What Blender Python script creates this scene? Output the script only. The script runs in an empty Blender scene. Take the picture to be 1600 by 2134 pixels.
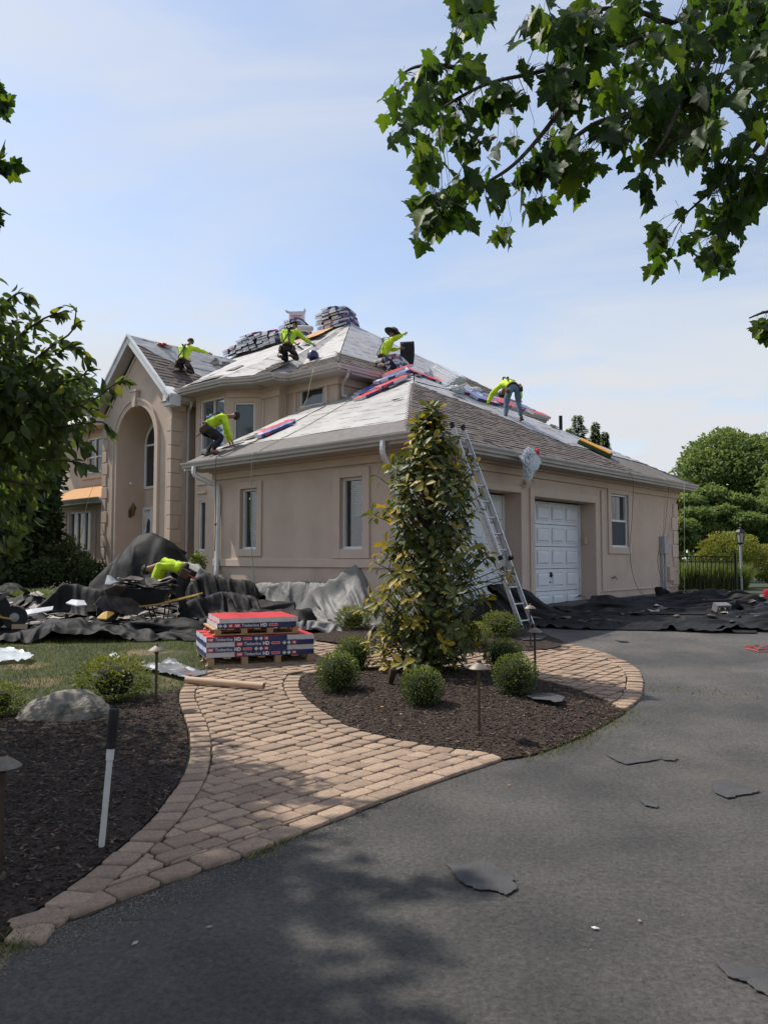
import bpy, bmesh, math, random
import numpy as np
from mathutils import Vector, Matrix, noise as mnoise
from mathutils.geometry import delaunay_2d_cdt

SC = bpy.context.scene
COL = SC.collection
rng = random.Random(7)
R = math.radians

# ---------------------------------------------------------------- camera
CAM_H, F_PX, PITCH = 1.6, 1613.0, R(3.41)
cam_d = bpy.data.cameras.new('camera')
cam_d.sensor_fit = 'VERTICAL'; cam_d.sensor_height = 36.0
cam_d.lens = F_PX * 36.0 / 2134.0
cam_d.clip_start = 0.05; cam_d.clip_end = 3000
cam = bpy.data.objects.new('camera', cam_d); COL.objects.link(cam)
cam.location = (0, 0, CAM_H); cam.rotation_euler = (R(90) + PITCH, 0, 0)
SC.camera = cam

# ---------------------------------------------------------------- sky and sun
SUN_EL = R(54); SUN_DIR = Vector((-0.90, 0.435, 0)).normalized()      # horizontal direction towards the sun
SUN_VEC = Vector((SUN_DIR.x * math.cos(SUN_EL), SUN_DIR.y * math.cos(SUN_EL), math.sin(SUN_EL)))
W = bpy.data.worlds.new('World'); SC.world = W; W.use_nodes = True
nt = W.node_tree; nt.nodes.clear()
def wn(t, **k):
    n = nt.nodes.new(t)
    for a, b in k.items(): setattr(n, a, b)
    return n
sky = wn('ShaderNodeTexSky', sky_type='NISHITA', sun_disc=False, sun_elevation=SUN_EL,
         sun_rotation=math.atan2(SUN_DIR.x, SUN_DIR.y), air_density=1.0, dust_density=0.9, ozone_density=1.2)
tc = wn('ShaderNodeTexCoord')
mp = wn('ShaderNodeMapping'); mp.inputs['Scale'].default_value = (1.0, 1.0, 3.2)
mp.inputs['Rotation'].default_value = (0.1, 0.25, 0.5)
nz = wn('ShaderNodeTexNoise'); nz.inputs['Scale'].default_value = 1.7; nz.inputs['Detail'].default_value = 7
nz.inputs['Roughness'].default_value = 0.55; nz.inputs['Distortion'].default_value = 0.7
cr = wn('ShaderNodeMapRange'); cr.inputs['From Min'].default_value = 0.42; cr.inputs['From Max'].default_value = 0.66
cr.inputs['To Min'].default_value = 0.26; cr.inputs['To Max'].default_value = 0.74
# a brighter bank of cloud low over the horizon
sx = wn('ShaderNodeSeparateXYZ')
lo = wn('ShaderNodeMapRange'); lo.inputs['From Min'].default_value = 0.36; lo.inputs['From Max'].default_value = 0.10
lo.inputs['To Min'].default_value = 0.0; lo.inputs['To Max'].default_value = 1.0
nz2 = wn('ShaderNodeTexNoise'); nz2.inputs['Scale'].default_value = 2.6; nz2.inputs['Detail'].default_value = 8
mp2 = wn('ShaderNodeMapping'); mp2.inputs['Scale'].default_value = (1, 1, 4.0)
cr2 = wn('ShaderNodeMapRange'); cr2.inputs['From Min'].default_value = 0.44; cr2.inputs['From Max'].default_value = 0.54
mul = wn('ShaderNodeMath', operation='MULTIPLY'); add = wn('ShaderNodeMath', operation='ADD', use_clamp=True)
mixc = wn('ShaderNodeMix', data_type='RGBA'); mixc.inputs['B'].default_value = (3.75, 3.88, 4.1, 1)
bg = wn('ShaderNodeBackground'); bg.inputs['Strength'].default_value = 0.145
wo = wn('ShaderNodeOutputWorld')
L_ = nt.links.new
L_(tc.outputs['Generated'], mp.inputs['Vector']); L_(mp.outputs[0], nz.inputs['Vector']); L_(nz.outputs['Fac'], cr.inputs['Value'])
L_(tc.outputs['Generated'], sx.inputs[0]); L_(sx.outputs['Z'], lo.inputs['Value'])
L_(tc.outputs['Generated'], mp2.inputs['Vector']); L_(mp2.outputs[0], nz2.inputs['Vector']); L_(nz2.outputs['Fac'], cr2.inputs['Value'])
L_(lo.outputs[0], mul.inputs[0]); L_(cr2.outputs[0], mul.inputs[1]); L_(cr.outputs[0], add.inputs[0]); L_(mul.outputs[0], add.inputs[1])
L_(add.outputs[0], mixc.inputs['Factor']); L_(sky.outputs[0], mixc.inputs['A']); L_(mixc.outputs['Result'], bg.inputs['Color'])
L_(bg.outputs[0], wo.inputs['Surface'])
sun_d = bpy.data.lights.new('sun', 'SUN'); sun_d.energy = 3.7; sun_d.angle = R(0.8); sun_d.color = (1.0, 0.95, 0.86)
sun = bpy.data.objects.new('sun', sun_d); COL.objects.link(sun)
sun.rotation_euler = SUN_VEC.to_track_quat('Z', 'Y').to_euler(); sun.location = (-20, 10, 30)
SC.view_settings.view_transform = 'Standard'; SC.view_settings.look = 'None'
SC.view_settings.exposure = 0.45; SC.view_settings.gamma = 1.0; SC.view_settings.use_curve_mapping = False
SC.render.engine = 'CYCLES'
SC.cycles.max_bounces = 5; SC.cycles.diffuse_bounces = 3; SC.cycles.glossy_bounces = 2
SC.cycles.transmission_bounces = 3; SC.cycles.transparent_max_bounces = 6
SC.cycles.caustics_reflective = False; SC.cycles.caustics_refractive = False
SC.cycles.use_denoising = True

# ---------------------------------------------------------------- the lie of the land and the house's frame
GY = [-50, 6.5, 14, 19, 23, 90, 400]; GZ = [0, 0, .39, .57, .62, .62, .62]
def G(x, y): return float(np.interp(y, GY, GZ))
HA = R(42.07)
AX = Vector((math.sin(HA), math.cos(HA), 0)); BX = Vector((-AX.y, AX.x, 0)); HC = Vector((.384, 13.8, 0))
def H(s, t, z=0.0):
    p = HC + AX * s + BX * t
    return Vector((p.x, p.y, z))
def at(u, v, y):
    """world point at distance y seen in the direction (u, v) of the survey picture"""
    a = (u - 800) / F_PX; c = (1067 - v) / F_PX
    d = Vector((a, math.cos(PITCH) - math.sin(PITCH) * c, math.sin(PITCH) + math.cos(PITCH) * c))
    return Vector((0, 0, CAM_H)) + d * (y / d.y)
def gr(u, v):
    """ground point seen in that direction"""
    z = 0.0
    for _ in range(25):
        a = (u - 800) / F_PX; c = (1067 - v) / F_PX
        d = Vector((a, math.cos(PITCH) - math.sin(PITCH) * c, math.sin(PITCH) + math.cos(PITCH) * c))
        p = Vector((0, 0, CAM_H)) + d * ((z - CAM_H) / d.z)
        z = .5 * z + .5 * G(p.x, p.y)
    return Vector((p.x, p.y, G(p.x, p.y)))

# ---------------------------------------------------------------- materials
def pm(name, c1, c2=None, rough=.8, scale=4.0, bump=0.0, bscale=60.0, metal=0.0, spec=0.4, detail=4, c3=None, s3=.8,
       rnd=0.0, transl=0.0, stretch=None, coat=0.0, bdist=0.02, lo=.35, hi=.65, sheen=0.0, t3=.52):
    m = bpy.data.materials.new(name); m.use_nodes = True
    n = m.node_tree; N = n.nodes; Lk = n.links.new
    b = N['Principled BSDF']; out = N['Material Output']
    b.inputs['Roughness'].default_value = rough; b.inputs['Metallic'].default_value = metal
    b.inputs['Specular IOR Level'].default_value = spec; b.inputs['Coat Weight'].default_value = coat
    b.inputs['Sheen Weight'].default_value = sheen
    t = N.new('ShaderNodeTexCoord'); vec = t.outputs['Object']
    if stretch:
        mpn = N.new('ShaderNodeMapping'); mpn.inputs['Scale'].default_value = stretch
        Lk(vec, mpn.inputs['Vector']); vec = mpn.outputs[0]
    c2 = c2 or c1
    nn = N.new('ShaderNodeTexNoise'); nn.inputs['Scale'].default_value = scale; nn.inputs['Detail'].default_value = detail
    nn.inputs['Roughness'].default_value = .6
    Lk(vec, nn.inputs['Vector'])
    mr = N.new('ShaderNodeMapRange'); mr.inputs['From Min'].default_value = lo; mr.inputs['From Max'].default_value = hi
    Lk(nn.outputs['Fac'], mr.inputs['Value'])
    mx = N.new('ShaderNodeMix'); mx.data_type = 'RGBA'
    mx.inputs['A'].default_value = (*c1, 1); mx.inputs['B'].default_value = (*c2, 1)
    Lk(mr.outputs[0], mx.inputs['Factor']); colr = mx.outputs['Result']
    if c3:
        n3 = N.new('ShaderNodeTexNoise'); n3.inputs['Scale'].default_value = s3; n3.inputs['Detail'].default_value = 5
        Lk(vec, n3.inputs['Vector'])
        m3 = N.new('ShaderNodeMapRange'); m3.inputs['From Min'].default_value = t3; m3.inputs['From Max'].default_value = t3 + .12
        Lk(n3.outputs['Fac'], m3.inputs['Value'])
        x3 = N.new('ShaderNodeMix'); x3.data_type = 'RGBA'; x3.inputs['B'].default_value = (*c3, 1)
        Lk(m3.outputs[0], x3.inputs['Factor']); Lk(colr, x3.inputs['A']); colr = x3.outputs['Result']
    if rnd:
        oi = N.new('ShaderNodeObjectInfo'); hs = N.new('ShaderNodeHueSaturation')
        r1 = N.new('ShaderNodeMapRange'); r1.inputs['To Min'].default_value = 1 - rnd; r1.inputs['To Max'].default_value = 1 + rnd
        Lk(oi.outputs['Random'], r1.inputs['Value']); Lk(r1.outputs[0], hs.inputs['Value']); Lk(colr, hs.inputs['Color'])
        colr = hs.outputs['Color']
    Lk(colr, b.inputs['Base Color'])
    if bump:
        bn = N.new('ShaderNodeTexNoise'); bn.inputs['Scale'].default_value = bscale; bn.inputs['Detail'].default_value = 3
        Lk(vec, bn.inputs['Vector'])
        bp = N.new('ShaderNodeBump'); bp.inputs['Strength'].default_value = bump; bp.inputs['Distance'].default_value = bdist
        Lk(bn.outputs['Fac'], bp.inputs['Height']); Lk(bp.outputs[0], b.inputs['Normal'])
    if transl:
        tr = N.new('ShaderNodeBsdfTranslucent'); ms = N.new('ShaderNodeMixShader'); ms.inputs[0].default_value = transl
        Lk(colr, tr.inputs['Color']); Lk(b.outputs[0], ms.inputs[1]); Lk(tr.outputs[0], ms.inputs[2]); Lk(ms.outputs[0], out.inputs['Surface'])
    return m
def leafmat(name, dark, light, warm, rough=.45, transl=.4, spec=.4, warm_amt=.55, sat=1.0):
    """leaf colours vary from leaf to leaf by the mesh's own 'tone' attribute (0 dark .. 1 pale; young leaf on the magnolia)"""
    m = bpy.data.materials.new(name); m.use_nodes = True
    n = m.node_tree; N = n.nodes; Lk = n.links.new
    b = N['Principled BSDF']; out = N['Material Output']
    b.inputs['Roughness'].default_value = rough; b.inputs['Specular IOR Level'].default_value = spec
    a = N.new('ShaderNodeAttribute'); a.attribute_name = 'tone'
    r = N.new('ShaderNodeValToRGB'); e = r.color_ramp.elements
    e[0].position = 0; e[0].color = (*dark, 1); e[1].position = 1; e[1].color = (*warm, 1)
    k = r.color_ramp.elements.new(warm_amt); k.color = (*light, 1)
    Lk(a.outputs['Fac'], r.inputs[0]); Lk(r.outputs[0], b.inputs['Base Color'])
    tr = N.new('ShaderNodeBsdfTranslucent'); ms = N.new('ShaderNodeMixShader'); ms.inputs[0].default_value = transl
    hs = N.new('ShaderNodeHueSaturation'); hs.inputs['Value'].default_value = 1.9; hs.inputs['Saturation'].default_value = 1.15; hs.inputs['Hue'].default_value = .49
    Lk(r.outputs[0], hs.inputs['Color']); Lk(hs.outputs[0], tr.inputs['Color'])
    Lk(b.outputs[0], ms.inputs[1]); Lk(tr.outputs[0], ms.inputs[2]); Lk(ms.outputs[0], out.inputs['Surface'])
    return m

# ---------------------------------------------------------------- objects
def tag(o, label=None, cat=None, group=None, kind=None):
    if label: o['label'] = label
    if cat: o['category'] = cat
    if group: o['group'] = group
    if kind: o['kind'] = kind
    return o
def thing(name, loc=(0, 0, 0), rz=0.0, label=None, cat=None, group=None):
    o = bpy.data.objects.new(name, None); COL.objects.link(o); o.empty_display_size = .1
    o.location = loc; o.rotation_euler = (0, 0, rz)
    return tag(o, label, cat, group)
def link(name, me, mat=None, parent=None, smooth=False):
    o = bpy.data.objects.new(name, me); COL.objects.link(o)
    if mat is not None and not me.materials: me.materials.append(mat)
    if parent is not None: o.parent = parent
    if smooth and len(me.polygons): me.polygons.foreach_set('use_smooth', [True] * len(me.polygons))
    return o
def copy_tree(o, parent=None):
    kids = list(o.children)
    c = o.copy(); COL.objects.link(c)
    if parent is not None: c.parent = parent
    for ch in kids: copy_tree(ch, c)
    return c

class MB:
    """collects boxes, prisms, tubes and builds them as one mesh"""
    def __init__(s): s.v = []; s.f = []
    def add(s, vs, fs):
        k = len(s.v); s.v += [tuple(v) for v in vs]; s.f += [tuple(i + k for i in f) for f in fs]; return s
    def box(s, x0, x1, y0, y1, z0, z1):
        x0, x1 = min(x0, x1), max(x0, x1); y0, y1 = min(y0, y1), max(y0, y1); z0, z1 = min(z0, z1), max(z0, z1)
        return s.add([(x0, y0, z0), (x1, y0, z0), (x1, y1, z0), (x0, y1, z0), (x0, y0, z1), (x1, y0, z1), (x1, y1, z1), (x0, y1, z1)],
                     [(0, 3, 2, 1), (4, 5, 6, 7), (0, 1, 5, 4), (1, 2, 6, 5), (2, 3, 7, 6), (3, 0, 4, 7)])
    def obox(s, c, ax, ay, az):
        """box of centre c and three half-extent vectors"""
        c, ax, ay, az = Vector(c), Vector(ax), Vector(ay), Vector(az)
        vs = [c + i * ax + j * ay + k * az for k in (-1, 1) for j in (-1, 1) for i in (-1, 1)]
        return s.add(vs, [(0, 2, 3, 1), (4, 5, 7, 6), (0, 1, 5, 4), (1, 3, 7, 5), (3, 2, 6, 7), (2, 0, 4, 6)])
    def prism(s, poly, d):
        """polygon (3-D points) swept by vector d"""
        n = len(poly); p = [Vector(q) for q in poly]; d = Vector(d)
        return s.add(p + [q + d for q in p], [tuple(range(n))[::-1], tuple(range(n, 2 * n))] +
                     [(i, (i + 1) % n, n + (i + 1) % n, n + i) for i in range(n)])
    def tube(s, path, r, seg=8, cap=True):
        path = [Vector(p) for p in path]; n = len(path)
        rs = r if hasattr(r, '__len__') else [r] * n
        k = len(s.v); up = Vector((0, 0, 1)); prev = None
        for i, p in enumerate(path):
            d = (path[min(i + 1, n - 1)] - path[max(i - 1, 0)])
            if d.length < 1e-9: d = Vector((0, 0, 1))
            d.normalize()
            if prev is None:
                a = d.cross(up)
                if a.length < .05: a = d.cross(Vector((1, 0, 0)))
            else:
                a = prev - d * prev.dot(d)
                if a.length < 1e-4: a = d.orthogonal()
            a.normalize(); b = d.cross(a); prev = a
            for j in range(seg):
                w = 2 * math.pi * j / seg
                s.v.append(tuple(p + (a * math.cos(w) + b * math.sin(w)) * rs[i]))
        for i in range(n - 1):
            for j in range(seg):
                q = k + i * seg; s.f.append((q + j, q + (j + 1) % seg, q + seg + (j + 1) % seg, q + seg + j))
        if cap:
            s.f.append(tuple(k + j for j in range(seg))[::-1]); s.f.append(tuple(k + (n - 1) * seg + j for j in range(seg)))
        return s
    def lathe(s, prof, c=(0, 0, 0), seg=16, axis=None):
        """profile of (radius, height) turned about z through c"""
        k = len(s.v); c = Vector(c); q = Vector((0, 0, 1)).rotation_difference(Vector(axis)) if axis is not None else None
        for r, z in prof:
            for j in range(seg):
                w = 2 * math.pi * j / seg; p = Vector((r * math.cos(w), r * math.sin(w), z))
                if q: p = q @ p
                s.v.append(tuple(c + p))
        for i in range(len(prof) - 1):
            for j in range(seg):
                a = k + i * seg; s.f.append((a + j, a + (j + 1) % seg, a + seg + (j + 1) % seg, a + seg + j))
        s.f.append(tuple(k + j for j in range(seg))[::-1]); s.f.append(tuple(k + (len(prof) - 1) * seg + j for j in range(seg)))
        return s
    def mesh(s, name):
        me = bpy.data.meshes.new(name); me.from_pydata(s.v, [], s.f); me.update(); return me
    def build(s, name, mat, parent=None, smooth=False, bevel=0.0):
        me = s.mesh(name)
        if bevel:
            bm = bmesh.new(); bm.from_mesh(me); bmesh.ops.recalc_face_normals(bm, faces=bm.faces)
            bmesh.ops.bevel(bm, geom=[e for e in bm.edges if e.calc_face_angle(0) > .6], offset=bevel, segments=1, profile=.5, affect='EDGES')
            bm.to_mesh(me); bm.free()
        o = link(name, me, mat, parent, smooth)
        if smooth and bevel == 0: me.set_sharp_from_angle(angle=R(40))
        return o

def poly_grid(outline, step, holes=(), jit=.25, seed=1):
    """points and triangles filling a 2-D outline with an even grid"""
    r = random.Random(seed)
    pts = []; n0 = len(outline)
    for i in range(n0):                                     # boundary, cut to the step
        a = Vector(outline[i]); b = Vector(outline[(i + 1) % n0]); k = max(1, int((b - a).length / step))
        for j in range(k): pts.append(a.lerp(b, j / k))
    nb = len(pts); edges = [(i, (i + 1) % nb) for i in range(nb)]
    xs = [p.x for p in pts]; ys = [p.y for p in pts]
    P = np.array([(p.x, p.y) for p in pts])
    gx = np.arange(min(xs), max(xs), step); gy = np.arange(min(ys), max(ys), step)
    X, Y = np.meshgrid(gx, gy); X = X.ravel() + (np.array([r.uniform(-jit, jit) for _ in range(X.size)]) * step)
    Y = Y.ravel() + (np.array([r.uniform(-jit, jit) for _ in range(Y.size)]) * step)
    inside = np.zeros(X.size, bool); x1, y1 = P[:, 0], P[:, 1]; x2, y2 = np.roll(x1, -1), np.roll(y1, -1)
    for a, b, c, d in zip(x1, y1, x2, y2):
        if b == d: continue
        cnd = ((b > Y) != (d > Y)) & (X < (c - a) * (Y - b) / (d - b) + a); inside ^= cnd
    # keep clear of the edge
    ok = inside.copy()
    for a, b in zip(x1, y1): ok &= ((X - a) ** 2 + (Y - b) ** 2) > (step * .45) ** 2
    pts += [Vector((x, y)) for x, y in zip(X[ok], Y[ok])]
    vs, _, fs, *_ = delaunay_2d_cdt(pts, edges, [], 1, 1e-5)
    return [(v.x, v.y) for v in vs], [tuple(f) for f in fs]
def inside(poly, x, y):
    c = False; n = len(poly); j = n - 1
    for i in range(n):
        xi, yi = poly[i][0], poly[i][1]; xj, yj = poly[j][0], poly[j][1]
        if (yi > y) != (yj > y) and x < (xj - xi) * (y - yi) / (yj - yi) + xi: c = not c
        j = i
    return c
def sheet(name, outline, dz, step, mat, hfun=None, smooth=True, parent=None, seed=1, thick=0.0):
    vs, fs = poly_grid([(p[0], p[1]) for p in outline], step, seed=seed)
    V = [(x, y, G(x, y) + dz + (hfun(x, y) if hfun else 0)) for x, y in vs]
    me = bpy.data.meshes.new(name); me.from_pydata(V, [], fs); me.update()
    o = link(name, me, mat, parent, smooth)
    if o.data.polygons and sum(p.normal.z for p in o.data.polygons) < 0: me.flip_normals()
    return o
def smooth_line(pts, n=6, closed=False):
    """Catmull-Rom through 2-D/3-D points"""
    P = [Vector(p) for p in pts]; out = []; m = len(P)
    for i in range(m if closed else m - 1):
        p0 = P[(i - 1) % m] if closed or i > 0 else P[i]; p1 = P[i]; p2 = P[(i + 1) % m]
        p3 = P[(i + 2) % m] if closed or i + 2 < m else P[min(i + 1, m - 1)]
        for k in range(n):
            t = k / n
            out.append(.5 * ((2 * p1) + (p2 - p0) * t + (2 * p0 - 5 * p1 + 4 * p2 - p3) * t * t + (3 * p1 - p0 - 3 * p2 + p3) * t ** 3))
    if not closed: out.append(P[-1])
    return out

# leaves ------------------------------------------------------------
def frame_from(d, n):
    d = d.normalized(); s = d.cross(n)
    if s.length < 1e-4: s = d.orthogonal()
    s.normalize(); n = s.cross(d); return s, d, n
def leaf_mesh_from(name, shape, tris, items):
    """items: (pos, dir, normal, size, tone); shape: local (x side, y along, z up) points. One mesh for all, built with numpy."""
    S = np.array(shape, float); T = np.array(tris, int); k = len(items); nv = len(S)
    P = np.array([i[0] for i in items], float); D = np.array([i[1] for i in items], float); Nn = np.array([i[2] for i in items], float)
    sz = np.array([i[3] for i in items], float); tone = np.array([i[4] for i in items], float)
    D /= np.linalg.norm(D, axis=1, keepdims=True) + 1e-9
    X = np.cross(D, Nn); X /= np.linalg.norm(X, axis=1, keepdims=True) + 1e-9; Z = np.cross(X, D)
    V = P[:, None, :] + sz[:, None, None] * (S[None, :, 0, None] * X[:, None, :] + S[None, :, 1, None] * D[:, None, :] + S[None, :, 2, None] * Z[:, None, :])
    V = V.reshape(-1, 3); Fc = (T[None] + (np.arange(k) * nv)[:, None, None]).reshape(-1, T.shape[1])
    me = bpy.data.meshes.new(name); nf, w = Fc.shape
    me.vertices.add(len(V)); me.vertices.foreach_set('co', V.ravel())
    me.loops.add(nf * w); me.loops.foreach_set('vertex_index', Fc.ravel())
    me.polygons.add(nf); me.polygons.foreach_set('loop_start', np.arange(nf) * w)
    at_ = me.attributes.new('tone', 'FLOAT', 'POINT'); at_.data.foreach_set('value', np.repeat(tone, nv))
    me.update(calc_edges=True); me.polygons.foreach_set('use_smooth', np.ones(nf, bool))
    return me
def rand_dir(r=rng):
    while True:
        v = Vector((r.uniform(-1, 1), r.uniform(-1, 1), r.uniform(-1, 1)))
        if .05 < v.length < 1: return v.normalized()
LEAF_OVAL = ([(0, 0, 0), (-.22, .3, .05), (-.24, .62, .06), (0, 1, -.06), (.24, .62, .06), (.22, .3, .05), (0, .5, -.02)],
             [(0, 6, 1), (1, 6, 2), (2, 6, 3), (3, 6, 4), (4, 6, 5), (5, 6, 0)])
LEAF_SMALL = ([(0, 0, 0), (-.3, .5, .06), (0, 1, -.04), (.3, .5, .06)], [(0, 1, 2), (0, 2, 3)])

# text ---------------------------------------------------------------
def lettering(name, body, size, mat, parent, m4, extrude=.0006, bold=0.0, sx=1.0):
    c = bpy.data.curves.new(name, 'FONT'); c.body = body; c.size = size; c.extrude = extrude; c.offset = bold
    c.align_x = 'LEFT'; c.align_y = 'CENTER'; c.resolution_u = 2
    o = bpy.data.objects.new(name, c); COL.objects.link(o)
    me = bpy.data.meshes.new_from_object(o.evaluated_get(bpy.context.evaluated_depsgraph_get()))
    bpy.data.objects.remove(o)
    me.transform(m4 @ Matrix.Diagonal((sx, 1, 1, 1))); me.materials.clear()
    return link(name, me, mat, parent)
M_ = {}
M_['stucco'] = pm('stucco', (.515, .40, .318), (.565, .447, .357), .92, 1.6, .6, 70, c3=(.478, .37, .293), s3=.7, bdist=.006, t3=.56)
M_['trim'] = pm('stucco_trim', (.54, .425, .34), (.575, .457, .367), .9, 3, .3, 140, bdist=.005)
M_['gutter'] = pm('gutter_metal', (.44, .41, .385), (.50, .47, .445), .5, 2.5, spec=.5)
M_['soffit'] = pm('soffit', (.40, .36, .33), (.43, .39, .36), .8, 3)
M_['white'] = pm('white_paint', (.66, .66, .65), (.72, .72, .72), .5, 3, c3=(.58, .58, .57), s3=2)
M_['vinyl'] = pm('window_vinyl', (.68, .67, .65), (.72, .71, .69), .45, 4)
M_['door'] = pm('garage_door_paint', (.68, .70, .72), (.74, .76, .78), .5, 2, .05, 200)
M_['shingle'] = pm('weathered_shingle', (.105, .083, .072), (.175, .14, .122), .95, 5, .6, 220, c3=(.15, .13, .12), s3=16, bdist=.004, t3=.5, rnd=.08)
M_['shingle_dark'] = pm('shingle_dark', (.035, .033, .034), (.075, .07, .07), .95, 9, .5, 200, bdist=.004)
M_['icewater'] = pm('grey_membrane', (.135, .12, .112), (.17, .152, .142), .85, 7, .4, 160, bdist=.003)
M_['ply'] = pm('plywood_deck', (.42, .20, .075), (.55, .30, .13), .85, 3, .2, 60, stretch=(1, 6, 1))
M_['black_tarp'] = pm('black_tarp', (.012, .012, .014), (.030, .029, .030), .68, 2.2, .5, 28, spec=.35, bdist=.02, c3=(.055, .052, .05), s3=1.1, t3=.56)
M_['grey_tarp'] = pm('grey_tarp', (.12, .115, .11), (.20, .195, .185), .6, 1.6, .5, 18, spec=.35, bdist=.015)
M_['mulch'] = pm('dark_mulch', (.016, .010, .007), (.060, .038, .026), .95, 40, 1.0, 70, bdist=.03, c3=(.07, .05, .036), s3=55, t3=.60)
M_['soil'] = pm('joint_sand', (.045, .034, .022), (.085, .065, .045), .98, 22, .6, 90, c3=(.035, .05, .015), s3=6, t3=.56)
M_['grass_base'] = pm('lawn_soil', (.035, .045, .016), (.06, .062, .028), .97, 7, .6, 90, c3=(.17, .12, .07), s3=1.4, t3=.55)
M_['far_ground'] = pm('meadow', (.035, .045, .02), (.06, .07, .03), .97, 1.0, .3, 30)
M_['concrete'] = pm('sidewalk_concrete', (.50, .40, .31), (.58, .48, .38), .9, 3, .3, 80)
M_['paver'] = pm('paver', (.25, .172, .120), (.36, .262, .188), .93, 60, .6, 220, rnd=.2, bdist=.006, c3=(.19, .135, .105), s3=2.3, t3=.54)
M_['black'] = pm('black_plastic', (.010, .010, .011), (.018, .018, .018), .65, 6, spec=.25)
M_['iron'] = pm('black_iron', (.012, .012, .013), (.018, .018, .018), .5, 8, metal=.2)
M_['bronze'] = pm('bronze_post', (.055, .038, .028), (.09, .065, .05), .5, 14, .1, 120, metal=.55)
M_['cap'] = pm('brushed_cap', (.17, .145, .12), (.25, .22, .19), .62, 20, .1, 150, metal=.6)
M_['alu'] = pm('aluminium', (.52, .53, .55), (.63, .64, .66), .38, 12, metal=.65)
M_['rubber'] = pm('rubber', (.02, .02, .02), (.03, .03, .03), .8, 8)
M_['navy'] = pm('navy_wrap', (.018, .024, .09), (.03, .038, .13), .35, 9, .15, 30, spec=.5)
M_['wrapwhite'] = pm('white_wrap', (.52, .53, .55), (.62, .63, .65), .35, 6, .5, 22, spec=.5, bdist=.02)
M_['wrapred'] = pm('red_wrap', (.50, .025, .03), (.62, .05, .055), .35, 6, .4, 22, spec=.5)
M_['wrapblue'] = pm('blue_wrap', (.07, .09, .30), (.22, .25, .48), .35, 5, .4, 22, spec=.5, c3=(.60, .62, .70), s3=4, t3=.60)
M_['printwhite'] = pm('print_white', (.80, .80, .82), rough=.5)
M_['wood'] = pm('pallet_wood', (.36, .23, .12), (.48, .33, .19), .85, 6, .3, 60, stretch=(6, 1, 6))
M_['card'] = pm('cardboard_tube', (.44, .31, .21), (.50, .36, .25), .8, 5)
M_['pvc'] = pm('pvc_white', (.50, .49, .45), (.60, .59, .56), .5, 7, c3=(.33, .29, .24), s3=4, t3=.58)
M_['stone'] = pm('boulder_stone', (.15, .135, .11), (.27, .245, .21), .95, 5, .9, 26, c3=(.08, .075, .06), s3=3.2, bdist=.03, t3=.52)
M_['hivis'] = pm('hivis_shirt', (.42, .60, .015), (.52, .72, .03), .8, 5, .4, 30)
M_['skin'] = pm('skin', (.24, .12, .075), (.28, .15, .095), .6, 12)
M_['hair'] = pm('hair', (.008, .007, .007), (.014, .012, .011), .7, 30, .5, 90)
M_['sideprint'] = None
M_['trouser'] = pm('dark_trousers', (.014, .015, .020), (.032, .033, .040), .9, 8, .4, 40)
M_['jeans'] = pm('jeans', (.07, .115, .16), (.13, .19, .24), .9, 6, .4, 60)
M_['boot'] = pm('work_boot', (.14, .08, .045), (.24, .15, .09), .85, 12, .3, 60)
M_['leather'] = pm('tool_leather', (.05, .028, .018), (.09, .05, .03), .8, 12, .3, 60)
M_['strap'] = pm('harness_strap', (.02, .02, .02), (.04, .035, .03), .8, 9)
M_['print'] = pm('shirt_print', (.06, .10, .02), rough=.85)
M_['ropegreen'] = pm('rope_green', (.28, .34, .24), (.36, .40, .30), .8, 20)
M_['ropebrown'] = pm('rope_brown', (.08, .055, .045), (.13, .09, .07), .85, 20)
M_['ropetan'] = pm('rope_tan', (.34, .28, .17), (.42, .35, .22), .85, 20)
M_['bark'] = pm('bark', (.045, .035, .026), (.09, .07, .055), .95, 12, .8, 40, bdist=.01)
M_['twig'] = pm('twig', (.05, .045, .028), (.08, .06, .04), .9, 12)
M_['foam'] = pm('orange_foam', (.55, .24, .02), (.68, .34, .05), .95, 8, .5, 40)
M_['foamside'] = pm('foam_cover', (.03, .05, .02), (.06, .085, .035), .9, 8)
M_['plastic'] = pm('white_plastic_bag', (.58, .63, .66), (.72, .76, .78), .3, 5, .6, 16, spec=.5, transl=.25)
M_['redplastic'] = pm('red_plastic', (.45, .02, .025), (.55, .04, .04), .5, 8)
M_['felt'] = pm('black_felt', (.012, .012, .013), (.024, .023, .024), .9, 6, .4, 60)
M_['greybox'] = pm('meter_grey', (.30, .32, .34), (.36, .38, .40), .5, 6)
M_['brass'] = pm('old_brass', (.12, .075, .04), (.2, .13, .07), .5, 15, metal=.6)
M_['block'] = pm('cinder_block', (.14, .135, .14), (.20, .19, .20), .95, 14, .5, 80)
M_['blind'] = pm('blind_slats', (.33, .31, .27), (.38, .36, .32), .7, 6)
M_['backdrop'] = pm('dark_interior', (.010, .011, .012), (.02, .02, .022), .9, 3)  # dark box behind clear panes; the room's shade is put into its colour
M_['screen'] = pm('insect_screen', (.045, .055, .07), (.06, .07, .085), .7, 40)
M_['debris'] = pm('torn_roofing', (.045, .038, .034), (.13, .11, .095), .95, 8, .5, 100, rnd=.3)
M_['debris_light'] = pm('torn_felt', (.20, .17, .15), (.42, .38, .34), .9, 8, .5, 60, rnd=.2)
M_['barrow'] = pm('barrow_tray', (.02, .023, .026), (.035, .037, .04), .5, 8)
M_['yellow'] = pm('yellow_wood', (.45, .27, .06), (.55, .36, .10), .7, 6)
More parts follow.
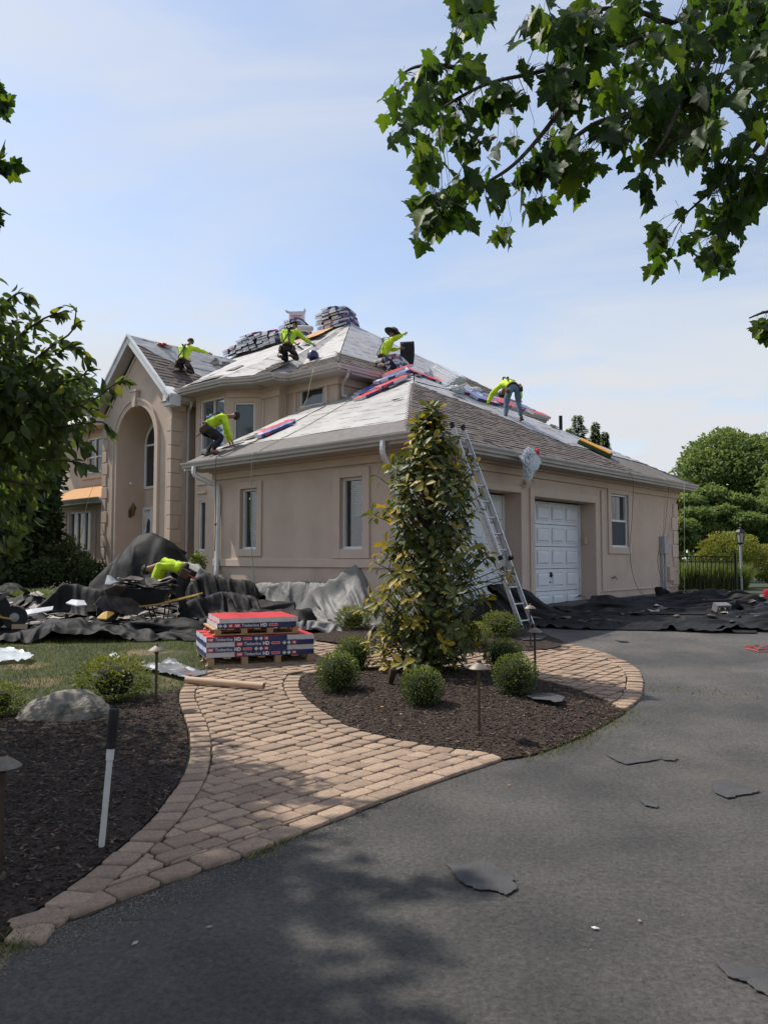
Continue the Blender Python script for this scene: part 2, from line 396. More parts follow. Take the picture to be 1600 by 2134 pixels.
M_['wrapgrey'] = pm('grey_wrapper', (.10, .10, .10), (.20, .20, .20), .35, 4, .5, 20, spec=.5, bdist=.02, c3=(.60, .60, .62), s3=5, t3=.57)
M_['hose'] = pm('reel_red', (.35, .015, .03), (.45, .03, .05), .45, 6)

def glass_mat(name, col=(.02, .03, .035), rough=.06, spec=.9):
    m = bpy.data.materials.new(name); m.use_nodes = True; b = m.node_tree.nodes['Principled BSDF']
    n = m.node_tree.nodes.new('ShaderNodeTexNoise'); n.inputs['Scale'].default_value = 1.3
    bp = m.node_tree.nodes.new('ShaderNodeBump'); bp.inputs['Strength'].default_value = .03
    m.node_tree.links.new(n.outputs['Fac'], bp.inputs['Height']); m.node_tree.links.new(bp.outputs[0], b.inputs['Normal'])
    b.inputs['Base Color'].default_value = (*col, 1); b.inputs['Roughness'].default_value = rough
    b.inputs['Specular IOR Level'].default_value = spec; b.inputs['IOR'].default_value = 1.5
    b.inputs['Alpha'].default_value = 1.0
    return m
M_['glass'] = glass_mat('window_glass')
M_['glass_mirror'] = glass_mat('mirror_glass', (.30, .34, .38), .05); M_['glass_mirror'].node_tree.nodes['Principled BSDF'].inputs['Metallic'].default_value = .75
def clear_glass():
    m = bpy.data.materials.new('clear_glass'); m.use_nodes = True; N = m.node_tree.nodes; Lk = m.node_tree.links.new
    g = N.new('ShaderNodeBsdfGlossy'); g.inputs['Roughness'].default_value = .04; t = N.new('ShaderNodeBsdfTransparent')
    t.inputs['Color'].default_value = (.78, .82, .82, 1)
    ms = N.new('ShaderNodeMixShader')
    ms.inputs[0].default_value = .13; Lk(t.outputs[0], ms.inputs[1]); Lk(g.outputs[0], ms.inputs[2]); Lk(ms.outputs[0], N['Material Output'].inputs['Surface'])
    return m
M_['clear'] = clear_glass()

def underlay(name, axis, base=(.40, .38, .36), grime=(.30, .28, .265), period=.42):
    """woven roof underlayment: light cloth with rows of small dark print dashes along the laps"""
    m = bpy.data.materials.new(name); m.use_nodes = True; N = m.node_tree.nodes; Lk = m.node_tree.links.new
    b = N['Principled BSDF']; b.inputs['Roughness'].default_value = .55; b.inputs['Specular IOR Level'].default_value = .4
    t = N.new('ShaderNodeTexCoord'); sp = N.new('ShaderNodeSeparateXYZ'); Lk(t.outputs['Object'], sp.inputs[0])
    up, al = (sp.outputs[0], sp.outputs[1]) if axis == 0 else (sp.outputs[1], sp.outputs[0])
    wob = N.new('ShaderNodeTexNoise'); wob.inputs['Scale'].default_value = .8; Lk(t.outputs['Object'], wob.inputs['Vector'])
    ad = N.new('ShaderNodeMath'); ad.operation = 'MULTIPLY_ADD'; ad.inputs[1].default_value = .12; Lk(wob.outputs['Fac'], ad.inputs[0]); Lk(up, ad.inputs[2])
    dv = N.new('ShaderNodeMath'); dv.operation = 'DIVIDE'; dv.inputs[1].default_value = period; Lk(ad.outputs[0], dv.inputs[0])
    fr = N.new('ShaderNodeMath'); fr.operation = 'FRACT'; Lk(dv.outputs[0], fr.inputs[0])
    lt = N.new('ShaderNodeMath'); lt.operation = 'LESS_THAN'; lt.inputs[1].default_value = .13; Lk(fr.outputs[0], lt.inputs[0])
    cx = N.new('ShaderNodeCombineXYZ'); s1 = N.new('ShaderNodeMath'); s1.operation = 'MULTIPLY'; s1.inputs[1].default_value = 3.0; Lk(al, s1.inputs[0])
    fl = N.new('ShaderNodeMath'); fl.operation = 'FLOOR'; Lk(dv.outputs[0], fl.inputs[0]); s2 = N.new('ShaderNodeMath'); s2.operation = 'MULTIPLY'; s2.inputs[1].default_value = 7.3; Lk(fl.outputs[0], s2.inputs[0])
    Lk(s1.outputs[0], cx.inputs[0]); Lk(s2.outputs[0], cx.inputs[1])
    dn = N.new('ShaderNodeTexNoise'); dn.inputs['Scale'].default_value = 1.0; dn.inputs['Detail'].default_value = 3; Lk(cx.outputs[0], dn.inputs['Vector'])
    gt = N.new('ShaderNodeMapRange'); gt.inputs['From Min'].default_value = .47; gt.inputs['From Max'].default_value = .58; Lk(dn.outputs['Fac'], gt.inputs['Value'])
    mu = N.new('ShaderNodeMath'); mu.operation = 'MULTIPLY'; Lk(lt.outputs[0], mu.inputs[0]); Lk(gt.outputs[0], mu.inputs[1])
    n1 = N.new('ShaderNodeTexNoise'); n1.inputs['Scale'].default_value = 1.3; n1.inputs['Detail'].default_value = 6; Lk(t.outputs['Object'], n1.inputs['Vector'])
    r1 = N.new('ShaderNodeMapRange'); r1.inputs['From Min'].default_value = .4; r1.inputs['From Max'].default_value = .68; Lk(n1.outputs['Fac'], r1.inputs['Value'])
    mx = N.new('ShaderNodeMix'); mx.data_type = 'RGBA'; mx.inputs['A'].default_value = (*base, 1); mx.inputs['B'].default_value = (*grime, 1); Lk(r1.outputs[0], mx.inputs['Factor'])
    m2 = N.new('ShaderNodeMix'); m2.data_type = 'RGBA'; m2.inputs['B'].default_value = (.10, .095, .095, 1); Lk(mx.outputs['Result'], m2.inputs['A']); Lk(mu.outputs[0], m2.inputs['Factor'])
    Lk(m2.outputs['Result'], b.inputs['Base Color'])
    mpn = N.new('ShaderNodeMapping'); mpn.inputs['Scale'].default_value = (4, 1, 4) if axis == 0 else (1, 4, 4); Lk(t.outputs['Object'], mpn.inputs['Vector'])
    bn = N.new('ShaderNodeTexNoise'); bn.inputs['Scale'].default_value = 2.2; bn.inputs['Detail'].default_value = 4; Lk(mpn.outputs[0], bn.inputs['Vector'])
    bp = N.new('ShaderNodeBump'); bp.inputs['Strength'].default_value = .6; bp.inputs['Distance'].default_value = .05; Lk(bn.outputs['Fac'], bp.inputs['Height']); Lk(bp.outputs[0], b.inputs['Normal'])
    return m
M_['under_l'] = underlay('underlayment_front', 0)
M_['under_r'] = underlay('underlayment_side', 1, (.40, .39, .40), (.31, .30, .31))  # same cloth on the shaded slopes, their cooler tint put into the colour

def asphalt():
    m = bpy.data.materials.new('asphalt'); m.use_nodes = True; N = m.node_tree.nodes; Lk = m.node_tree.links.new
    b = N['Principled BSDF']; b.inputs['Roughness'].default_value = .74; b.inputs['Specular IOR Level'].default_value = .35
    t = N.new('ShaderNodeTexCoord')
    v = N.new('ShaderNodeTexVoronoi'); v.inputs['Scale'].default_value = 70; Lk(t.outputs['Object'], v.inputs['Vector'])
    n = N.new('ShaderNodeTexNoise'); n.inputs['Scale'].default_value = 1.1; n.inputs['Detail'].default_value = 8; Lk(t.outputs['Object'], n.inputs['Vector'])
    n2 = N.new('ShaderNodeTexNoise'); n2.inputs['Scale'].default_value = 34; n2.inputs['Detail'].default_value = 7; n2.inputs['Roughness'].default_value = .8; Lk(t.outputs['Object'], n2.inputs['Vector'])
    a = N.new('ShaderNodeMix'); a.data_type = 'RGBA'; a.inputs['A'].default_value = (.076, .072, .068, 1); a.inputs['B'].default_value = (.150, .138, .124, 1)
    r = N.new('ShaderNodeMapRange'); r.inputs['From Min'].default_value = .35; r.inputs['From Max'].default_value = .68; Lk(n.outputs['Fac'], r.inputs['Value']); Lk(r.outputs[0], a.inputs['Factor'])
    c = N.new('ShaderNodeMix'); c.data_type = 'RGBA'; c.blend_type = 'MULTIPLY'; c.inputs['Factor'].default_value = .8
    r2 = N.new('ShaderNodeMapRange'); r2.inputs['From Min'].default_value = .3; r2.inputs['From Max'].default_value = .7; r2.inputs['To Min'].default_value = .3; r2.inputs['To Max'].default_value = 1.75
    Lk(n2.outputs['Fac'], r2.inputs['Value']); Lk(a.outputs['Result'], c.inputs['A']); Lk(r2.outputs[0], c.inputs['B'])
    # pale grit and sand washed out from the joints
    n3 = N.new('ShaderNodeTexNoise'); n3.inputs['Scale'].default_value = .55; n3.inputs['Detail'].default_value = 6; Lk(t.outputs['Object'], n3.inputs['Vector'])
    r3 = N.new('ShaderNodeMapRange'); r3.inputs['From Min'].default_value = .56; r3.inputs['From Max'].default_value = .74; r3.inputs['To Max'].default_value = .55; Lk(n3.outputs['Fac'], r3.inputs['Value'])
    d = N.new('ShaderNodeMix'); d.data_type = 'RGBA'; d.inputs['B'].default_value = (.15, .122, .098, 1); Lk(r3.outputs[0], d.inputs['Factor']); Lk(c.outputs['Result'], d.inputs['A'])
    sp = N.new('ShaderNodeMapRange'); sp.inputs['From Min'].default_value = .0; sp.inputs['From Max'].default_value = .08; sp.inputs['To Min'].default_value = 1; sp.inputs['To Max'].default_value = 0
    v2 = N.new('ShaderNodeTexVoronoi'); v2.inputs['Scale'].default_value = 11; v2.inputs['Randomness'].default_value = 1; Lk(t.outputs['Object'], v2.inputs['Vector']); Lk(v2.outputs['Distance'], sp.inputs['Value'])
    e = N.new('ShaderNodeMix'); e.data_type = 'RGBA'; e.inputs['B'].default_value = (.22, .20, .17, 1); Lk(sp.outputs[0], e.inputs['Factor']); Lk(d.outputs['Result'], e.inputs['A'])
    wv = N.new('ShaderNodeTexNoise'); wv.inputs['Scale'].default_value = 2.2; wv.inputs['Detail'].default_value = 5; Lk(t.outputs['Object'], wv.inputs['Vector'])
    va = N.new('ShaderNodeVectorMath'); va.operation = 'MULTIPLY_ADD'; va.inputs[1].default_value = (.7, .7, .7); Lk(wv.outputs['Color'], va.inputs[0]); Lk(t.outputs['Object'], va.inputs[2])
    v3 = N.new('ShaderNodeTexVoronoi'); v3.feature = 'DISTANCE_TO_EDGE'; v3.inputs['Scale'].default_value = .42; Lk(va.outputs[0], v3.inputs['Vector'])
    c3 = N.new('ShaderNodeMapRange'); c3.inputs['From Min'].default_value = .003; c3.inputs['From Max'].default_value = .011; c3.inputs['To Min'].default_value = .16; c3.inputs['To Max'].default_value = 0; Lk(v3.outputs['Distance'], c3.inputs['Value'])
    ck = N.new('ShaderNodeMix'); ck.data_type = 'RGBA'; ck.inputs['B'].default_value = (.022, .019, .016, 1); Lk(c3.outputs[0], ck.inputs['Factor']); Lk(e.outputs['Result'], ck.inputs['A'])
    Lk(ck.outputs['Result'], b.inputs['Base Color'])
    b1 = N.new('ShaderNodeBump'); b1.inputs['Strength'].default_value = .6; b1.inputs['Distance'].default_value = .012; Lk(v.outputs['Distance'], b1.inputs['Height'])
    b2 = N.new('ShaderNodeBump'); b2.inputs['Strength'].default_value = .9; b2.inputs['Distance'].default_value = .045; Lk(n2.outputs['Fac'], b2.inputs['Height']); Lk(b1.outputs[0], b2.inputs['Normal'])
    Lk(b2.outputs[0], b.inputs['Normal'])
    return m
M_['asphalt'] = asphalt()

def sideprint():
    """printed side of a shingle bundle: navy with blocks of white and red"""
    m = bpy.data.materials.new('bundle_side_print'); m.use_nodes = True; N = m.node_tree.nodes; Lk = m.node_tree.links.new; b = N['Principled BSDF']; b.inputs['Roughness'].default_value = .4
    t = N.new('ShaderNodeTexCoord'); s = N.new('ShaderNodeSeparateXYZ'); Lk(t.outputs['Object'], s.inputs[0]); oi = N.new('ShaderNodeObjectInfo')
    ad = N.new('ShaderNodeMath'); ad.operation = 'MULTIPLY_ADD'; ad.inputs[1].default_value = 9.0; Lk(s.outputs[0], ad.inputs[0]); rm = N.new('ShaderNodeMath'); rm.operation = 'MULTIPLY'; rm.inputs[1].default_value = 40; Lk(oi.outputs['Random'], rm.inputs[0]); Lk(rm.outputs[0], ad.inputs[2])
    fl = N.new('ShaderNodeMath'); fl.operation = 'FLOOR'; Lk(ad.outputs[0], fl.inputs[0]); wn_ = N.new('ShaderNodeTexWhiteNoise'); wn_.noise_dimensions = '1D'; Lk(fl.outputs[0], wn_.inputs['W'])
    r = N.new('ShaderNodeValToRGB'); r.color_ramp.interpolation = 'CONSTANT'; e = r.color_ramp.elements; e[0].position = 0; e[0].color = (.025, .032, .12, 1); e[1].position = .48; e[1].color = (.50, .52, .56, 1)
    x = e.new(.70); x.color = (.42, .03, .04, 1); x = e.new(.80); x.color = (.12, .14, .30, 1); Lk(wn_.outputs['Value'], r.inputs[0]); Lk(r.outputs[0], b.inputs['Base Color']); return m
M_['sideprint'] = sideprint()
# ================================================================ the house
house = thing('house', HC, R(90) - HA, 'beige stucco two storey house with its roof stripped to pale underlayment', 'house')
def V3(*a): return Vector(a)

def panel(mb, f, a0, a1, z0, z1, holes=(), depth=.12):
    """wall face in (a, z) with rectangular holes and their reveals; f(a, d, z) gives the point at depth d behind the face"""
    xs = sorted({a0, a1, *[h[0] for h in holes], *[h[1] for h in holes]}); zs = sorted({z0, z1, *[h[2] for h in holes], *[h[3] for h in holes]})
    xs = [x for x in xs if a0 <= x <= a1]; zs = [z for z in zs if z0 <= z <= z1]
    for i in range(len(xs) - 1):
        for j in range(len(zs) - 1):
            cx, cz = (xs[i] + xs[i + 1]) / 2, (zs[j] + zs[j + 1]) / 2
            if any(h[0] < cx < h[1] and h[2] < cz < h[3] for h in holes): continue
            mb.add([f(xs[i], 0, zs[j]), f(xs[i + 1], 0, zs[j]), f(xs[i + 1], 0, zs[j + 1]), f(xs[i], 0, zs[j + 1])], [(0, 1, 2, 3)])
    for h in holes:
        d = h[4] if len(h) > 4 else depth
        c = [(h[0], h[2]), (h[1], h[2]), (h[1], h[3]), (h[0], h[3])]
        for k in range(4):
            (p, q), (r_, s_) = c[k], c[(k + 1) % 4]
            mb.add([f(p, 0, q), f(r_, 0, s_), f(r_, d, s_), f(p, d, q)], [(0, 1, 2, 3)])
fT0 = lambda a, d, z: (a, d, z)                     # garage wall with the doors
fS0 = lambda a, d, z: (d, a, z)                     # garage wall with two windows
def fS(s): return lambda a, d, z: (s + d, a, z)
def fT(t): return lambda a, d, z: (a, t + d, z)
def slab(mb, f, a0, a1, z0, z1, p, d0=0.0):
    """raised band: from p proud of the face down to d0 behind it"""
    vs = [f(a, d, z) for d in (-p, d0) for z in (z0, z1) for a in (a0, a1)]
    mb.add(vs, [(0, 1, 3, 2), (4, 6, 7, 5), (0, 4, 5, 1), (1, 5, 7, 3), (3, 7, 6, 2), (2, 6, 4, 0)])
def fbox(f, a0, a1, d0, d1, z0, z1):
    m = MB(); vs = [f(a, d, z) for d in (d0, d1) for z in (z0, z1) for a in (a0, a1)]
    return m.add(vs, [(0, 1, 3, 2), (4, 6, 7, 5), (0, 4, 5, 1), (1, 5, 7, 3), (3, 7, 6, 2), (2, 6, 4, 0)])

w = MB()
panel(w, fT0, 0, 12.4, .2, 3.7, [(.95, 3.79, .2, 3.0, .45), (4.34, 7.2, .2, 2.96, .45), (8.06, 9.07, 1.88, 3.26, .07)])
panel(w, fS0, 0, 5.72, .2, 3.7, [(4.16, 4.74, 1.79, 3.11, .1), (1.04, 1.64, 1.77, 3.14, .1)])
panel(w, fS(12.4), 0, 6, .2, 3.7); panel(w, fT(5.72), 0, 2.5, .2, 3.7)
w.build('wall', M_['stucco'], house)
w = MB()
panel(w, fS(3.4), 5.2, 7.15, 3.2, 6.5, [(5.75, 6.70, 5.66, 6.16, .1)])
panel(w, fT(5.2), 3.4, 12.6, 3.2, 6.5)
panel(w, fT(7.15), 3.1, 3.4, 3.2, 6.5); panel(w, fS(3.1), 7.15, 7.9, 3.2, 6.5)
qa, qb = V3(3.1, 7.88, 0), V3(2.5, 8.65, 0); qd = (qb - qa); ql = qd.length; qd.normalize(); qn = V3(qd.y, -qd.x, 0)
if qn.x > 0: qn = -qn
def f45(a, d, z): p = qa + qd * a - qn * d; return (p.x, p.y, z)
panel(w, f45, 0, ql, 3.2, 6.5, [(.21, .80, 4.6, 5.94, .08)])
panel(w, fS(2.5), 8.65, 10.19, .2, 6.5, [(8.83, 9.98, 4.7, 6.17, .08), (9.66, 9.97, 1.82, 3.24, .08)])
panel(w, fT(10.19), 2.5, 4.2, .2, 6.5)
w.build('wall', M_['stucco'], house)

# portico with the tall arch
w = MB()
AC, AR, AZ = 12.6, 1.1, 5.2
arc = [(AC + AR * math.cos(k * math.pi / 24), AZ + AR * math.sin(k * math.pi / 24)) for k in range(25)]
out = [(14.63, .2), (14.63, 6.1), (12.65, 8.0), (10.67, 6.1), (10.67, .2), (AC - AR, .2)] + [(t, z) for t, z in arc[::-1]] + [(AC + AR, .2)]
w.add([(2.0, t, z) for t, z in out], [tuple(range(len(out)))])
ring = [(AC - AR, .2)] + arc[::-1] + [(AC + AR, .2)]
for (a, b), (c, d) in zip(ring, ring[1:]): w.add([(2.0, a, b), (2.0, c, d), (2.95, c, d), (2.95, a, b)], [(0, 1, 2, 3)])
panel(w, fS(2.95), 11.3, 13.9, .2, 6.5, [(11.6, 13.66, 3.84, 5.25, .06), (12.3, 13.68, .5, 3.24, .05)])
panel(w, fT(10.67), 2.0, 4.6, .2, 6.3)
panel(w, fS(3.9), 10.1, 10.7, .2, 6.5); panel(w, fT(14.63), 2.0, 3.4, .2, 6.3)
w.build('wall', M_['stucco'], house)
w = MB()
panel(w, fS(2.3), 14.63, 18.7, .2, 3.6, [(15.98, 17.5, 1.84, 3.2, .08)]); panel(w, fT(18.7), 2.3, 6, .2, 3.6)
panel(w, fS(3.3), 14.6, 20.2, 3.4, 6.5, [(17.2, 18.3, 4.72, 6.0, .08)]); panel(w, fT(20.2), 3.3, 9, .2, 6.5)
w.build('wall', M_['stucco'], house)

# raised stucco bands
def bands(items, mat='trim', name='trim_band'):
    for it in items:
        m = MB(); slab(m, *it); m.build(name, M_[mat], house, bevel=.006)
bands([(fT0, -.06, 12.46, 3.37, 3.52, .055, .0), (fT0, -.11, 12.51, 3.523, 3.66, .11, .0)], name='frieze')
bands([(fS0, .0, 5.76, 3.37, 3.52, .053, .0), (fS0, .0, 5.8, 3.523, 3.66, .108, .0)], name='frieze')
bands([(fS0, .003, 5.72, 1.42, 1.58, .04)], name='belt_band')
bands([(fT0, 7.26, 12.4, .76, .80, .03), (fT0, 0, .95, .76, .80, .03)], name='belt_band')
def surround(f, a0, a1, z0, z1, wd, p):
    bands([(f, a0 - wd, a0, z0 - wd, z1 + wd, p), (f, a1, a1 + wd, z0 - wd, z1 + wd, p), (f, a0, a1, z1, z1 + wd, p), (f, a0, a1, z0 - wd, z0, p)], name='window_surround')
surround(fT0, 8.06, 9.07, 1.88, 3.26, .17, .04)
surround(fS0, 4.16, 4.74, 1.79, 3.11, .15, .04)
surround(fS0, 1.04, 1.64, 1.77, 3.14, .18, .04)
bands([(fT0, .72, .95, .2, 3.14, .035), (fT0, 3.79, 3.98, .2, 3.14, .035), (fT0, 4.16, 4.34, .2, 3.14, .035), (fT0, 7.2, 7.36, .2, 3.14, .035),
       (fT0, .95, 3.79, 3.0, 3.14, .035), (fT0, 4.34, 7.2, 2.96, 3.14, .035), (fT0, 7.52, 7.66, .8, 3.3, .04)], name='door_surround')
def quoins(f, a0, w1, w2, z0, z1, p=.045, hgt=.3, gap=.09, flip=1):
    z = z0; k = 0
    while z + hgt < z1:
        wd = w1 if k % 2 == 0 else w2
        m = MB(); slab(m, f, min(a0, a0 + flip * wd), max(a0, a0 + flip * wd), z, z + hgt, p); m.build('quoin', M_['trim'], house, bevel=.008)
        z += hgt + gap; k += 1
quoins(fT0, 12.44, .44, .34, .82, 3.36, flip=-1, hgt=.38, gap=.02, p=.03)
quoins(fS(2.0), 14.66, .34, .26, .4, 5.9, flip=-1, p=.03, hgt=.36, gap=.03); quoins(fT(10.67), 1.975, .40, .30, .4, 5.9, flip=1, p=.025, hgt=.38, gap=.03)
quoins(fS(2.0), 10.645, .24, .18, .4, 5.9, flip=1, p=.015, hgt=.38, gap=.03)
# frieze of the upper walls, capitals
bands([(fS(3.4), 5.15, 7.15, 6.10, 6.38, .06)], name='frieze'); bands([(fT(5.2), 3.35, 12.6, 6.10, 6.38, .06)], name='frieze')
bands([(f45, -.03, ql + .03, 6.08, 6.38, .06)], name='frieze'); bands([(fS(2.5), 8.63, 10.24, 6.24, 6.38, .05)], name='frieze')
bands([(fS(3.1), 7.10, 7.9, 6.02, 6.2, .05), (fS(3.1), 7.07, 7.92, 6.2, 6.38, .09)], name='capital')
bands([(fS(3.4), 5.5, 6.95, 5.46, 5.56, .05), (fS(3.4), 5.55, 5.66, 5.56, 6.1, .04), (fS(3.4), 6.78, 6.9, 5.56, 6.1, .04)], name='window_surround')
bands([(fT(10.67), 1.93, 2.45, 5.92, 6.1, .06), (fT(10.67), 1.90, 2.48, 6.1, 6.28, .1)], name='capital')
bands([(fS(3.1), 7.16, 7.24, 4.2, 6.0, .035), (fS(3.1), 7.78, 7.86, 4.2, 6.0, .035)], name='pilaster_edge')
bands([(fS(2.5), 9.6, 10.05, 3.45, 3.53, .05), (fS(2.5), 9.6, 10.05, 3.70, 3.78, .05)], name='belt_band')
bands([(fS(2.3), 14.66, 18.7, 3.3, 3.5, .05)], name='frieze')
bands([(fS(2.3), 17.7, 17.78, .4, 3.2, .03), (fS(2.3), 15.6, 15.68, .4, 3.2, .03)], name='pilaster_edge')
bands([(fS(3.3), 16.9, 18.6, 4.5, 4.62, .05)], name='window_surround')
# arch moulding
m = MB(); R0, R1 = AR + .001, AR + .17
for k in range(24):
    t0, t1 = k * math.pi / 24, (k + 1) * math.pi / 24
    P = [(AC + r * math.cos(t), AZ + r * math.sin(t)) for r, t in ((R0, t0), (R1, t0), (R1, t1), (R0, t1))]
    m.prism([(1.94, a, z) for a, z in P], (.06, 0, 0))
m.build('arch_moulding', M_['trim'], house)
m = MB(); R0, R1 = AR + .17, AR + .23
for k in range(24):
    t0, t1 = k * math.pi / 24, (k + 1) * math.pi / 24
    P = [(AC + r * math.cos(t), AZ + r * math.sin(t)) for r, t in ((R0, t0), (R1, t0), (R1, t1), (R0, t1))]
    m.prism([(1.91, a, z) for a, z in P], (.09, 0, 0))
m.build('arch_moulding', M_['trim'], house)
bands([(fS(2.0), AC + AR, AC + AR + .17, .3, AZ, .06), (fS(2.0), AC - AR - .17, AC - AR, .3, AZ, .06),
       (fS(2.0), AC + AR + .17, AC + AR + .23, .3, AZ, .09), (fS(2.0), AC - AR - .23, AC - AR - .17, .3, AZ, .09)], name='arch_moulding')
m = MB(); m.prism([(1.86, AC - .08, 6.25), (1.86, AC + .08, 6.25), (1.86, AC + .14, 6.72), (1.86, AC - .14, 6.72)], (.14, 0, 0))
m.box(1.84, 2.0, AC - .18, AC + .18, 6.72, 6.79); m.build('keystone', M_['trim'], house, bevel=.008)

# windows --------------------------------------------------------
def window(f, a0, a1, z0, z1, d=.08, mull=(), rails=(), fr=.05, blind=None, glass='glass', deep=False):
    m = MB()
    for b in ((a0, a1, z0, z0 + fr), (a0, a1, z1 - fr, z1), (a0, a0 + fr, z0 + fr, z1 - fr), (a1 - fr, a1, z0 + fr, z1 - fr)):
        m2 = fbox(f, b[0], b[1], d - .045, d + .03, b[2], b[3]); m.add(m2.v, m2.f)
    wnd = m.build('window', M_['vinyl'], house, bevel=.004)
    for x in mull: fbox(f, x - .025, x + .025, d - .03, d + .02, z0 + fr, z1 - fr).build('mullion', M_['vinyl'], wnd)
    for z in rails: fbox(f, a0 + fr, a1 - fr, d - .035, d + .02, z - .025, z + .025).build('rail', M_['vinyl'], wnd)
    cuts = [a0 + fr] + list(mull) + [a1 - fr]
    for x0, x1 in zip(cuts, cuts[1:]):
        fbox(f, x0, x1, d + .022, d + .028, z0 + fr, z1 - fr).build('pane', M_['clear' if deep else glass], wnd)
    fbox(f, a0 - .02, a1 + .02, d - .07, d - .046, z0 - .03, z0 + .02).build('sill', M_['vinyl'], wnd)
    if deep:
        mm = MB(); panel(mm, lambda a, dd, z: f(a, d + .035 + dd, z), a0 - .3, a1 + .3, z0 - .3, z1 + .3, [(a0, a1, z0, z1, .6)], .6)
        mm2 = fbox(f, a0 - .3, a1 + .3, d + .62, d + .66, z0 - .3, z1 + .3); mm.add(mm2.v, mm2.f); mm.build('dark_room', M_['backdrop'], wnd)
    if blind:
        b0, b1, zb = blind; mm = MB(); z = z1 - fr
        while z > zb:
            mm2 = fbox(f, b0, b1, d + .06, d + .085, z - .034, z - .006); mm.add(mm2.v, mm2.f); z -= .042
        mm2 = fbox(f, b0, b1, d + .055, d + .09, zb - .05, zb - .02); mm.add(mm2.v, mm2.f)
        mm.build('blind', M_['blind'], wnd)
    return wnd
window(fT0, 8.06, 9.07, 1.88, 3.26, .07, rails=(2.57,), glass='glass_mirror' if False else 'glass')
window(fS0, 4.16, 4.74, 1.79, 3.11, .1, blind=(4.2, 4.5, 2.05), deep=True)
window(fS0, 1.04, 1.64, 1.77, 3.14, .1, blind=(1.08, 1.42, 2.46), deep=True)
window(fS(3.4), 5.75, 6.70, 5.66, 6.16, .08)
window(f45, .21, .80, 4.6, 5.94, .08, fr=.045)
window(fS(2.5), 8.83, 9.98, 4.7, 6.17, .08, mull=(9.36,), glass='glass_mirror')
window(fS(2.5), 9.66, 9.97, 1.82, 3.24, .07, fr=.04)
window(fS(2.3), 15.98, 17.5, 1.84, 3.2, .07, mull=(16.45, 16.98))
window(fS(3.3), 17.2, 18.3, 4.72, 6.0, .07, mull=(17.75,), rails=(5.3,))
# insect screens of the shaded windows
fbox(fT0, 8.12, 9.01, .05, .053, 1.94, 2.55).build('insect_screen', M_['screen'], house)
# arched window of the entry
wr = 1.05; m = MB()
for k in range(24):
    t0, t1 = k * math.pi / 24, (k + 1) * math.pi / 24
    P = [(AC + r * math.cos(t), 5.28 + r * math.sin(t) * .72) for r, t in ((wr - .09, t0), (wr, t0), (wr, t1), (wr - .09, t1))]
    m.prism([(2.90, a, z) for a, z in P], (.05, 0, 0))
for b in ((AC - wr, AC + wr, 5.22, 5.28), (AC - wr, AC + wr, 3.84, 3.92), (AC + wr - .09, AC + wr, 3.92, 5.22), (AC - wr, AC - wr + .09, 3.92, 5.22), (AC - .03, AC + .03, 3.92, 5.22)):
    m.box(2.90, 2.96, b[0], b[1], b[2], b[3])
aw = m.build('window', M_['vinyl'], house)
m = MB(); m.add([(2.93, AC + (wr - .05) * math.cos(k * math.pi / 20), 5.27 + (wr - .05) * .72 * math.sin(k * math.pi / 20)) for k in range(21)], [tuple(range(21))])
m.build('pane', M_['glass'], aw); MB().box(2.94, 2.95, AC - wr + .05, AC + wr - .05, 3.9, 5.24).build('pane', M_['glass'], aw)
# entry door with sidelight
m = MB()
for b in ((12.3, 13.68, 3.16, 3.24), (13.60, 13.68, .5, 3.16), (12.3, 12.38, .5, 3.16), (13.1, 13.2, .5, 3.16)): m.box(2.88, 2.99, b[0], b[1], b[2], b[3])
ed = m.build('entry_door', M_['white'], house)
MB().box(2.95, 2.99, 12.38, 13.1, .5, 3.16).build('door_leaf', M_['white'], ed)
MB().box(2.95, 2.99, 13.2, 13.60, .5, 3.16).build('side_panel', M_['white'], ed)
m = MB(); m.add([(2.945, 13.4 + .13 * math.cos(k * math.pi / 12), 2.45 + .42 * math.sin(k * math.pi / 12)) for k in range(24)], [tuple(range(24))]); m.build('oval_pane', M_['glass'], ed)

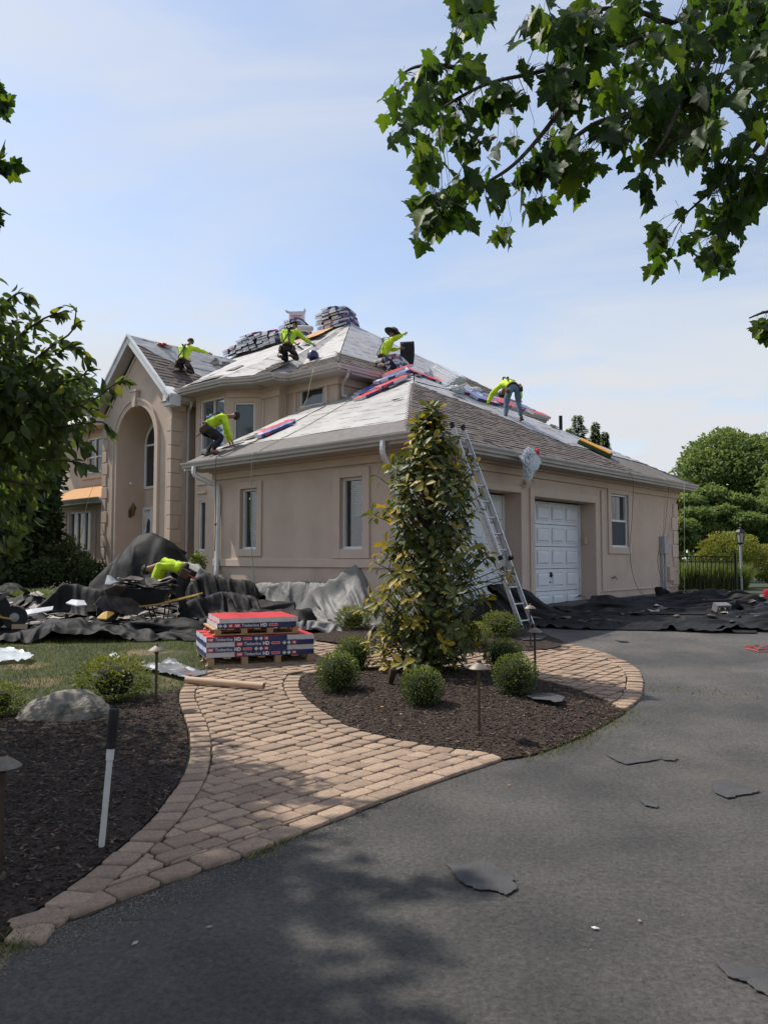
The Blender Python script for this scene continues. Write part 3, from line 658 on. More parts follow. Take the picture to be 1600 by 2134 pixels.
# garage doors: five sections of four raised panels ------------------
def garage_door(a0, a1, z1):
    f = fT0; z0 = .3; d = .42
    m = MB(); sec = (z1 - z0) / 5
    for k in range(5):
        m2 = fbox(f, a0 + .07, a1 - .07, d, d + .04, z0 + k * sec + .006, z0 + (k + 1) * sec - .006); m.add(m2.v, m2.f)
    g = m.build('garage_door', M_['door'], house, bevel=.004)
    m = MB()
    for b in ((a0, a0 + .07, z0, z1), (a1 - .07, a1, z0, z1), (a0 + .07, a1 - .07, z1 - .04, z1)):
        m2 = fbox(f, b[0], b[1], d - .03, d + .03, b[2], b[3]); m.add(m2.v, m2.f)
    m.build('door_frame', M_['white'], g)
    wdt = (a1 - a0 - .14) / 4; me = None
    for r_ in range(5):
        for c in range(4):
            x0 = a0 + .07 + c * wdt + .07; x1 = x0 + wdt - .14; y0 = z0 + r_ * sec + .09; y1 = y0 + sec - .18
            if me is None:
                mm = MB(); W2, H2 = (x1 - x0), (y1 - y0)
                mm.add([(0, 0, 0), (W2, 0, 0), (W2, 0, H2), (0, 0, H2), (.02, .014, .02), (W2 - .02, .014, .02), (W2 - .02, .014, H2 - .02), (.02, .014, H2 - .02),
                        (.06, -.012, .06), (W2 - .06, -.012, .06), (W2 - .06, -.012, H2 - .06), (.06, -.012, H2 - .06)],
                       [(0, 1, 5, 4), (1, 2, 6, 5), (2, 3, 7, 6), (3, 0, 4, 7), (4, 5, 9, 8), (5, 6, 10, 9), (6, 7, 11, 10), (7, 4, 8, 11), (8, 9, 10, 11)])
                me = mm.mesh('panel'); me.materials.append(M_['door'])
            o = link('panel', me, None, g); o.location = (x0, d - .016, y0)
    return g
gd1 = garage_door(.95, 3.79, 2.96); gd2 = garage_door(4.34, 7.2, 2.92)
m = MB(); m.box(5.72, 5.75, .37, .41, 1.15, 1.27); m.box(5.68, 5.79, .37, .395, 1.18, 1.20); m.box(5.69, 5.72, .385, .41, 1.02, 1.05); m.build('lock_handle', M_['black'], gd2)
m = MB(); m.box(2.5, 2.53, .37, .41, 1.15, 1.27); m.build('lock_handle', M_['black'], gd1)
MB().box(7.13, 7.2, .2, .27, 1.95, 2.12).build('keypad', M_['trim'], house, bevel=.01)

# the fixtures on the wall by the far corner
m = MB(); m.box(11.1, 11.42, -.16, 0, 1.72, 2.22); mt = m.build('electric_meter', M_['greybox'], house, bevel=.012)
MB().tube([(11.16, -.06, 1.72), (11.16, -.06, .75), (11.22, -.06, .5)], .035).build('conduit', M_['greybox'], mt, smooth=True)
MB().tube([(11.34, -.06, 1.72), (11.34, -.06, .7), (11.40, -.06, .45)], .035).build('conduit', M_['greybox'], mt, smooth=True)
MB().lathe([(.08, 0), (.09, .05), (.07, .10), (.03, .12)], (11.52, -.02, 2.0), 12, axis=(0, -1, 0)).build('meter_dial', M_['greybox'], mt, smooth=True)
MB().box(11.62, 11.95, -.1, 0, .95, 1.35).build('junction_box', M_['trim'], house, bevel=.01)
m = MB(); m.tube([(8.11, .0, 1.10), (8.11, -.11, 1.10), (8.12, -.13, 1.05)], .014); m.lathe([(.03, 0), (.035, .01), (.03, .02)], (8.11, -.07, 1.13), 8); m.build('water_tap', M_['brass'], house, smooth=True)
# wall lantern and camera beside the entry (niche side wall)
wl = MB().box(2.4, 2.5, 13.66, 13.7, 2.9, 3.15).build('wall_lantern', M_['brass'], house)
MB().tube([(2.45, 13.66, 3.0), (2.45, 13.58, 2.98), (2.45, 13.52, 3.02)], .012).build('bracket', M_['brass'], wl, smooth=True)
MB().lathe([(.02, -.24), (.05, -.2), (.085, -.02), (.10, .0), (.11, .02), (.06, .1), (.015, .16), (.02, .2)], (2.45, 13.50, 3.18), 8).build('lantern_body', M_['brass'], wl)
MB().lathe([(.03, 0), (.05, .03), (.05, .08), (.03, .1)], (2.42, 13.68, 4.0), 10, axis=(0, -1, -.3)).build('door_camera', M_['white'], house, smooth=True)
# garage wall floodlight, mostly behind a bag
m = MB(); m.lathe([(.05, 0), (.06, .02), (.05, .04)], (3.98, 0, 3.25), 12, axis=(0, -1, 0)); m.tube([(3.98, -.04, 3.25), (4.0, -.12, 3.22)], .015)
m.lathe([(.035, 0), (.07, .08), (.075, .11)], (3.94, -.1, 3.22), 12, axis=(-.5, -.8, -.3)); m.lathe([(.03, 0), (.035, .07), (.03, .09)], (4.14, -.06, 3.27), 10, axis=(.5, -.8, -.2)); m.build('floodlight', M_['trim'], house, smooth=True)

# ---------------------------------------------------------------- roofs
class Plane:
    def __init__(s, O, e, n, p):
        s.O, s.e, s.n, s.p = Vector(O), Vector(e), Vector(n), p
        s.N = s.e.cross(s.n + Vector((0, 0, p))).normalized()
        if s.N.z < 0: s.N = -s.N
    def pt(s, a, r, off=0.0): return s.O + s.e * a + s.n * r + Vector((0, 0, s.p * r)) + s.N * off
PR = Plane((-.5, -.5, 3.75), (1, 0, 0), (0, 1, 0), .6)
PL = Plane((-.5, -.5, 3.75), (0, 1, 0), (1, 0, 0), .485)
PM = Plane((2.9, 4.72, 6.47), (0, 1, 0), (1, 0, 0), .604)
PB = Plane((2.0, 0, 6.47), (0, 1, 0), (1, 0, 0), .513)
PMR = Plane((2.9, 4.72, 6.47), (1, 0, 0), (0, 1, 0), .677)
PP = Plane((1.7, 10.35, 6.3), (1, 0, 0), (0, 1, 0), .93)
PPL = Plane((1.7, 14.95, 6.3), (1, 0, 0), (0, -1, 0), .93)
PW = Plane((2.0, 14.64, 3.62), (0, 1, 0), (1, 0, 0), .5)
PMP = Plane((2.46, 6.75, 6.47), (0, 1, 0), (1, 0, 0), .555)
APX = (5.5, 4.36, 6.66); AP2 = (8.0, 9.27, 9.55)

deck = MB()
def poly(mb, pts, drop=.03): mb.add([(p[0], p[1], p[2] - drop) for p in pts], [tuple(range(len(pts)))])
e0 = (-.5, -.5, 3.75); e1 = (12.6, -.5, 3.75)
poly(deck, [e0, (-.5, 6.19, 3.75), (3.4, 6.19, 5.6415), (3.4, 5.2, 5.6415), (5.5, 5.2, 6.66), APX])
poly(deck, [e0, APX, e1]); poly(deck, [e1, APX, (5.5, 5.2, 6.66), (12.6, 5.2, 3.75)])
roof1 = deck.build('roof', M_['icewater'], house)
deck = MB(); Z = 6.47
E2, I1, P1, P2, B1, B2 = (2.9, 4.72, Z), (2.9, 6.53, Z), (2.46, 6.75, Z), (2.44, 7.4, Z), (2.02, 8.25, Z), (1.97, 10.3, Z)
F2 = (13.1, 4.72, Z); VP_ = (5.84, 12.65, 8.44); RL = (8, 16.5, 9.55)
facets = [[E2, I1, AP2], [I1, P1, AP2], [P1, P2, AP2], [P2, B1, AP2], [B1, B2, VP_, (8, 12.65, 9.55), AP2]]
for q in facets: poly(deck, q)
poly(deck, [E2, AP2, F2]); poly(deck, [F2, AP2, RL, (13.1, 20.5, Z)])
poly(deck, [(2.8, 14.4, Z), (2.8, 20.7, Z), RL, (8, 12.65, 9.55), (5.9, 12.65, 8.3)]); poly(deck, [(2.8, 20.7, Z), (13.1, 20.7, Z), RL])
roof2 = deck.build('roof', M_['icewater'], house)
deck = MB(); poly(deck, [(1.7, 10.35, 6.3), (2.0, 10.35, 6.3), VP_, (1.7, 12.65, 8.44)]); poly(deck, [(1.7, 14.95, 6.3), (1.7, 12.65, 8.44), VP_, (4.0, 14.95, 6.3)])
roof3 = deck.build('roof', M_['icewater'], house)
deck = MB(); poly(deck, [(2.0, 14.66, 3.62), (2.0, 18.95, 3.62), (3.3, 18.95, 4.27), (3.3, 14.66, 4.27)]); roof4 = deck.build('roof', M_['ply'], house)

def cloth_on(outline3, off, amp, mat, name='underlayment', step=.14, parent=roof1, seed=0, sx=1.0):
    """thin sheet over a flat outline, lifted and wrinkled along the plane's normal"""
    P = [Vector(p) for p in outline3]; c = P[0]
    N = Vector((0, 0, 0))
    for i in range(1, len(P) - 1): N += (P[i] - c).cross(P[i + 1] - c)
    N.normalize()
    if N.z < 0: N = -N
    ex = Vector((N.y, -N.x, 0)).normalized(); ey = N.cross(ex)
    o2 = [((p - c).dot(ex), (p - c).dot(ey)) for p in P]
    vs, fs = poly_grid(o2, step, seed=seed + 3)
    V = []
    for x, y in vs:
        w1 = mnoise.noise(Vector((x * .8 * sx, y * 3.0, seed * 9.1))) + .5 * mnoise.noise(Vector((x * 2.5, y * 5.0, seed * 3.7)))
        V.append(tuple(c + ex * x + ey * y + N * (off + amp * (w1 + .6))))
    me = bpy.data.meshes.new(name); me.from_pydata(V, [], fs); me.update()
    if sum(p.normal.dot(N) for p in me.polygons) < 0: me.flip_normals()
    return link(name, me, M_[mat], parent, True)
def on(pl, pts): return [pl.pt(a, r_) for a, r_ in pts]
# torn lower edges
def ragged(p, q, n, amp, seed):
    r_ = random.Random(seed); return [(p[0] + (q[0] - p[0]) * i / n + r_.uniform(-amp, amp) * (0 < i < n), p[1] + (q[1] - p[1]) * i / n + r_.uniform(-amp, amp) * (0 < i < n)) for i in range(n + 1)]
hipL = lambda r_: .81 * r_; hipR = lambda r_: 1.235 * r_; hipF = lambda r_: 13.1 - 1.461 * r_
# front plane: grey membrane at the eave, then the white rolls, lap over lap
cloth_on(on(PL, [(0.02, .02), (6.67, .02), (6.67, .86)] + ragged((6.6, .82), (.62, .84), 14, .02, 3)[1:]), .012, .008, 'icewater', 'eave_membrane', .16)
rr = [.80, 2.05, 3.30, 4.55, 6.0]
for k in range(4):
    r0, r1 = rr[k], rr[k + 1] + .06 if k < 3 else 6.0
    aL0 = 6.67 if r0 < 3.3 else 5.68; aL1 = 6.67 if r1 < 3.5 else 5.68
    pts = ragged((hipL(r0), r0), (aL0, r0), 12, .025, k)
    if aL0 != aL1: pts += [(6.67, r1 if r1 < 3.9 else 3.88), (5.68, 3.88)]
    if k == 2: pts = ragged((hipL(r0), r0), (6.6, r0), 10, .02, k) + [(6.6, 3.86), (5.68, 3.86)]
    pts += [(aL1 if k != 2 else 5.68, r1), (hipL(r1), r1)]
    cloth_on(on(PL, pts), .018 + .006 * (k % 2), .012, 'under_l', seed=k + 1)
# side plane
aend = [(0, 9.6), (.3, 9.2), (.6, 8.8), (1.0, 8.25), (1.4, 7.6), (1.7, 7.1), (2.0, 6.75), (2.5, 6.2), (3.0, 5.2), (3.4, 4.3)]
AEN = lambda r_: float(np.interp(r_, [x for x, _ in aend], [y for _, y in aend]))
cloth_on(on(PR, [(9.2, .02), (13.0, .02), (hipF(1.1) - .02, 1.1), (8.0, 1.25)]), .012, .008, 'icewater', 'eave_membrane', .16)
low = [(AEN(r_) + .02 - .12, r_) for r_ in (3.4, 3.2, 3.0, 2.75, 2.5, 2.25, 2.0, 1.85, 1.7)]
cloth_on(on(PR, low + ragged((7.0, 1.62), (6.9, 1.6), 1, 0, 1) + [(hipF(1.6), 1.6), (hipF(2.6), 2.6)] + [(hipF(3.7), 3.7), (hipR(3.7), 3.7)]), .020, .014, 'under_r', seed=11)
cloth_on(on(PR, ragged((7.55, 1.22), (hipF(.95), .95), 14, .03, 6) + [(hipF(1.72), 1.72), (6.9, 1.72)]), .026, .012, 'under_r', seed=12)
cloth_on(on(PR, ragged((hipR(3.62), 3.62), (hipF(3.62), 3.62), 8, .03, 7) + [(6.02, 4.86)]), .032, .014, 'under_r', seed=13, step=.12)
# upper roof
for i, q in enumerate(facets):
    cen = sum((Vector(p) for p in q), Vector()) / len(q)
    cloth_on(q, .02 + .003 * i, .016, 'under_l', seed=20 + i, parent=roof2, step=.17)
cloth_on([E2, F2, AP2], .03, .016, 'under_r', seed=30, parent=roof2, step=.17)
cloth_on([(2.8, 14.4, Z), (2.8, 20.7, Z), RL, (8, 12.65, 9.55), (5.9, 12.65, 8.3)], .02, .014, 'under_l', seed=31, parent=roof2, step=.3)
cloth_on(on(PP, ragged((.05, 1.95), (2.3, .78), 9, .04, 8) + [(1.6, .55), (4.14, 2.3), (.0, 2.3)]), .02, .02, 'under_r', seed=40, parent=roof3, step=.12)

def courses(pl, r0, r1, amin, amax, parent, step=.128, mat='shingle', seed=1, lift=.012):
    """overlapping shingle courses, each a strip of tabs of uneven length and thickness"""
    r_ = random.Random(seed); r = r0; k = 0
    while r < r1:
        a, b = amin(r), amax(r) + r_.uniform(-.12, .12)
        if b - a > .15:
            m = MB(); x = a
            while x < b:
                x2 = min(b, x + r_.uniform(.12, .34)); t = r_.choice((.012, .02, .024)); y0 = r - (.0 if t < .015 else .006)
                m.add([pl.pt(x, y0, lift), pl.pt(x2, y0, lift), pl.pt(x2, r + step * 1.12, lift + .002), pl.pt(x, r + step * 1.12, lift + .002),
                       pl.pt(x, y0, lift + t), pl.pt(x2, y0, lift + t), pl.pt(x2, r + step * 1.12, lift + .004), pl.pt(x, r + step * 1.12, lift + .004)],
                      [(4, 5, 6, 7), (0, 1, 5, 4), (1, 2, 6, 5), (3, 0, 4, 7)])
                x = x2 + .004
            m.build('shingle_course', M_[mat], parent)
        r += step; k += 1
courses(PR, -.03, 3.4, lambda r_: hipR(max(r_, 0)) + .01, AEN, roof1, seed=2)
courses(PP, -.03, 1.95, lambda r_: .0, lambda r_: float(np.interp(r_, [0, .78, 1.95], [1.9, 2.3, .05])), roof3, seed=3)
courses(PM, -.03, .52, lambda r_: r_ * .9, lambda r_: 1.8 - r_ * .2, roof2, seed=4, lift=.045)
courses(PMR, -.03, .62, lambda r_: r_ * 1.05, lambda r_: 4.2 - r_, roof2, seed=5, lift=.05)
courses(PMP, -.03, .85, lambda r_: -.02 - r_ * .0, lambda r_: .75 + r_ * .25, roof2, seed=6, lift=.045)
# hip cap shingles along the far hip and the step of bare shingles at the main roof's far eave
pa, pb = Vector(PR.pt(13.1, 0)), Vector(APX)
for k in range(26):
    a = pa.lerp(pb, k * .0345 + .01); b = pa.lerp(pb, k * .0345 + .05); d = (b - a).normalized(); sd = d.cross(Vector((0, 0, 1))).normalized()
    m = MB(); up = Vector((0, 0, .03))
    m.add([a + sd * .14 - up * 1.2, a + up * 1.6, a - sd * .14 - up * 1.2, b + sd * .14 - up * 1.6, b + up * .4, b - sd * .14 - up * 1.6, a + sd * .14 - up * 2, a - sd * .14 - up * 2],
          [(0, 1, 4, 3), (1, 2, 5, 4), (6, 7, 2, 1, 0)])
    if k < 13: m.build('hip_cap', M_['shingle_dark'], roof1)
courses(PMR, 0, 2.2, lambda r_: 7.0 + r_ * .2, lambda r_: 10.2 - r_ * 1.12, roof2, seed=7, lift=.045)
# bare plywood and torn flaps on the ridge of the main roof
cloth_on([(5.2, 9.35, 8.1 + .12), (5.9, 8.6, 8.35 + .2), (7.6, 9.6, 9.33 + .1), (7.4, 10.4, 9.26 + .06)], .03, .01, 'ply', 'bare_deck', .2, parent=roof2)
cloth_on(on(PMP, [(.3, .95), (1.5, .8), (1.9, 1.1), (1.2, 1.35), (.9, 1.2)]), .05, .01, 'icewater', 'torn_membrane', .12, parent=roof2)
cloth_on(on(PB, [(8.5, .05), (10.2, .05), (10.2, .35), (9.4, .5), (8.6, .42)]), .05, .03, 'icewater', 'torn_membrane', .12, parent=roof2)
cloth_on(on(PB, [(8.9, .9), (9.9, 1.3), (9.7, 1.75), (9.2, 1.5)]), .05, .02, 'icewater', 'torn_membrane', .12, parent=roof2)

# gutters, fascia, soffits -----------------------------------------
def gutter(p, q, outw, name='gutter', zt=0.0):
    """K-style gutter from p to q (top inner edge), outw = outward unit vector"""
    p, q, o = Vector(p), Vector(q), Vector(outw); u = Vector((0, 0, 1))
    prof = [(0, 0), (0, -.115), (.065, -.115), (.078, -.075), (.115, -.035), (.12, -.003), (.112, -.003), (.108, -.02), (.01, -.02), (.01, 0)]
    m = MB(); n = len(prof)
    A_ = [p + o * a + u * b for a, b in prof]; B_ = [q + o * a + u * b for a, b in prof]
    m.add(A_ + B_, [(i, (i + 1) % n, n + (i + 1) % n, n + i) for i in range(n)] + [tuple(range(n)), tuple(range(n, 2 * n))[::-1]])
    g = m.build(name, M_['gutter'], house); return g
SOF = [0.0]
def fascia(p, q, outw, wd=.5, h=.17):
    p, q, o = Vector(p), Vector(q), Vector(outw); u = Vector((0, 0, 1)); m = MB()
    m.prism([p - u * .004, p - u * h, q - u * h, q - u * .004], -o * .022)
    m.build('fascia', M_['gutter'], house)
    m = MB(); SOF[0] += .0017; h = h + SOF[0]; m.prism([p - o * .024 - u * (h - .01), q - o * .024 - u * (h - .01), q - o * wd - u * (h - .01), p - o * wd - u * (h - .01)], (0, 0, -.012)); m.build('soffit', M_['soffit'], house)
for p, q, o, wd in (((-.5, -.62, 3.75), (-.5, 6.19, 3.75), (-1, 0, 0), .5), ((-.5, -.5, 3.75), (12.6, -.5, 3.75), (0, -1, 0), .5),
                    ((2.9, 4.60, Z), (2.9, 6.56, Z), (-1, 0, 0), .5), ((2.9, 4.72, Z), (13.1, 4.72, Z), (0, -1, 0), .5),
                    ((2.46, 6.62, Z), (2.44, 7.46, Z), (-1, 0, 0), .66), ((2.02, 8.2, Z), (1.97, 10.42, Z), (-1, 0, 0), .55),
                    ((1.6, 10.35, 6.28), (2.7, 10.35, 6.28), (0, -1, 0), .33), ((2.0, 14.70, 3.6), (2.0, 18.95, 3.6), (-1, 0, 0), .32),
                    ((2.8, 14.9, Z), (2.8, 20.7, Z), (-1, 0, 0), .5)):
    gutter(p, q, o); fascia(p, q, o, wd)
def slant_gutter(p, q):
    p, q = Vector(p), Vector(q); d = (q - p).normalized(); o = Vector((d.y, -d.x, 0))
    if o.x + o.y > 0: o = -o
    gutter(p, q, o); fascia(p, q, o, .6)
slant_gutter((2.44, 7.40, Z), (2.02, 8.25, Z)); slant_gutter((2.9, 6.53, Z), (2.46, 6.75, Z))
# soffit closing board over the bay
m = MB(); m.prism([(2.92, 4.74, 6.325), (2.92, 6.53, 6.325), (2.48, 6.76, 6.325), (2.46, 7.41, 6.325), (2.04, 8.25, 6.325), (1.99, 10.3, 6.325), (4.5, 10.3, 6.325), (4.5, 5.4, 6.325), (13, 5.4, 6.325), (13, 4.74, 6.325)], (0, 0, -.012)); m.build('soffit', M_['soffit'], house)
m = MB(); m.prism([(-.48, -.48, 3.604), (-.48, .3, 3.604), (.3, .3, 3.604), (.3, -.48, 3.604)], (0, 0, -.012)); m.prism([(-.48, 5.6, 3.604), (-.48, 6.18, 3.604), (3, 6.18, 3.604), (3, 5.6, 3.604)], (0, 0, -.012)); m.build('soffit', M_['soffit'], house)
m = MB(); m.prism([(-.5, 6.19, 3.75), (3.4, 6.19, 5.64), (3.4, 6.19, 5.46), (-.5, 6.19, 3.58)], (0, .02, 0)); m.build('rake_board', M_['gutter'], house)
# gable rakes of the portico
m = MB()
for t0, t1 in ((10.25, 12.65), (15.05, 12.65)):
    za, zb = 6.20, 6.3 + .93 * 2.3 + .03
    m.prism([(1.66, t0, za + .06), (1.66, t1, zb + .0), (1.66, t1, zb - .27), (1.66, t0, za - .20)], (.03, 0, 0))
m.build('rake_board', M_['white'], house)
m = MB()
for t0, t1 in ((10.22, 12.65), (15.08, 12.65)):
    za, zb = 6.26, 6.3 + .93 * 2.3 + .07
    m.prism([(1.62, t0, za), (1.62, t1, zb), (1.62, t1, zb - .07), (1.62, t0, za - .07)], (.10, 0, 0))
m.build('drip_edge', M_['white'], house)
m = MB()
for t0, t1 in ((10.45, 12.65), (14.85, 12.65)):
    m.prism([(1.69, t0, 6.18), (1.69, t1, 8.16), (2.0, t1, 8.16), (2.0, t0, 6.18)], (0, 0, -.02))
m.build('rake_soffit', M_['soffit'], house)
m = MB(); m.prism([(1.66, 10.22, 6.32), (1.66, 10.22, 5.98), (1.66, 10.62, 5.98), (1.66, 10.62, 6.6)], (.34, 0, 0)); m.build('rake_return', M_['white'], house); m = MB(); m.prism([(1.66, 15.08, 6.32), (1.66, 15.08, 5.98), (1.66, 14.68, 5.98), (1.66, 14.68, 6.6)], (.34, 0, 0)); m.build('rake_return', M_['white'], house)
bands([(fS(2.0), 10.75, 14.55, 6.02, 6.06, .0)], name='belt_band') if False else None
m = MB(); m.prism([(1.97, 10.8, 6.22), (1.97, 12.65, 7.98), (1.97, 12.65, 7.86), (1.97, 10.9, 6.22)], (.03, 0, 0)); m.prism([(1.97, 14.5, 6.22), (1.97, 12.65, 7.98), (1.97, 12.65, 7.86), (1.97, 14.4, 6.22)], (.03, 0, 0)); m.build('gable_moulding', M_['trim'], house)
m = MB(); m.prism([(1.98, 18.9, 3.60), (1.98, 14.66, 3.60), (1.98, 14.66, 3.42), (1.98, 18.9, 3.42)], (.02, 0, 0)); m.prism([(1.97, 14.67, 3.62), (3.28, 14.67, 4.27), (3.28, 14.67, 4.05), (1.97, 14.67, 3.4)], (0, -.03, 0)); m.build('rake_board', M_['white'], house)
# downspouts
def spout(path, mat='gutter', r=.042):
    m = MB(); path = smooth_line(path, 4)
    m.tube(path, r, 6); return m.build('downspout', M_[mat], house, smooth=False)
spout([(-.56, 5.72, 3.64), (-.55, 5.70, 3.45), (-.25, 5.55, 3.28), (-.07, 5.50, 3.15), (-.07, 5.50, 2.2), (-.07, 5.5, 1.5), (-.1, 5.48, 1.2), (-.1, 5.5, .5)], 'white', .055)
spout([(-.56, .04, 3.64), (-.56, .04, 3.42), (-.3, .1, 3.2), (-.08, .12, 3.08), (-.07, .12, 2.2), (-.07, .12, .6)], 'white', .055)
spout([(3.25, 4.66, 6.36), (3.25, 4.70, 6.2), (3.42, 4.98, 6.12), (3.5, 5.11, 6.05), (3.5, 5.11, 5.84), (3.45, 4.98, 5.76), (3.4, 4.9, 5.74)])
spout([(2.35, 10.24, 6.18), (2.4, 10.3, 6.05), (2.5, 10.57, 5.92), (2.52, 10.6, 5.8), (2.52, 10.6, .5)])
# vent pipe and its flashing (far end of the side plane)
p = PR.pt(9.64, 2.48); m = MB(); m.tube([p, p + Vector((0, 0, .42))], .05, 10); m.build('vent_pipe', M_['black'], roof1, smooth=True)
# ================================================================ ground, driveway, path, beds
def g2(pts): return [(p.x, p.y) for p in (gr(u, v) for u, v in pts)]
# one sheet to the horizon
xs = [-1500, -400, -120, -60, -30, -20, -12, -6, -3, 0, 3, 6, 12, 20, 30, 60, 120, 400, 1500]
ys = [-200, -30, -5, 0, 3, 6.5, 9, 12, 14, 16, 19, 23, 40, 90, 200, 500, 1500]
V = [(x, y, G(x, y) - .012) for y in ys for x in xs]; n = len(xs)
F = [(j * n + i, j * n + i + 1, (j + 1) * n + i + 1, (j + 1) * n + i) for j in range(len(ys) - 1) for i in range(n - 1)]
me = bpy.data.meshes.new('ground'); me.from_pydata(V, [], F); me.update()
tag(link('ground', me, M_['far_ground']), kind='structure')

# driveway
drive = [(-9, -3), (16, -3), (16, 17.8), (11, 20.5), (8.6, 21.6), (7.5, 22.2), (.2, 13.6), (-.4, 12.0), (-.5, 10), (-1.2, 7.5), (-3.4, 3.6), (-9, 3.0)]
o = sheet('driveway', drive, .004, .5, M_['asphalt']); tag(o, kind='structure')
# sidewalk beyond the fence
sw = [(8.5, 19.9), (16, 18.0), (16, 19.6), (8.6, 21.9)]
o = sheet('sidewalk', sw, .012, .6, M_['concrete']); tag(o, kind='structure')
sw2 = [(-16, 19.6), (-7.2, 19.3), (-6.6, 20.3), (-16, 20.9)]
o = sheet('sidewalk', sw2, .012, .6, M_['concrete']); tag(o, kind='structure')

LOW = [(0, 1992), (31, 1959), (116, 1931), (187, 1912), (266, 1878), (334, 1853), (397, 1828), (500, 1795), (600, 1755), (700, 1714), (869, 1649), (1049, 1587)]
ISL_L = [(1049, 1587), (1011, 1574), (927, 1564), (856, 1552), (785, 1537), (725, 1517), (664, 1480), (633, 1453), (623, 1429), (630, 1412), (657, 1405)]
ISL_T = [(657, 1405), (715, 1398), (772, 1394), (850, 1392), (930, 1394), (1008, 1402), (1060, 1410), (1120, 1421)]
ISL_R = [(1120, 1421), (1170, 1432), (1212, 1446), (1255, 1462), (1303, 1484)]
ARC = [(1303, 1484), (1329, 1465), (1340, 1442), (1338, 1411), (1321, 1392), (1282, 1372), (1232, 1355), (1185, 1346)]
TOP = [(1185, 1346), (1147, 1356), (1088, 1361), (980, 1363), (880, 1357), (790, 1351), (720, 1346), (656, 1338), (600, 1320), (500, 1308), (420, 1300)]
LEFT = [(420, 1300), (416, 1340), (424, 1375), (431, 1401), (400, 1418), (386, 1428), (375, 1445), (373, 1462), (383, 1495), (393, 1525), (396, 1575), (386, 1612), (369, 1644), (331, 1697), (297, 1734), (266, 1762), (200, 1816), (116, 1881), (59, 1919), (20, 1955), (0, 1975)]
path_px = LOW + ISL_L[1:] + ISL_T[1:] + ISL_R[1:] + ARC[1:] + TOP[1:] + LEFT[1:]
path_xy = g2(path_px)
# extend beyond the left frame edge
path_xy = path_xy + [(-2.45, 2.95), (-2.5, 2.85)]
base = sheet('paver_path', path_xy, .010, .25, M_['soil']); tag(base, kind='structure')

# flower island between the two arms of the path
isl_xy = g2(ISL_L + ISL_T[1:] + ISL_R[1:] + [(1296, 1492), (1262, 1512), (1215, 1537), (1160, 1560), (1105, 1578)])
def mound(poly_, h, fall=.5):
    P = np.array([(p[0], p[1]) for p in poly_]); Q = np.roll(P, -1, 0)
    def f(x, y):
        d = Q - P; w = ((x - P[:, 0]) * d[:, 0] + (y - P[:, 1]) * d[:, 1]) / ((d ** 2).sum(1) + 1e-9); w = np.clip(w, 0, 1)
        ds = np.sqrt(((P[:, 0] + w * d[:, 0] - x) ** 2 + (P[:, 1] + w * d[:, 1] - y) ** 2).min())
        return h * (1 - math.exp(-(ds / fall))) + .012 * mnoise.noise(Vector((x * 9, y * 9, 1))) * min(1, ds / .08) + .008 * mnoise.noise(Vector((x * 25, y * 25, 5))) * min(1, ds / .08)
    return f
isl_h = mound(isl_xy, .10)
o = sheet('planting_bed', isl_xy, .02, .07, M_['mulch'], isl_h); tag(o, kind='structure')
bed2_px = [(1185, 1344), (1147, 1354), (1088, 1359), (980, 1361), (880, 1355), (790, 1349), (720, 1344), (656, 1336), (650, 1300), (700, 1275), (800, 1262), (950, 1262), (1030, 1280), (1090, 1305), (1140, 1325)]
bed2_xy = g2(bed2_px); bed2_h = mound(bed2_xy, .06)
o = sheet('planting_bed', bed2_xy, .02, .10, M_['mulch'], bed2_h); tag(o, kind='structure')
bedL_px = [(400, 1418), (386, 1430), (371, 1445), (370, 1462), (380, 1495), (390, 1525), (392, 1575), (382, 1612), (366, 1644), (328, 1697), (294, 1734), (262, 1762), (196, 1816), (112, 1881), (55, 1919), (16, 1955), (-6, 1975)]
edge_px = [(0, 1497), (60, 1490), (140, 1476), (219, 1462), (328, 1447), (384, 1437)]
bedL_xy = g2(bedL_px[1:]) + [(-2.45, 3.05), (-5.5, 3.2), (-6.5, 6.0)] + g2(edge_px)
bedL_h = mound(bedL_xy, .05)
o = sheet('planting_bed', bedL_xy, .02, .07, M_['mulch'], bedL_h); tag(o, kind='structure')
lawn_xy = g2([(384, 1437), (328, 1447), (219, 1462), (140, 1476), (60, 1490), (0, 1497)]) + [(-6.5, 6.0), (-16, 8), (-30, 30), (-12, 26), (-9, 22), (-5.4, 15.5)] + g2([(420, 1300), (414, 1340), (422, 1375), (429, 1401), (400, 1416)])
o = sheet('lawn', lawn_xy, .006, .4, M_['grass_base']); tag(o, kind='structure')
lawn2 = [(8.2, 22.6), (40, 14), (60, 60), (-30, 60), (-30, 34), (-3, 30), (2, 26)]
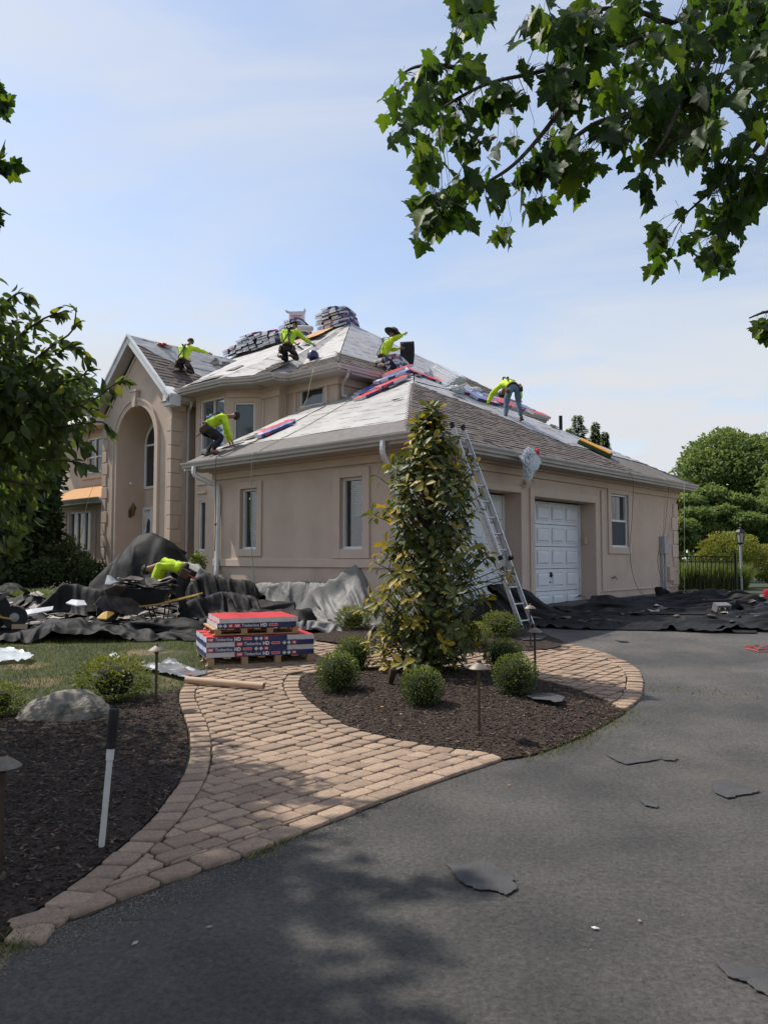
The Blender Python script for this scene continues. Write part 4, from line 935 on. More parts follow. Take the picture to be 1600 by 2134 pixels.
# ---- mulch chips, straw, grit
def scatter_mesh(name, shape, tris, items, mat, kind='stuff', parent=None):
    me = leaf_mesh_from(name, shape, tris, items); me.polygons.foreach_set('use_smooth', [False] * len(me.polygons))
    o = link(name, me, mat, parent)
    if kind: o['kind'] = kind
    return o
CHIP = ([(-.18, -.5, 0), (.2, -.45, .03), (.14, .5, .05), (-.2, .42, 0), (0, 0, .16)], [(0, 1, 4), (1, 2, 4), (2, 3, 4), (3, 0, 4)])
chipmat = leafmat('bark_chip', (.010, .006, .005), (.055, .033, .024), (.17, .12, .085), .9, 0.0, .3, .62)
def chips(xy, hf, n, seed):
    r_ = random.Random(seed); X0, X1 = min(p[0] for p in xy), max(p[0] for p in xy); Y0, Y1 = min(p[1] for p in xy), max(p[1] for p in xy); it = []
    while len(it) < n:
        x, y = r_.uniform(max(X0, -4.5), X1), r_.uniform(Y0, Y1)
        if not inside(xy, x, y): continue
        a = r_.uniform(0, 6.3); d = (math.cos(a), math.sin(a), r_.uniform(-.25, .25)); nn = (r_.uniform(-.4, .4), r_.uniform(-.4, .4), 1)
        it.append(((x, y, G(x, y) + .024 + hf(x, y)), d, nn, r_.choice((.014, .02, .028, .04)) * r_.uniform(.7, 1.2), min(1, r_.random() ** 1.6)))
    return it
cmb = chips(isl_xy, isl_h, 15000, 1) + chips(bedL_xy, bedL_h, 22000, 2) + chips(bed2_xy, bed2_h, 3500, 3)
o = scatter_mesh('mulch_chips', *CHIP, cmb, chipmat)
# ---- lawn grass
grassmat = leafmat('grass_blades', (.035, .055, .012), (.10, .135, .03), (.30, .24, .12), .7, .3, .2, .62)
BLADE = ([(-.07, 0, 0), (.07, 0, 0), (.035, .6, .1), (0, 1, .28), (-.035, .6, .1)], [(0, 1, 2), (0, 2, 4), (4, 2, 3)])
r_ = random.Random(5); it = []
while len(it) < 42000:
    x, y = r_.uniform(-8.5, -1.9), 7.4 + (r_.random() ** 1.2) * 6.5
    if not inside(lawn_xy, x, y): continue
    dry = mnoise.noise(Vector((x * .8, y * .8, 3))) + .5 * mnoise.noise(Vector((x * 2.4, y * 2.4, 8)))
    if dry > .28 and r_.random() < .55: continue
    a = r_.uniform(0, 6.3); tone = min(1, max(0, .38 + dry * .75 + r_.uniform(-.22, .3)))
    it.append(((x, y, G(x, y) + .004), (math.cos(a) * .5, math.sin(a) * .5, 1), (math.cos(a + 1.5), math.sin(a + 1.5), .2), r_.uniform(.028, .055), tone))
scatter_mesh('grass', *BLADE, it, grassmat)
# weeds and grass along the joint between asphalt and beds
it = []
for seg, n, w in ((g2([(1303, 1486), (1262, 1512), (1215, 1537), (1160, 1560), (1105, 1580)]), 900, .09), (g2([(1212, 1448), (1303, 1486)]), 500, .07), (g2([(0, 1992), (70, 1945)]), 260, .05),
                  (g2([(20, 1490), (219, 1464), (384, 1440)]), 900, .12), (g2([(520, 1790), (620, 1750)]), 120, .03), (g2([(1340, 1440), (1420, 1440), (1600, 1458)]), 160, .08), (g2([(90, 1520), (215, 1515)]), 120, .08)):
    for _ in range(n):
        k = r_.randrange(len(seg) - 1); t = r_.random(); x = seg[k][0] + (seg[k + 1][0] - seg[k][0]) * t + r_.gauss(0, w); y = seg[k][1] + (seg[k + 1][1] - seg[k][1]) * t + r_.gauss(0, w)
        a = r_.uniform(0, 6.3); it.append(((x, y, G(x, y) + .008), (math.cos(a) * .7, math.sin(a) * .7, 1), (math.cos(a + 1.5), math.sin(a + 1.5), .2), r_.uniform(.02, .05), min(1, max(0, r_.gauss(.6, .25)))))
scatter_mesh('weeds', *BLADE, it, grassmat)
# sand washed against the path edge
sandmat = leafmat('grit', (.06, .05, .04), (.16, .125, .095), (.42, .38, .33), .95, 0, .2, .55)
it = []
low = g2(LOW)
for _ in range(9000):
    k = r_.randrange(len(low) - 1); t = r_.random(); d = abs(r_.gauss(0, .16))
    x = low[k][0] + (low[k + 1][0] - low[k][0]) * t; y = low[k][1] + (low[k + 1][1] - low[k][1]) * t
    x += .35 * d; y -= .94 * d
    a = r_.uniform(0, 6.3); it.append(((x, y, G(x, y) + .006), (math.cos(a), math.sin(a), 0), (r_.uniform(-.3, .3), r_.uniform(-.3, .3), 1), r_.uniform(.003, .009), r_.random()))
for _ in range(3500):
    x, y = r_.uniform(-4, 5), r_.uniform(2.4, 12)
    if y < 3 + 0 or inside(path_xy, x, y) or inside(isl_xy, x, y) or inside(bedL_xy, x, y): continue
    a = r_.uniform(0, 6.3); it.append(((x, y, G(x, y) + .006), (math.cos(a), math.sin(a), 0), (r_.uniform(-.3, .3), r_.uniform(-.3, .3), 1), r_.uniform(.003, .008), r_.random() ** 2))
scatter_mesh('grit', *CHIP, it, sandmat)

# ---- pavers: tumbled stones laid in rows along the driveway edge, a soldier course round every curve
def paver_mesh(poly_, h=.022, cham=.008):
    """poly_: 2-D outline round its own centre; returns a rounded stone"""
    n = len(poly_); c = Vector((0, 0)); P = [Vector(p) for p in poly_]
    def shrink(d):
        out = []
        for p in P:
            L = p.length; out.append(p * max(.2, (L - d * 1.3) / L) if L > 1e-6 else p)
        return out
    rings = [(P, -.01), (P, h - cham * .8), (shrink(cham * .55), h - cham * .2), (shrink(cham * 1.5), h)]
    V = []; F = []
    for ring, z in rings: V += [(q.x, q.y, z) for q in ring]
    for k in range(3):
        for i in range(n): F.append((k * n + i, k * n + (i + 1) % n, (k + 1) * n + (i + 1) % n, (k + 1) * n + i))
    F.append(tuple(3 * n + i for i in range(n)))
    return V, F
def clip_half(poly_, px, py, nx, ny):
    out = []; n = len(poly_)
    for i in range(n):
        a, b = poly_[i], poly_[(i + 1) % n]; da = (a[0] - px) * nx + (a[1] - py) * ny; db = (b[0] - px) * nx + (b[1] - py) * ny
        if da >= 0: out.append(a)
        if (da >= 0) != (db >= 0):
            t = da / (da - db); out.append((a[0] + (b[0] - a[0]) * t, a[1] + (b[1] - a[1]) * t))
    return out
def area(p): return abs(sum(p[i][0] * p[(i + 1) % len(p)][1] - p[(i + 1) % len(p)][0] * p[i][1] for i in range(len(p)))) / 2
def resample(pts, step):
    pts = [Vector(p[:2]) for p in pts]; L = [0]
    for a, b in zip(pts, pts[1:]): L.append(L[-1] + (b - a).length)
    n = max(2, int(round(L[-1] / step))); out = []
    for i in range(n + 1):
        d = L[-1] * i / n; k = max(j for j in range(len(L)) if L[j] <= d + 1e-9); k = min(k, len(pts) - 2)
        out.append(pts[k].lerp(pts[k + 1], (d - L[k]) / max(1e-9, L[k + 1] - L[k])))
    return out
stones = []; inner_edges = []
rp = random.Random(11)
def soldier(px, w, ln, side):
    """course of stones along a curve; side=+1 when the path lies left of the walking direction"""
    pts = resample([(p.x, p.y) for p in smooth_line([Vector((*q, 0)) for q in g2(px)], 5)], ln)
    inn = []
    nrm = []
    for i in range(len(pts)):
        d = (pts[min(i + 1, len(pts) - 1)] - pts[max(i - 1, 0)]).normalized(); nrm.append(Vector((-d.y, d.x)) * side)
    for i in range(len(pts) - 1):
        gpx = .006 / ln; ww = w * rp.uniform(.95, 1.05)
        a, b = pts[i].lerp(pts[i + 1], gpx), pts[i].lerp(pts[i + 1], 1 - gpx); n0, n1 = nrm[i], nrm[i + 1]
        q = [a + n0 * .006, b + n1 * .006, b + n1 * ww, a + n0 * ww]
        q = [(v.x + rp.uniform(-.004, .004), v.y + rp.uniform(-.004, .004)) for v in q]
        if area(q) > .004: stones.append((q, 1))
        inn.append(((pts[i] + n0 * (w + .008)), (pts[i + 1] + n1 * (w + .008)), (n0 + n1).normalized()))
    inner_edges.extend(inn)
soldier(LOW[1:], .15, .235, 1)
soldier(ISL_L[:-1][::1], .17, .165, 1)
soldier(ISL_L[-2:] + ISL_T[1:], .15, .16, 1) if False else None
soldier(ARC, .19, .155, 1)
soldier(LEFT[5:], .17, .165, 1)
e0_ = Vector(g2([(400, 1828)])[0]); e1_ = Vector(g2([(1049, 1587)])[0]); ed = (e1_ - e0_).normalized(); en = Vector((-ed.y, ed.x))
row = 0; yy = .02
PE = [(Vector(path_xy[i]), Vector(path_xy[(i + 1) % len(path_xy)])) for i in range(len(path_xy))]
def near_cuts(c, rad):
    out = []
    for a, b, nn in inner_edges:
        m_ = (a + b) / 2
        if (m_ - c).length < rad + (b - a).length * .6: out.append((a, nn))
    for a, b in PE:
        d = b - a; L2 = d.length_squared
        if L2 < 1e-9: continue
        t = max(0, min(1, (c - a).dot(d) / L2)); q = a + d * t
        if (q - c).length < rad: nn = Vector((-d.y, d.x)).normalized(); out.append((q + nn * .005, nn))
    return out
# is the path outline counter-clockwise?
ccw = sum(a.x * b.y - b.x * a.y for a, b in PE) > 0
if not ccw: PE = [(b, a) for a, b in PE]
while yy < 10:
    rw = (.165, .13, .165, .165)[row % 4]
    xx = -6 + rp.uniform(0, .2)
    while xx < 8:
        ln = rp.choice((.12, .17, .17, .24, .24)); c = e0_ + ed * (xx + ln / 2) + en * (yy + rw / 2)
        if -3.6 < c.x < 5.2 and 2.6 < c.y < 15 and inside(path_xy, c.x, c.y):
            q = []
            for sx_, sy_ in ((0, 0), (1, 0), (1, 1), (0, 1)):
                p = e0_ + ed * (xx + .006 + (ln - .012) * sx_ + rp.uniform(-.006, .006)) + en * (yy + .006 + (rw - .012) * sy_ + rp.uniform(-.005, .005)); q.append((p.x, p.y))
            for a, nn in near_cuts(c, .17):
                if len(q) >= 3: q = clip_half(q, a.x, a.y, nn.x, nn.y)
            if len(q) >= 3 and area(q) > .0022: stones.append((q, 0))
        xx += ln
    yy += rw; row += 1
# round the corners a little
def round_poly(q, k=.16):
    out = []; n = len(q)
    for i in range(n):
        p, a, b = Vector(q[i]), Vector(q[i - 1]), Vector(q[(i + 1) % n])
        out += [p.lerp(a, min(k, .013 / max(.021, (a - p).length))), p.lerp(b, min(k, .013 / max(.021, (b - p).length)))]
    return [(v.x, v.y) for v in out]
def vis(q):
    cx, cy = sum(p[0] for p in q) / len(q), sum(p[1] for p in q) / len(q)
    return cx, cy
cand = []
for q, s_ in stones:
    cx, cy = vis(q)
    inframe = abs(cx / cy) < .51 and cy > 2.95
    cand.append((0 if inframe else 1, cy, q))
cand.sort(key=lambda t: (t[0], t[1]))
rest = MB()
for k, (fl, cy_, q) in enumerate(cand):
    q = round_poly(q); cx, cy = vis(q); loc = [(x - cx, y - cy) for x, y in q]
    Vv, Ff = paver_mesh(loc, .024 + rp.uniform(-.004, .005))
    tilt = Matrix.Rotation(rp.uniform(-.018, .018), 4, 'X') @ Matrix.Rotation(rp.uniform(-.018, .018), 4, 'Y')
    if k < 298:
        me = bpy.data.meshes.new('paver'); me.from_pydata(Vv, [], Ff); me.update()
        o = link('paver', me, M_['paver'], base, True); me.set_sharp_from_angle(angle=R(50))
        o.matrix_basis = Matrix.Translation((cx, cy, G(cx, cy) + .006)) @ tilt
    else:
        z = G(cx, cy) + .006
        rest.add([tuple((tilt @ Vector(v)) + Vector((cx, cy, z))) for v in Vv], Ff)
M_['paver_far'] = pm('paver_far', (.25, .172, .120), (.36, .262, .188), .93, 5.5, .5, 150, bdist=.006, c3=(.20, .14, .105), s3=2.6, t3=.55)
o = rest.build('paver', M_['paver_far'], base); o['kind'] = 'stuff'
print('stones', len(stones))
# ================================================================ plants
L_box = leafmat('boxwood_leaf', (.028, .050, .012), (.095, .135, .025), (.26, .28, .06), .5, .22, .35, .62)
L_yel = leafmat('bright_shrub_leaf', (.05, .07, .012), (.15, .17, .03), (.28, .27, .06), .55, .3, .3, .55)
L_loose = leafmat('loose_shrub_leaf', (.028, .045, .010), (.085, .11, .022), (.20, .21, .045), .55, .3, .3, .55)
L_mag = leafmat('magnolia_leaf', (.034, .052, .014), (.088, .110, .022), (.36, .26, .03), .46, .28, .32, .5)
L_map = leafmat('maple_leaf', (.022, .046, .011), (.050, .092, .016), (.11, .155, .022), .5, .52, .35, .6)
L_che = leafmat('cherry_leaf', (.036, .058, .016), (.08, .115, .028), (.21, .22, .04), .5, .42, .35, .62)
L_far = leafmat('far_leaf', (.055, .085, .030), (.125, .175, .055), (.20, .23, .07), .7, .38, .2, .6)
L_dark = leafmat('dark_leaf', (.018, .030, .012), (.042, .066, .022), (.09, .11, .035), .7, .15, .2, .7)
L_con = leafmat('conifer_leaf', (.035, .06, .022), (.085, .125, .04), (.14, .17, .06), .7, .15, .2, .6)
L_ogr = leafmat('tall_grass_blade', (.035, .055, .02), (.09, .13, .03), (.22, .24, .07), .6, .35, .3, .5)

def cloud(n, lobes, size, seed, shell=.55, down=.25, tone_f=None, clump=1.0, szv=.35):
    """leaves spread through ellipsoid lobes, gathered in clumps, denser near the surface"""
    r_ = random.Random(seed); it = []; W = [l[3] if len(l) > 3 else 1 for l in lobes]
    rad_v = [(Vector(l[0]), Vector(l[1]) if hasattr(l[1], '__len__') else Vector((l[1],) * 3)) for l in lobes]
    vol = [v[1].x * v[1].y * v[1].z for v in rad_v]; tot = sum(v ** .75 for v in vol)
    for (c, rr_), vv in zip(rad_v, vol):
        k = int(n * vv ** .75 / tot)
        for _ in range(k):
            d = rand_dir(r_); q = shell + (1 - shell) * r_.random() ** .6
            nz_ = mnoise.noise(Vector((d.x * 2.1, d.y * 2.1, d.z * 2.1)) * clump + c)
            q *= 1 + .28 * nz_
            p = c + Vector((d.x * rr_.x, d.y * rr_.y, d.z * rr_.z)) * q
            if mnoise.noise(p * 1.7 / max(rr_) * 2.4 + Vector((seed, 0, 0))) < -.24: continue
            ld = (d * .8 + rand_dir(r_) * .8 + Vector((0, 0, -down))); nn = (d + rand_dir(r_) * .7)
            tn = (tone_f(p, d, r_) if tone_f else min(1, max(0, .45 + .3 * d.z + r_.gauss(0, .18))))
            it.append((tuple(p), tuple(ld), tuple(nn), size * (1 + r_.uniform(-szv, szv)), tn))
    return it
def limbs(mb, root, tips, r0, seed, wob=.15):
    r_ = random.Random(seed)
    for tip, rs in tips:
        a, b = Vector(root), Vector(tip); P = [a]
        for k in range(1, 5):
            t = k / 5; q = a.lerp(b, t); q.z = a.z + (b.z - a.z) * (t ** .8)
            P.append(q + Vector((r_.uniform(-wob, wob), r_.uniform(-wob, wob), r_.uniform(-wob, wob) * .5)))
        P.append(b); mb.tube(P, [rs * (1 - .8 * k / 5) + .004 for k in range(6)], 6)
def plant(name, label, cat, loc, group=None): return thing(name, loc, 0, label, cat, group)
def rel(items, loc): L0 = Vector(loc); return [((i[0][0] - L0.x, i[0][1] - L0.y, i[0][2] - L0.z), *i[1:]) for i in items]
def tree(name, label, cat, base, h_trunk, r_trunk, lobes, n, size, mat, seed, shape=LEAF_SMALL, group=None, limb=True, core=None, **kw):
    t = plant(name, label, cat, base, group); b = Vector(base)
    m = MB(); tips = [((Vector(l[0]) - b), r_trunk * .5) for l in lobes]
    m.tube([(0, 0, -.1), (.02, .03, h_trunk * .5), (-.03, .02, h_trunk), (0, 0, h_trunk * 1.35)], [r_trunk * 1.25, r_trunk, r_trunk * .85, r_trunk * .5], 9)
    if limb: limbs(m, (0, 0, h_trunk * .85), tips, r_trunk, seed)
    m.build('trunk', M_['bark'], t, smooth=True)
    it = rel(cloud(n, lobes, size, seed, **kw), base)
    o = link('crown', leaf_mesh_from('crown', *shape, it), mat, t)
    return t, it

# --- far right: round tree, layered tree, dome shrub, conifers -------
def bp(u, v, y): return at(u, v, y)
def lobe(u, v, y, rpx, rz=None, ry=None):
    k = y / 1616.0; return (bp(u, v, y), (rpx * k, (ry or rpx) * k, (rz or rpx) * k))
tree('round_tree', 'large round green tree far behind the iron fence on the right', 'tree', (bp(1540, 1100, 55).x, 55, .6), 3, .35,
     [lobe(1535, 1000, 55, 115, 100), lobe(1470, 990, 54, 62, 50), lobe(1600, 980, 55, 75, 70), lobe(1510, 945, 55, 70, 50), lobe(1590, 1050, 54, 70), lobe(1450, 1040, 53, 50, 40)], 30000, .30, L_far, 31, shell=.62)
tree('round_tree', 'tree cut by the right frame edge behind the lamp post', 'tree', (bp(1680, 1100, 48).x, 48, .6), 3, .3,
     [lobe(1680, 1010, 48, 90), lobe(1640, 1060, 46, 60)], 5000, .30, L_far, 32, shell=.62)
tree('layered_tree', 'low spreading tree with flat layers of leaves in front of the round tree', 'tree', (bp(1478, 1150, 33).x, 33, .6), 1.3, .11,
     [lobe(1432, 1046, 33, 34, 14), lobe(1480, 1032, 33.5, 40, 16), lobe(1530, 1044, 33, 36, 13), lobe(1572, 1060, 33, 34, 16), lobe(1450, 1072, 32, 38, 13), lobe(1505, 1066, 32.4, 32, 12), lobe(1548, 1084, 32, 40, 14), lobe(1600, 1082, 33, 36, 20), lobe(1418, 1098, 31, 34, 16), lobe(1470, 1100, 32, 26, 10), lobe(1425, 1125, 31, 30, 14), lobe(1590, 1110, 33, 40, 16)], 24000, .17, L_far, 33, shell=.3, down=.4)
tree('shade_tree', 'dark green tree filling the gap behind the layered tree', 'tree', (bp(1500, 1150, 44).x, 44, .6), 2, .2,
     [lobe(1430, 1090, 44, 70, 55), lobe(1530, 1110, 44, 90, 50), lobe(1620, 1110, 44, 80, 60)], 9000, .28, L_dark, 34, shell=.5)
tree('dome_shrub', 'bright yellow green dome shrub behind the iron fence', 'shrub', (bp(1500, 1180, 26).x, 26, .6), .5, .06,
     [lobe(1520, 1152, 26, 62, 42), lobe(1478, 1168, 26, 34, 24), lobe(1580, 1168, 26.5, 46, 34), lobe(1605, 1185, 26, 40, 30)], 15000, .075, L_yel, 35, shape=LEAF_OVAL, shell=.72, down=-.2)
for k, (u, v0, v1, y, w, lb) in enumerate(((1203, 864, 935, 46, 20, 'broad evergreen top showing over the garage roof'), (1240, 879, 940, 44, 13, 'narrow evergreen top right of the broad one over the roof'), (1260, 899, 945, 43, 10, 'smallest evergreen tip low over the garage roof'), (1184, 893, 940, 47, 9, 'thin evergreen tip left of the broad one over the roof'))):
    k_ = y / 1616.0; zt = bp(u, v0, y).z; x = bp(u, v0, y).x; r_ = random.Random(k); it = []
    for _ in range(7000):
        h = r_.random() ** .7; a = r_.uniform(0, 6.3); rr_ = (w * k_ * (.22 + 2.6 * h) * (.75 + .35 * math.sin(h * 40 + a * 2))) * r_.random() ** .4
        if k == 0: rr_ *= 1.1
        z = zt - h * 4.6; it.append(((rr_ * math.cos(a), rr_ * math.sin(a), z - .6), (math.cos(a), math.sin(a), -.1), (0, 0, 1), r_.uniform(.12, .24), min(1, max(0, r_.gauss(.45, .2)))))
    t = plant('evergreen_tree', lb, 'tree', (x, y, .6)); MB().tube([(0, 0, 0), (0, 0, zt - .8)], [.2, .02], 7).build('trunk', M_['bark'], t)
    link('crown', leaf_mesh_from('crown', *LEAF_SMALL, it), L_far, t)
# far woods all round the horizon
r_ = random.Random(77); it = []
for k in range(16000):
    x = r_.uniform(-150, 170); y = 105 + r_.uniform(-6, 6); h = 6.5 + 2.5 * mnoise.noise(Vector((x * .06, 1, 1))) + 1.2 * mnoise.noise(Vector((x * .3, 4, 1)))
    z = .4 + h * r_.random() ** .8; it.append(((x, y, z), tuple(rand_dir(r_)), (r_.uniform(-.5, .5), -1, r_.uniform(0, 1)), r_.uniform(.9, 1.7), min(1, max(0, r_.gauss(.3, .2) + .03 * z))))
scatter_mesh('far_woods', *LEAF_SMALL, it, L_far)
# tall ornamental grass behind the fence
r_ = random.Random(8); base = gr(1470, 1252) ; gx, gy = bp(1486, 1200, 24.6).x, 24.6
t = plant('ornamental_grass', 'wide clump of tall arching grass behind the iron fence', 'grass clump', (gx, gy, .6)); it = []
GB = ([(-.012, 0, 0), (.012, 0, 0), (.011, .35, .02), (-.011, .35, .02), (.009, .68, .12), (-.009, .68, .12), (0, 1, .32)], [(0, 1, 2), (0, 2, 3), (3, 2, 4), (3, 4, 5), (5, 4, 6)])
for _ in range(5200):
    x, y = r_.uniform(-1.2, .85), r_.uniform(-.5, .6); a = r_.uniform(0, 6.3); lean = r_.uniform(.05, .45)
    it.append(((x, y, 0), (math.cos(a) * lean + .22 * (x + .2), math.sin(a) * lean, 1), (math.cos(a), math.sin(a), .1), r_.uniform(.62, 1.02), min(1, max(0, r_.gauss(.45, .25)))))
link('foliage', leaf_mesh_from('foliage', *GB, it), L_ogr, t)

# --- left background ---------------------------------------------------
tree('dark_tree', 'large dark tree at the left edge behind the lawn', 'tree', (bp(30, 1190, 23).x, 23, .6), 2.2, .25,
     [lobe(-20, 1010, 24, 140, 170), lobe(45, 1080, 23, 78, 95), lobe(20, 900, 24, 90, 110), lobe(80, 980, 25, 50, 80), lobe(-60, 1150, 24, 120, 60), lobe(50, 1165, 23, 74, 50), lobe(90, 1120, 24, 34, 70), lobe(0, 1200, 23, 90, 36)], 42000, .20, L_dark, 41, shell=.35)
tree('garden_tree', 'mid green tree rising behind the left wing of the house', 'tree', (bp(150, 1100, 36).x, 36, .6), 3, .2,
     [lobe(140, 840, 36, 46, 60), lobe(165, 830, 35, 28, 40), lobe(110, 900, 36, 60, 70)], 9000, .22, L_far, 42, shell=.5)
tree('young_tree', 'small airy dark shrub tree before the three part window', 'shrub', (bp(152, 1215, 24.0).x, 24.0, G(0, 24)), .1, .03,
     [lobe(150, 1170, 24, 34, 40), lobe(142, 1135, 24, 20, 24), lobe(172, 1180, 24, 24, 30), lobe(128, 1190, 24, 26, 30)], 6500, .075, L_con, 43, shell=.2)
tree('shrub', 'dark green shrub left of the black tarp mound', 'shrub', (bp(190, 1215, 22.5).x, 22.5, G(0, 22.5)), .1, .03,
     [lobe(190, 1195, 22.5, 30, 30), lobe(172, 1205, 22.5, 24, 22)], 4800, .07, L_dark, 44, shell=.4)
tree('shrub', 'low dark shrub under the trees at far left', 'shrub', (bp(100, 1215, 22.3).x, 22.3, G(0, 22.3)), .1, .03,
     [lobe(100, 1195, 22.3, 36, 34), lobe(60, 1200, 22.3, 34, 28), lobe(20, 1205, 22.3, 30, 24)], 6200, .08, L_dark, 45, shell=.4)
tree('shrub', 'small leafy green plant between tarp pile and garage downspout', 'shrub', (bp(413, 1200, 18.6).x, 18.6, G(0, 18.6)), .05, .015,
     [lobe(412, 1172, 18.6, 17, 20), lobe(414, 1200, 18.6, 16, 26), lobe(412, 1225, 18.6, 15, 24)], 2600, .06, L_box, 46, shell=.3)
def fountain(u, v, y, name, lb, n, h, sp, mat, seed):
    p = bp(u, v, y); p.z = G(p.x, p.y); t = plant(name, lb, 'grass clump', p); r_ = random.Random(seed); it = []
    for _ in range(n):
        a = r_.uniform(0, 6.3); it.append(((r_.gauss(0, sp * .3), r_.gauss(0, sp * .3), 0), (math.cos(a) * .7, math.sin(a) * .7, 1), (math.cos(a), math.sin(a), .2), h * r_.uniform(.6, 1.1), min(1, max(0, r_.gauss(.4, .25)))))
    link('foliage', leaf_mesh_from('foliage', *GB, it), mat, t)
fountain(75, 1235, 18, 'ornamental_grass', 'grass clump beside the rounded rock at far left', 1500, .55, .8, L_ogr, 3)
fountain(105, 1238, 17.2, 'ornamental_grass', 'grass clump at the tip of the black tarp', 1300, .45, .7, L_ogr, 4)
fountain(215, 1635, 5.2, 'weed', 'thin green weed sprouting in the left mulch near the white pipe', 26, .14, .1, L_ogr, 5)
fountain(262, 1492, 7.6, 'weed', 'small weed tuft in the mulch right of the boulder', 30, .14, .14, L_ogr, 6)
fountain(600, 1318, 0, 'weed', '', 0, .1, .1, L_ogr, 7) if False else None

# --- clipped boxwoods --------------------------------------------------
def box_variant(seed, n=3300, size=.024, loose=0.0, tone0=.38, mat=L_box):
    r_ = random.Random(seed); it = []
    for _ in range(n):
        d = rand_dir(r_)
        q = 1 - .30 * r_.random() ** 1.8 + .07 * mnoise.noise(d * 3.2 + Vector((seed, 0, 0))) + loose * r_.random() * (.3 + .7 * max(0, mnoise.noise(d * 5 + Vector((seed, 2, 0))) + .3))
        if mnoise.noise(d * 6 + Vector((0, seed, 0))) < -.38: q *= .86
        p = Vector((d.x * q, d.y * q, d.z * q * .98 + .0)); 
        if p.z < -.86: continue
        ld = d * .9 + rand_dir(r_) * .7 + Vector((0, 0, .35)); tn = min(1, max(0, tone0 + .34 * d.z + .2 * mnoise.noise(d * 4) + r_.gauss(0, .17)))  # tone climbs towards the top: the lit crown is put into leaf colour
        it.append((tuple(p), tuple(ld), tuple(d + rand_dir(r_) * .6), size / .27 * r_.uniform(.7, 1.3), tn))
    return leaf_mesh_from('foliage', *LEAF_SMALL, it)
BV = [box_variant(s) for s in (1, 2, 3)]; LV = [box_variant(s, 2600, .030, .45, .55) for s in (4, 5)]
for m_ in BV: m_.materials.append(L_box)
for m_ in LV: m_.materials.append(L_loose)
core_me = MB().lathe([(.05, -.80), (.5, -.72), (.74, -.3), (.78, .15), (.6, .55), (.3, .76), (.03, .8)], (0, 0, 0), 14).mesh('shade_core'); core_me.materials.append(M_['twig'])
M_['core'] = pm('shrub_shade', (.010, .014, .006), (.016, .02, .008), .95, 9); core_me.materials.clear(); core_me.materials.append(M_['core'])  # solid dark filler: shade between the leaves is put into its colour
def boxwood(u, v, rpx, label, k, loose=False, squash=.94, hf=isl_h, group='clipped boxwoods in the island bed'):
    p = gr(u, v); p.z = G(p.x, p.y) + .02 + (hf(p.x, p.y) if hf else 0); rad = rpx * p.y / 1616.0
    t = plant('boxwood' if not loose else 'low_shrub', label, 'shrub', p, group)
    for me_, nm in (((LV if loose else BV)[k % (2 if loose else 3)], 'foliage'), (core_me, 'shade_core')):
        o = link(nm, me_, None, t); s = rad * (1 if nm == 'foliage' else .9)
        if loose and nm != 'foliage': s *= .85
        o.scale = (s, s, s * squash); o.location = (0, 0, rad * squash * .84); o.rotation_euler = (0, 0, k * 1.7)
    MB().tube([(0, 0, -.03), (0, 0, rad * .5)], .012, 6).build('stem', M_['bark'], t)
    return t
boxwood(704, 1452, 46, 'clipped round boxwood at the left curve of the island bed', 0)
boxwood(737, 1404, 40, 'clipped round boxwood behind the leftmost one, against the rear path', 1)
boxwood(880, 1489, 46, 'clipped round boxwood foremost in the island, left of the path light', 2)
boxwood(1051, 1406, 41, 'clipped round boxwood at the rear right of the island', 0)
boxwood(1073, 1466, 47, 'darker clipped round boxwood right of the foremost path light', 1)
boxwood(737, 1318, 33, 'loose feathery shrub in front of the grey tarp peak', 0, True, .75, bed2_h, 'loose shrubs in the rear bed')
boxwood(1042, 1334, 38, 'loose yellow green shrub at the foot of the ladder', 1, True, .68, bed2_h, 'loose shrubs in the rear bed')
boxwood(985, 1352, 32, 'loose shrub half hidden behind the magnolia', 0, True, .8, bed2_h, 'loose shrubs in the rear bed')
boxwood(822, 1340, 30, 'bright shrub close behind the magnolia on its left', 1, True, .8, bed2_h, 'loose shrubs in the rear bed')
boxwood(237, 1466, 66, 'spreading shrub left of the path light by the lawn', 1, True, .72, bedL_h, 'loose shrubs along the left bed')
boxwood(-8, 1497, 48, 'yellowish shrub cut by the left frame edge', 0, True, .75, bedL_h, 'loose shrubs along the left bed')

# --- magnolia -----------------------------------------------------------
mp_ = gr(896, 1412); mp_.z += .10
mag = plant('magnolia', 'tall columnar magnolia with bronze young leaves in the island bed', 'tree', mp_)
MAGL = ([(0, 0, 0), (-.13, .25, .03), (-.23, .58, .06), (-.17, .84, .02), (0, 1, -.08), (.17, .84, .02), (.23, .58, .06), (.13, .25, .03), (0, .3, -.02), (0, .7, -.02)],
        [(0, 8, 1), (1, 8, 9), (1, 9, 2), (2, 9, 3), (3, 9, 4), (4, 9, 5), (5, 9, 6), (6, 9, 7), (7, 9, 8), (7, 8, 0)])
r_ = random.Random(21); m = MB(); it = []
m.tube([(0, 0, -.1), (.02, .0, .8), (-.02, .02, 1.8), (.0, 0, 2.6), (-.03, 0, 3.1)], [.05, .042, .034, .022, .006], 8)
prof = [(.0, .50), (.25, .62), (.8, .68), (1.2, .66), (1.55, .56), (1.95, .60), (2.3, .54), (2.55, .42), (2.75, .26), (3.0, .15), (3.3, .05)]
PR_ = lambda z: float(np.interp(z, [a for a, _ in prof], [b for _, b in prof]))
tips = []
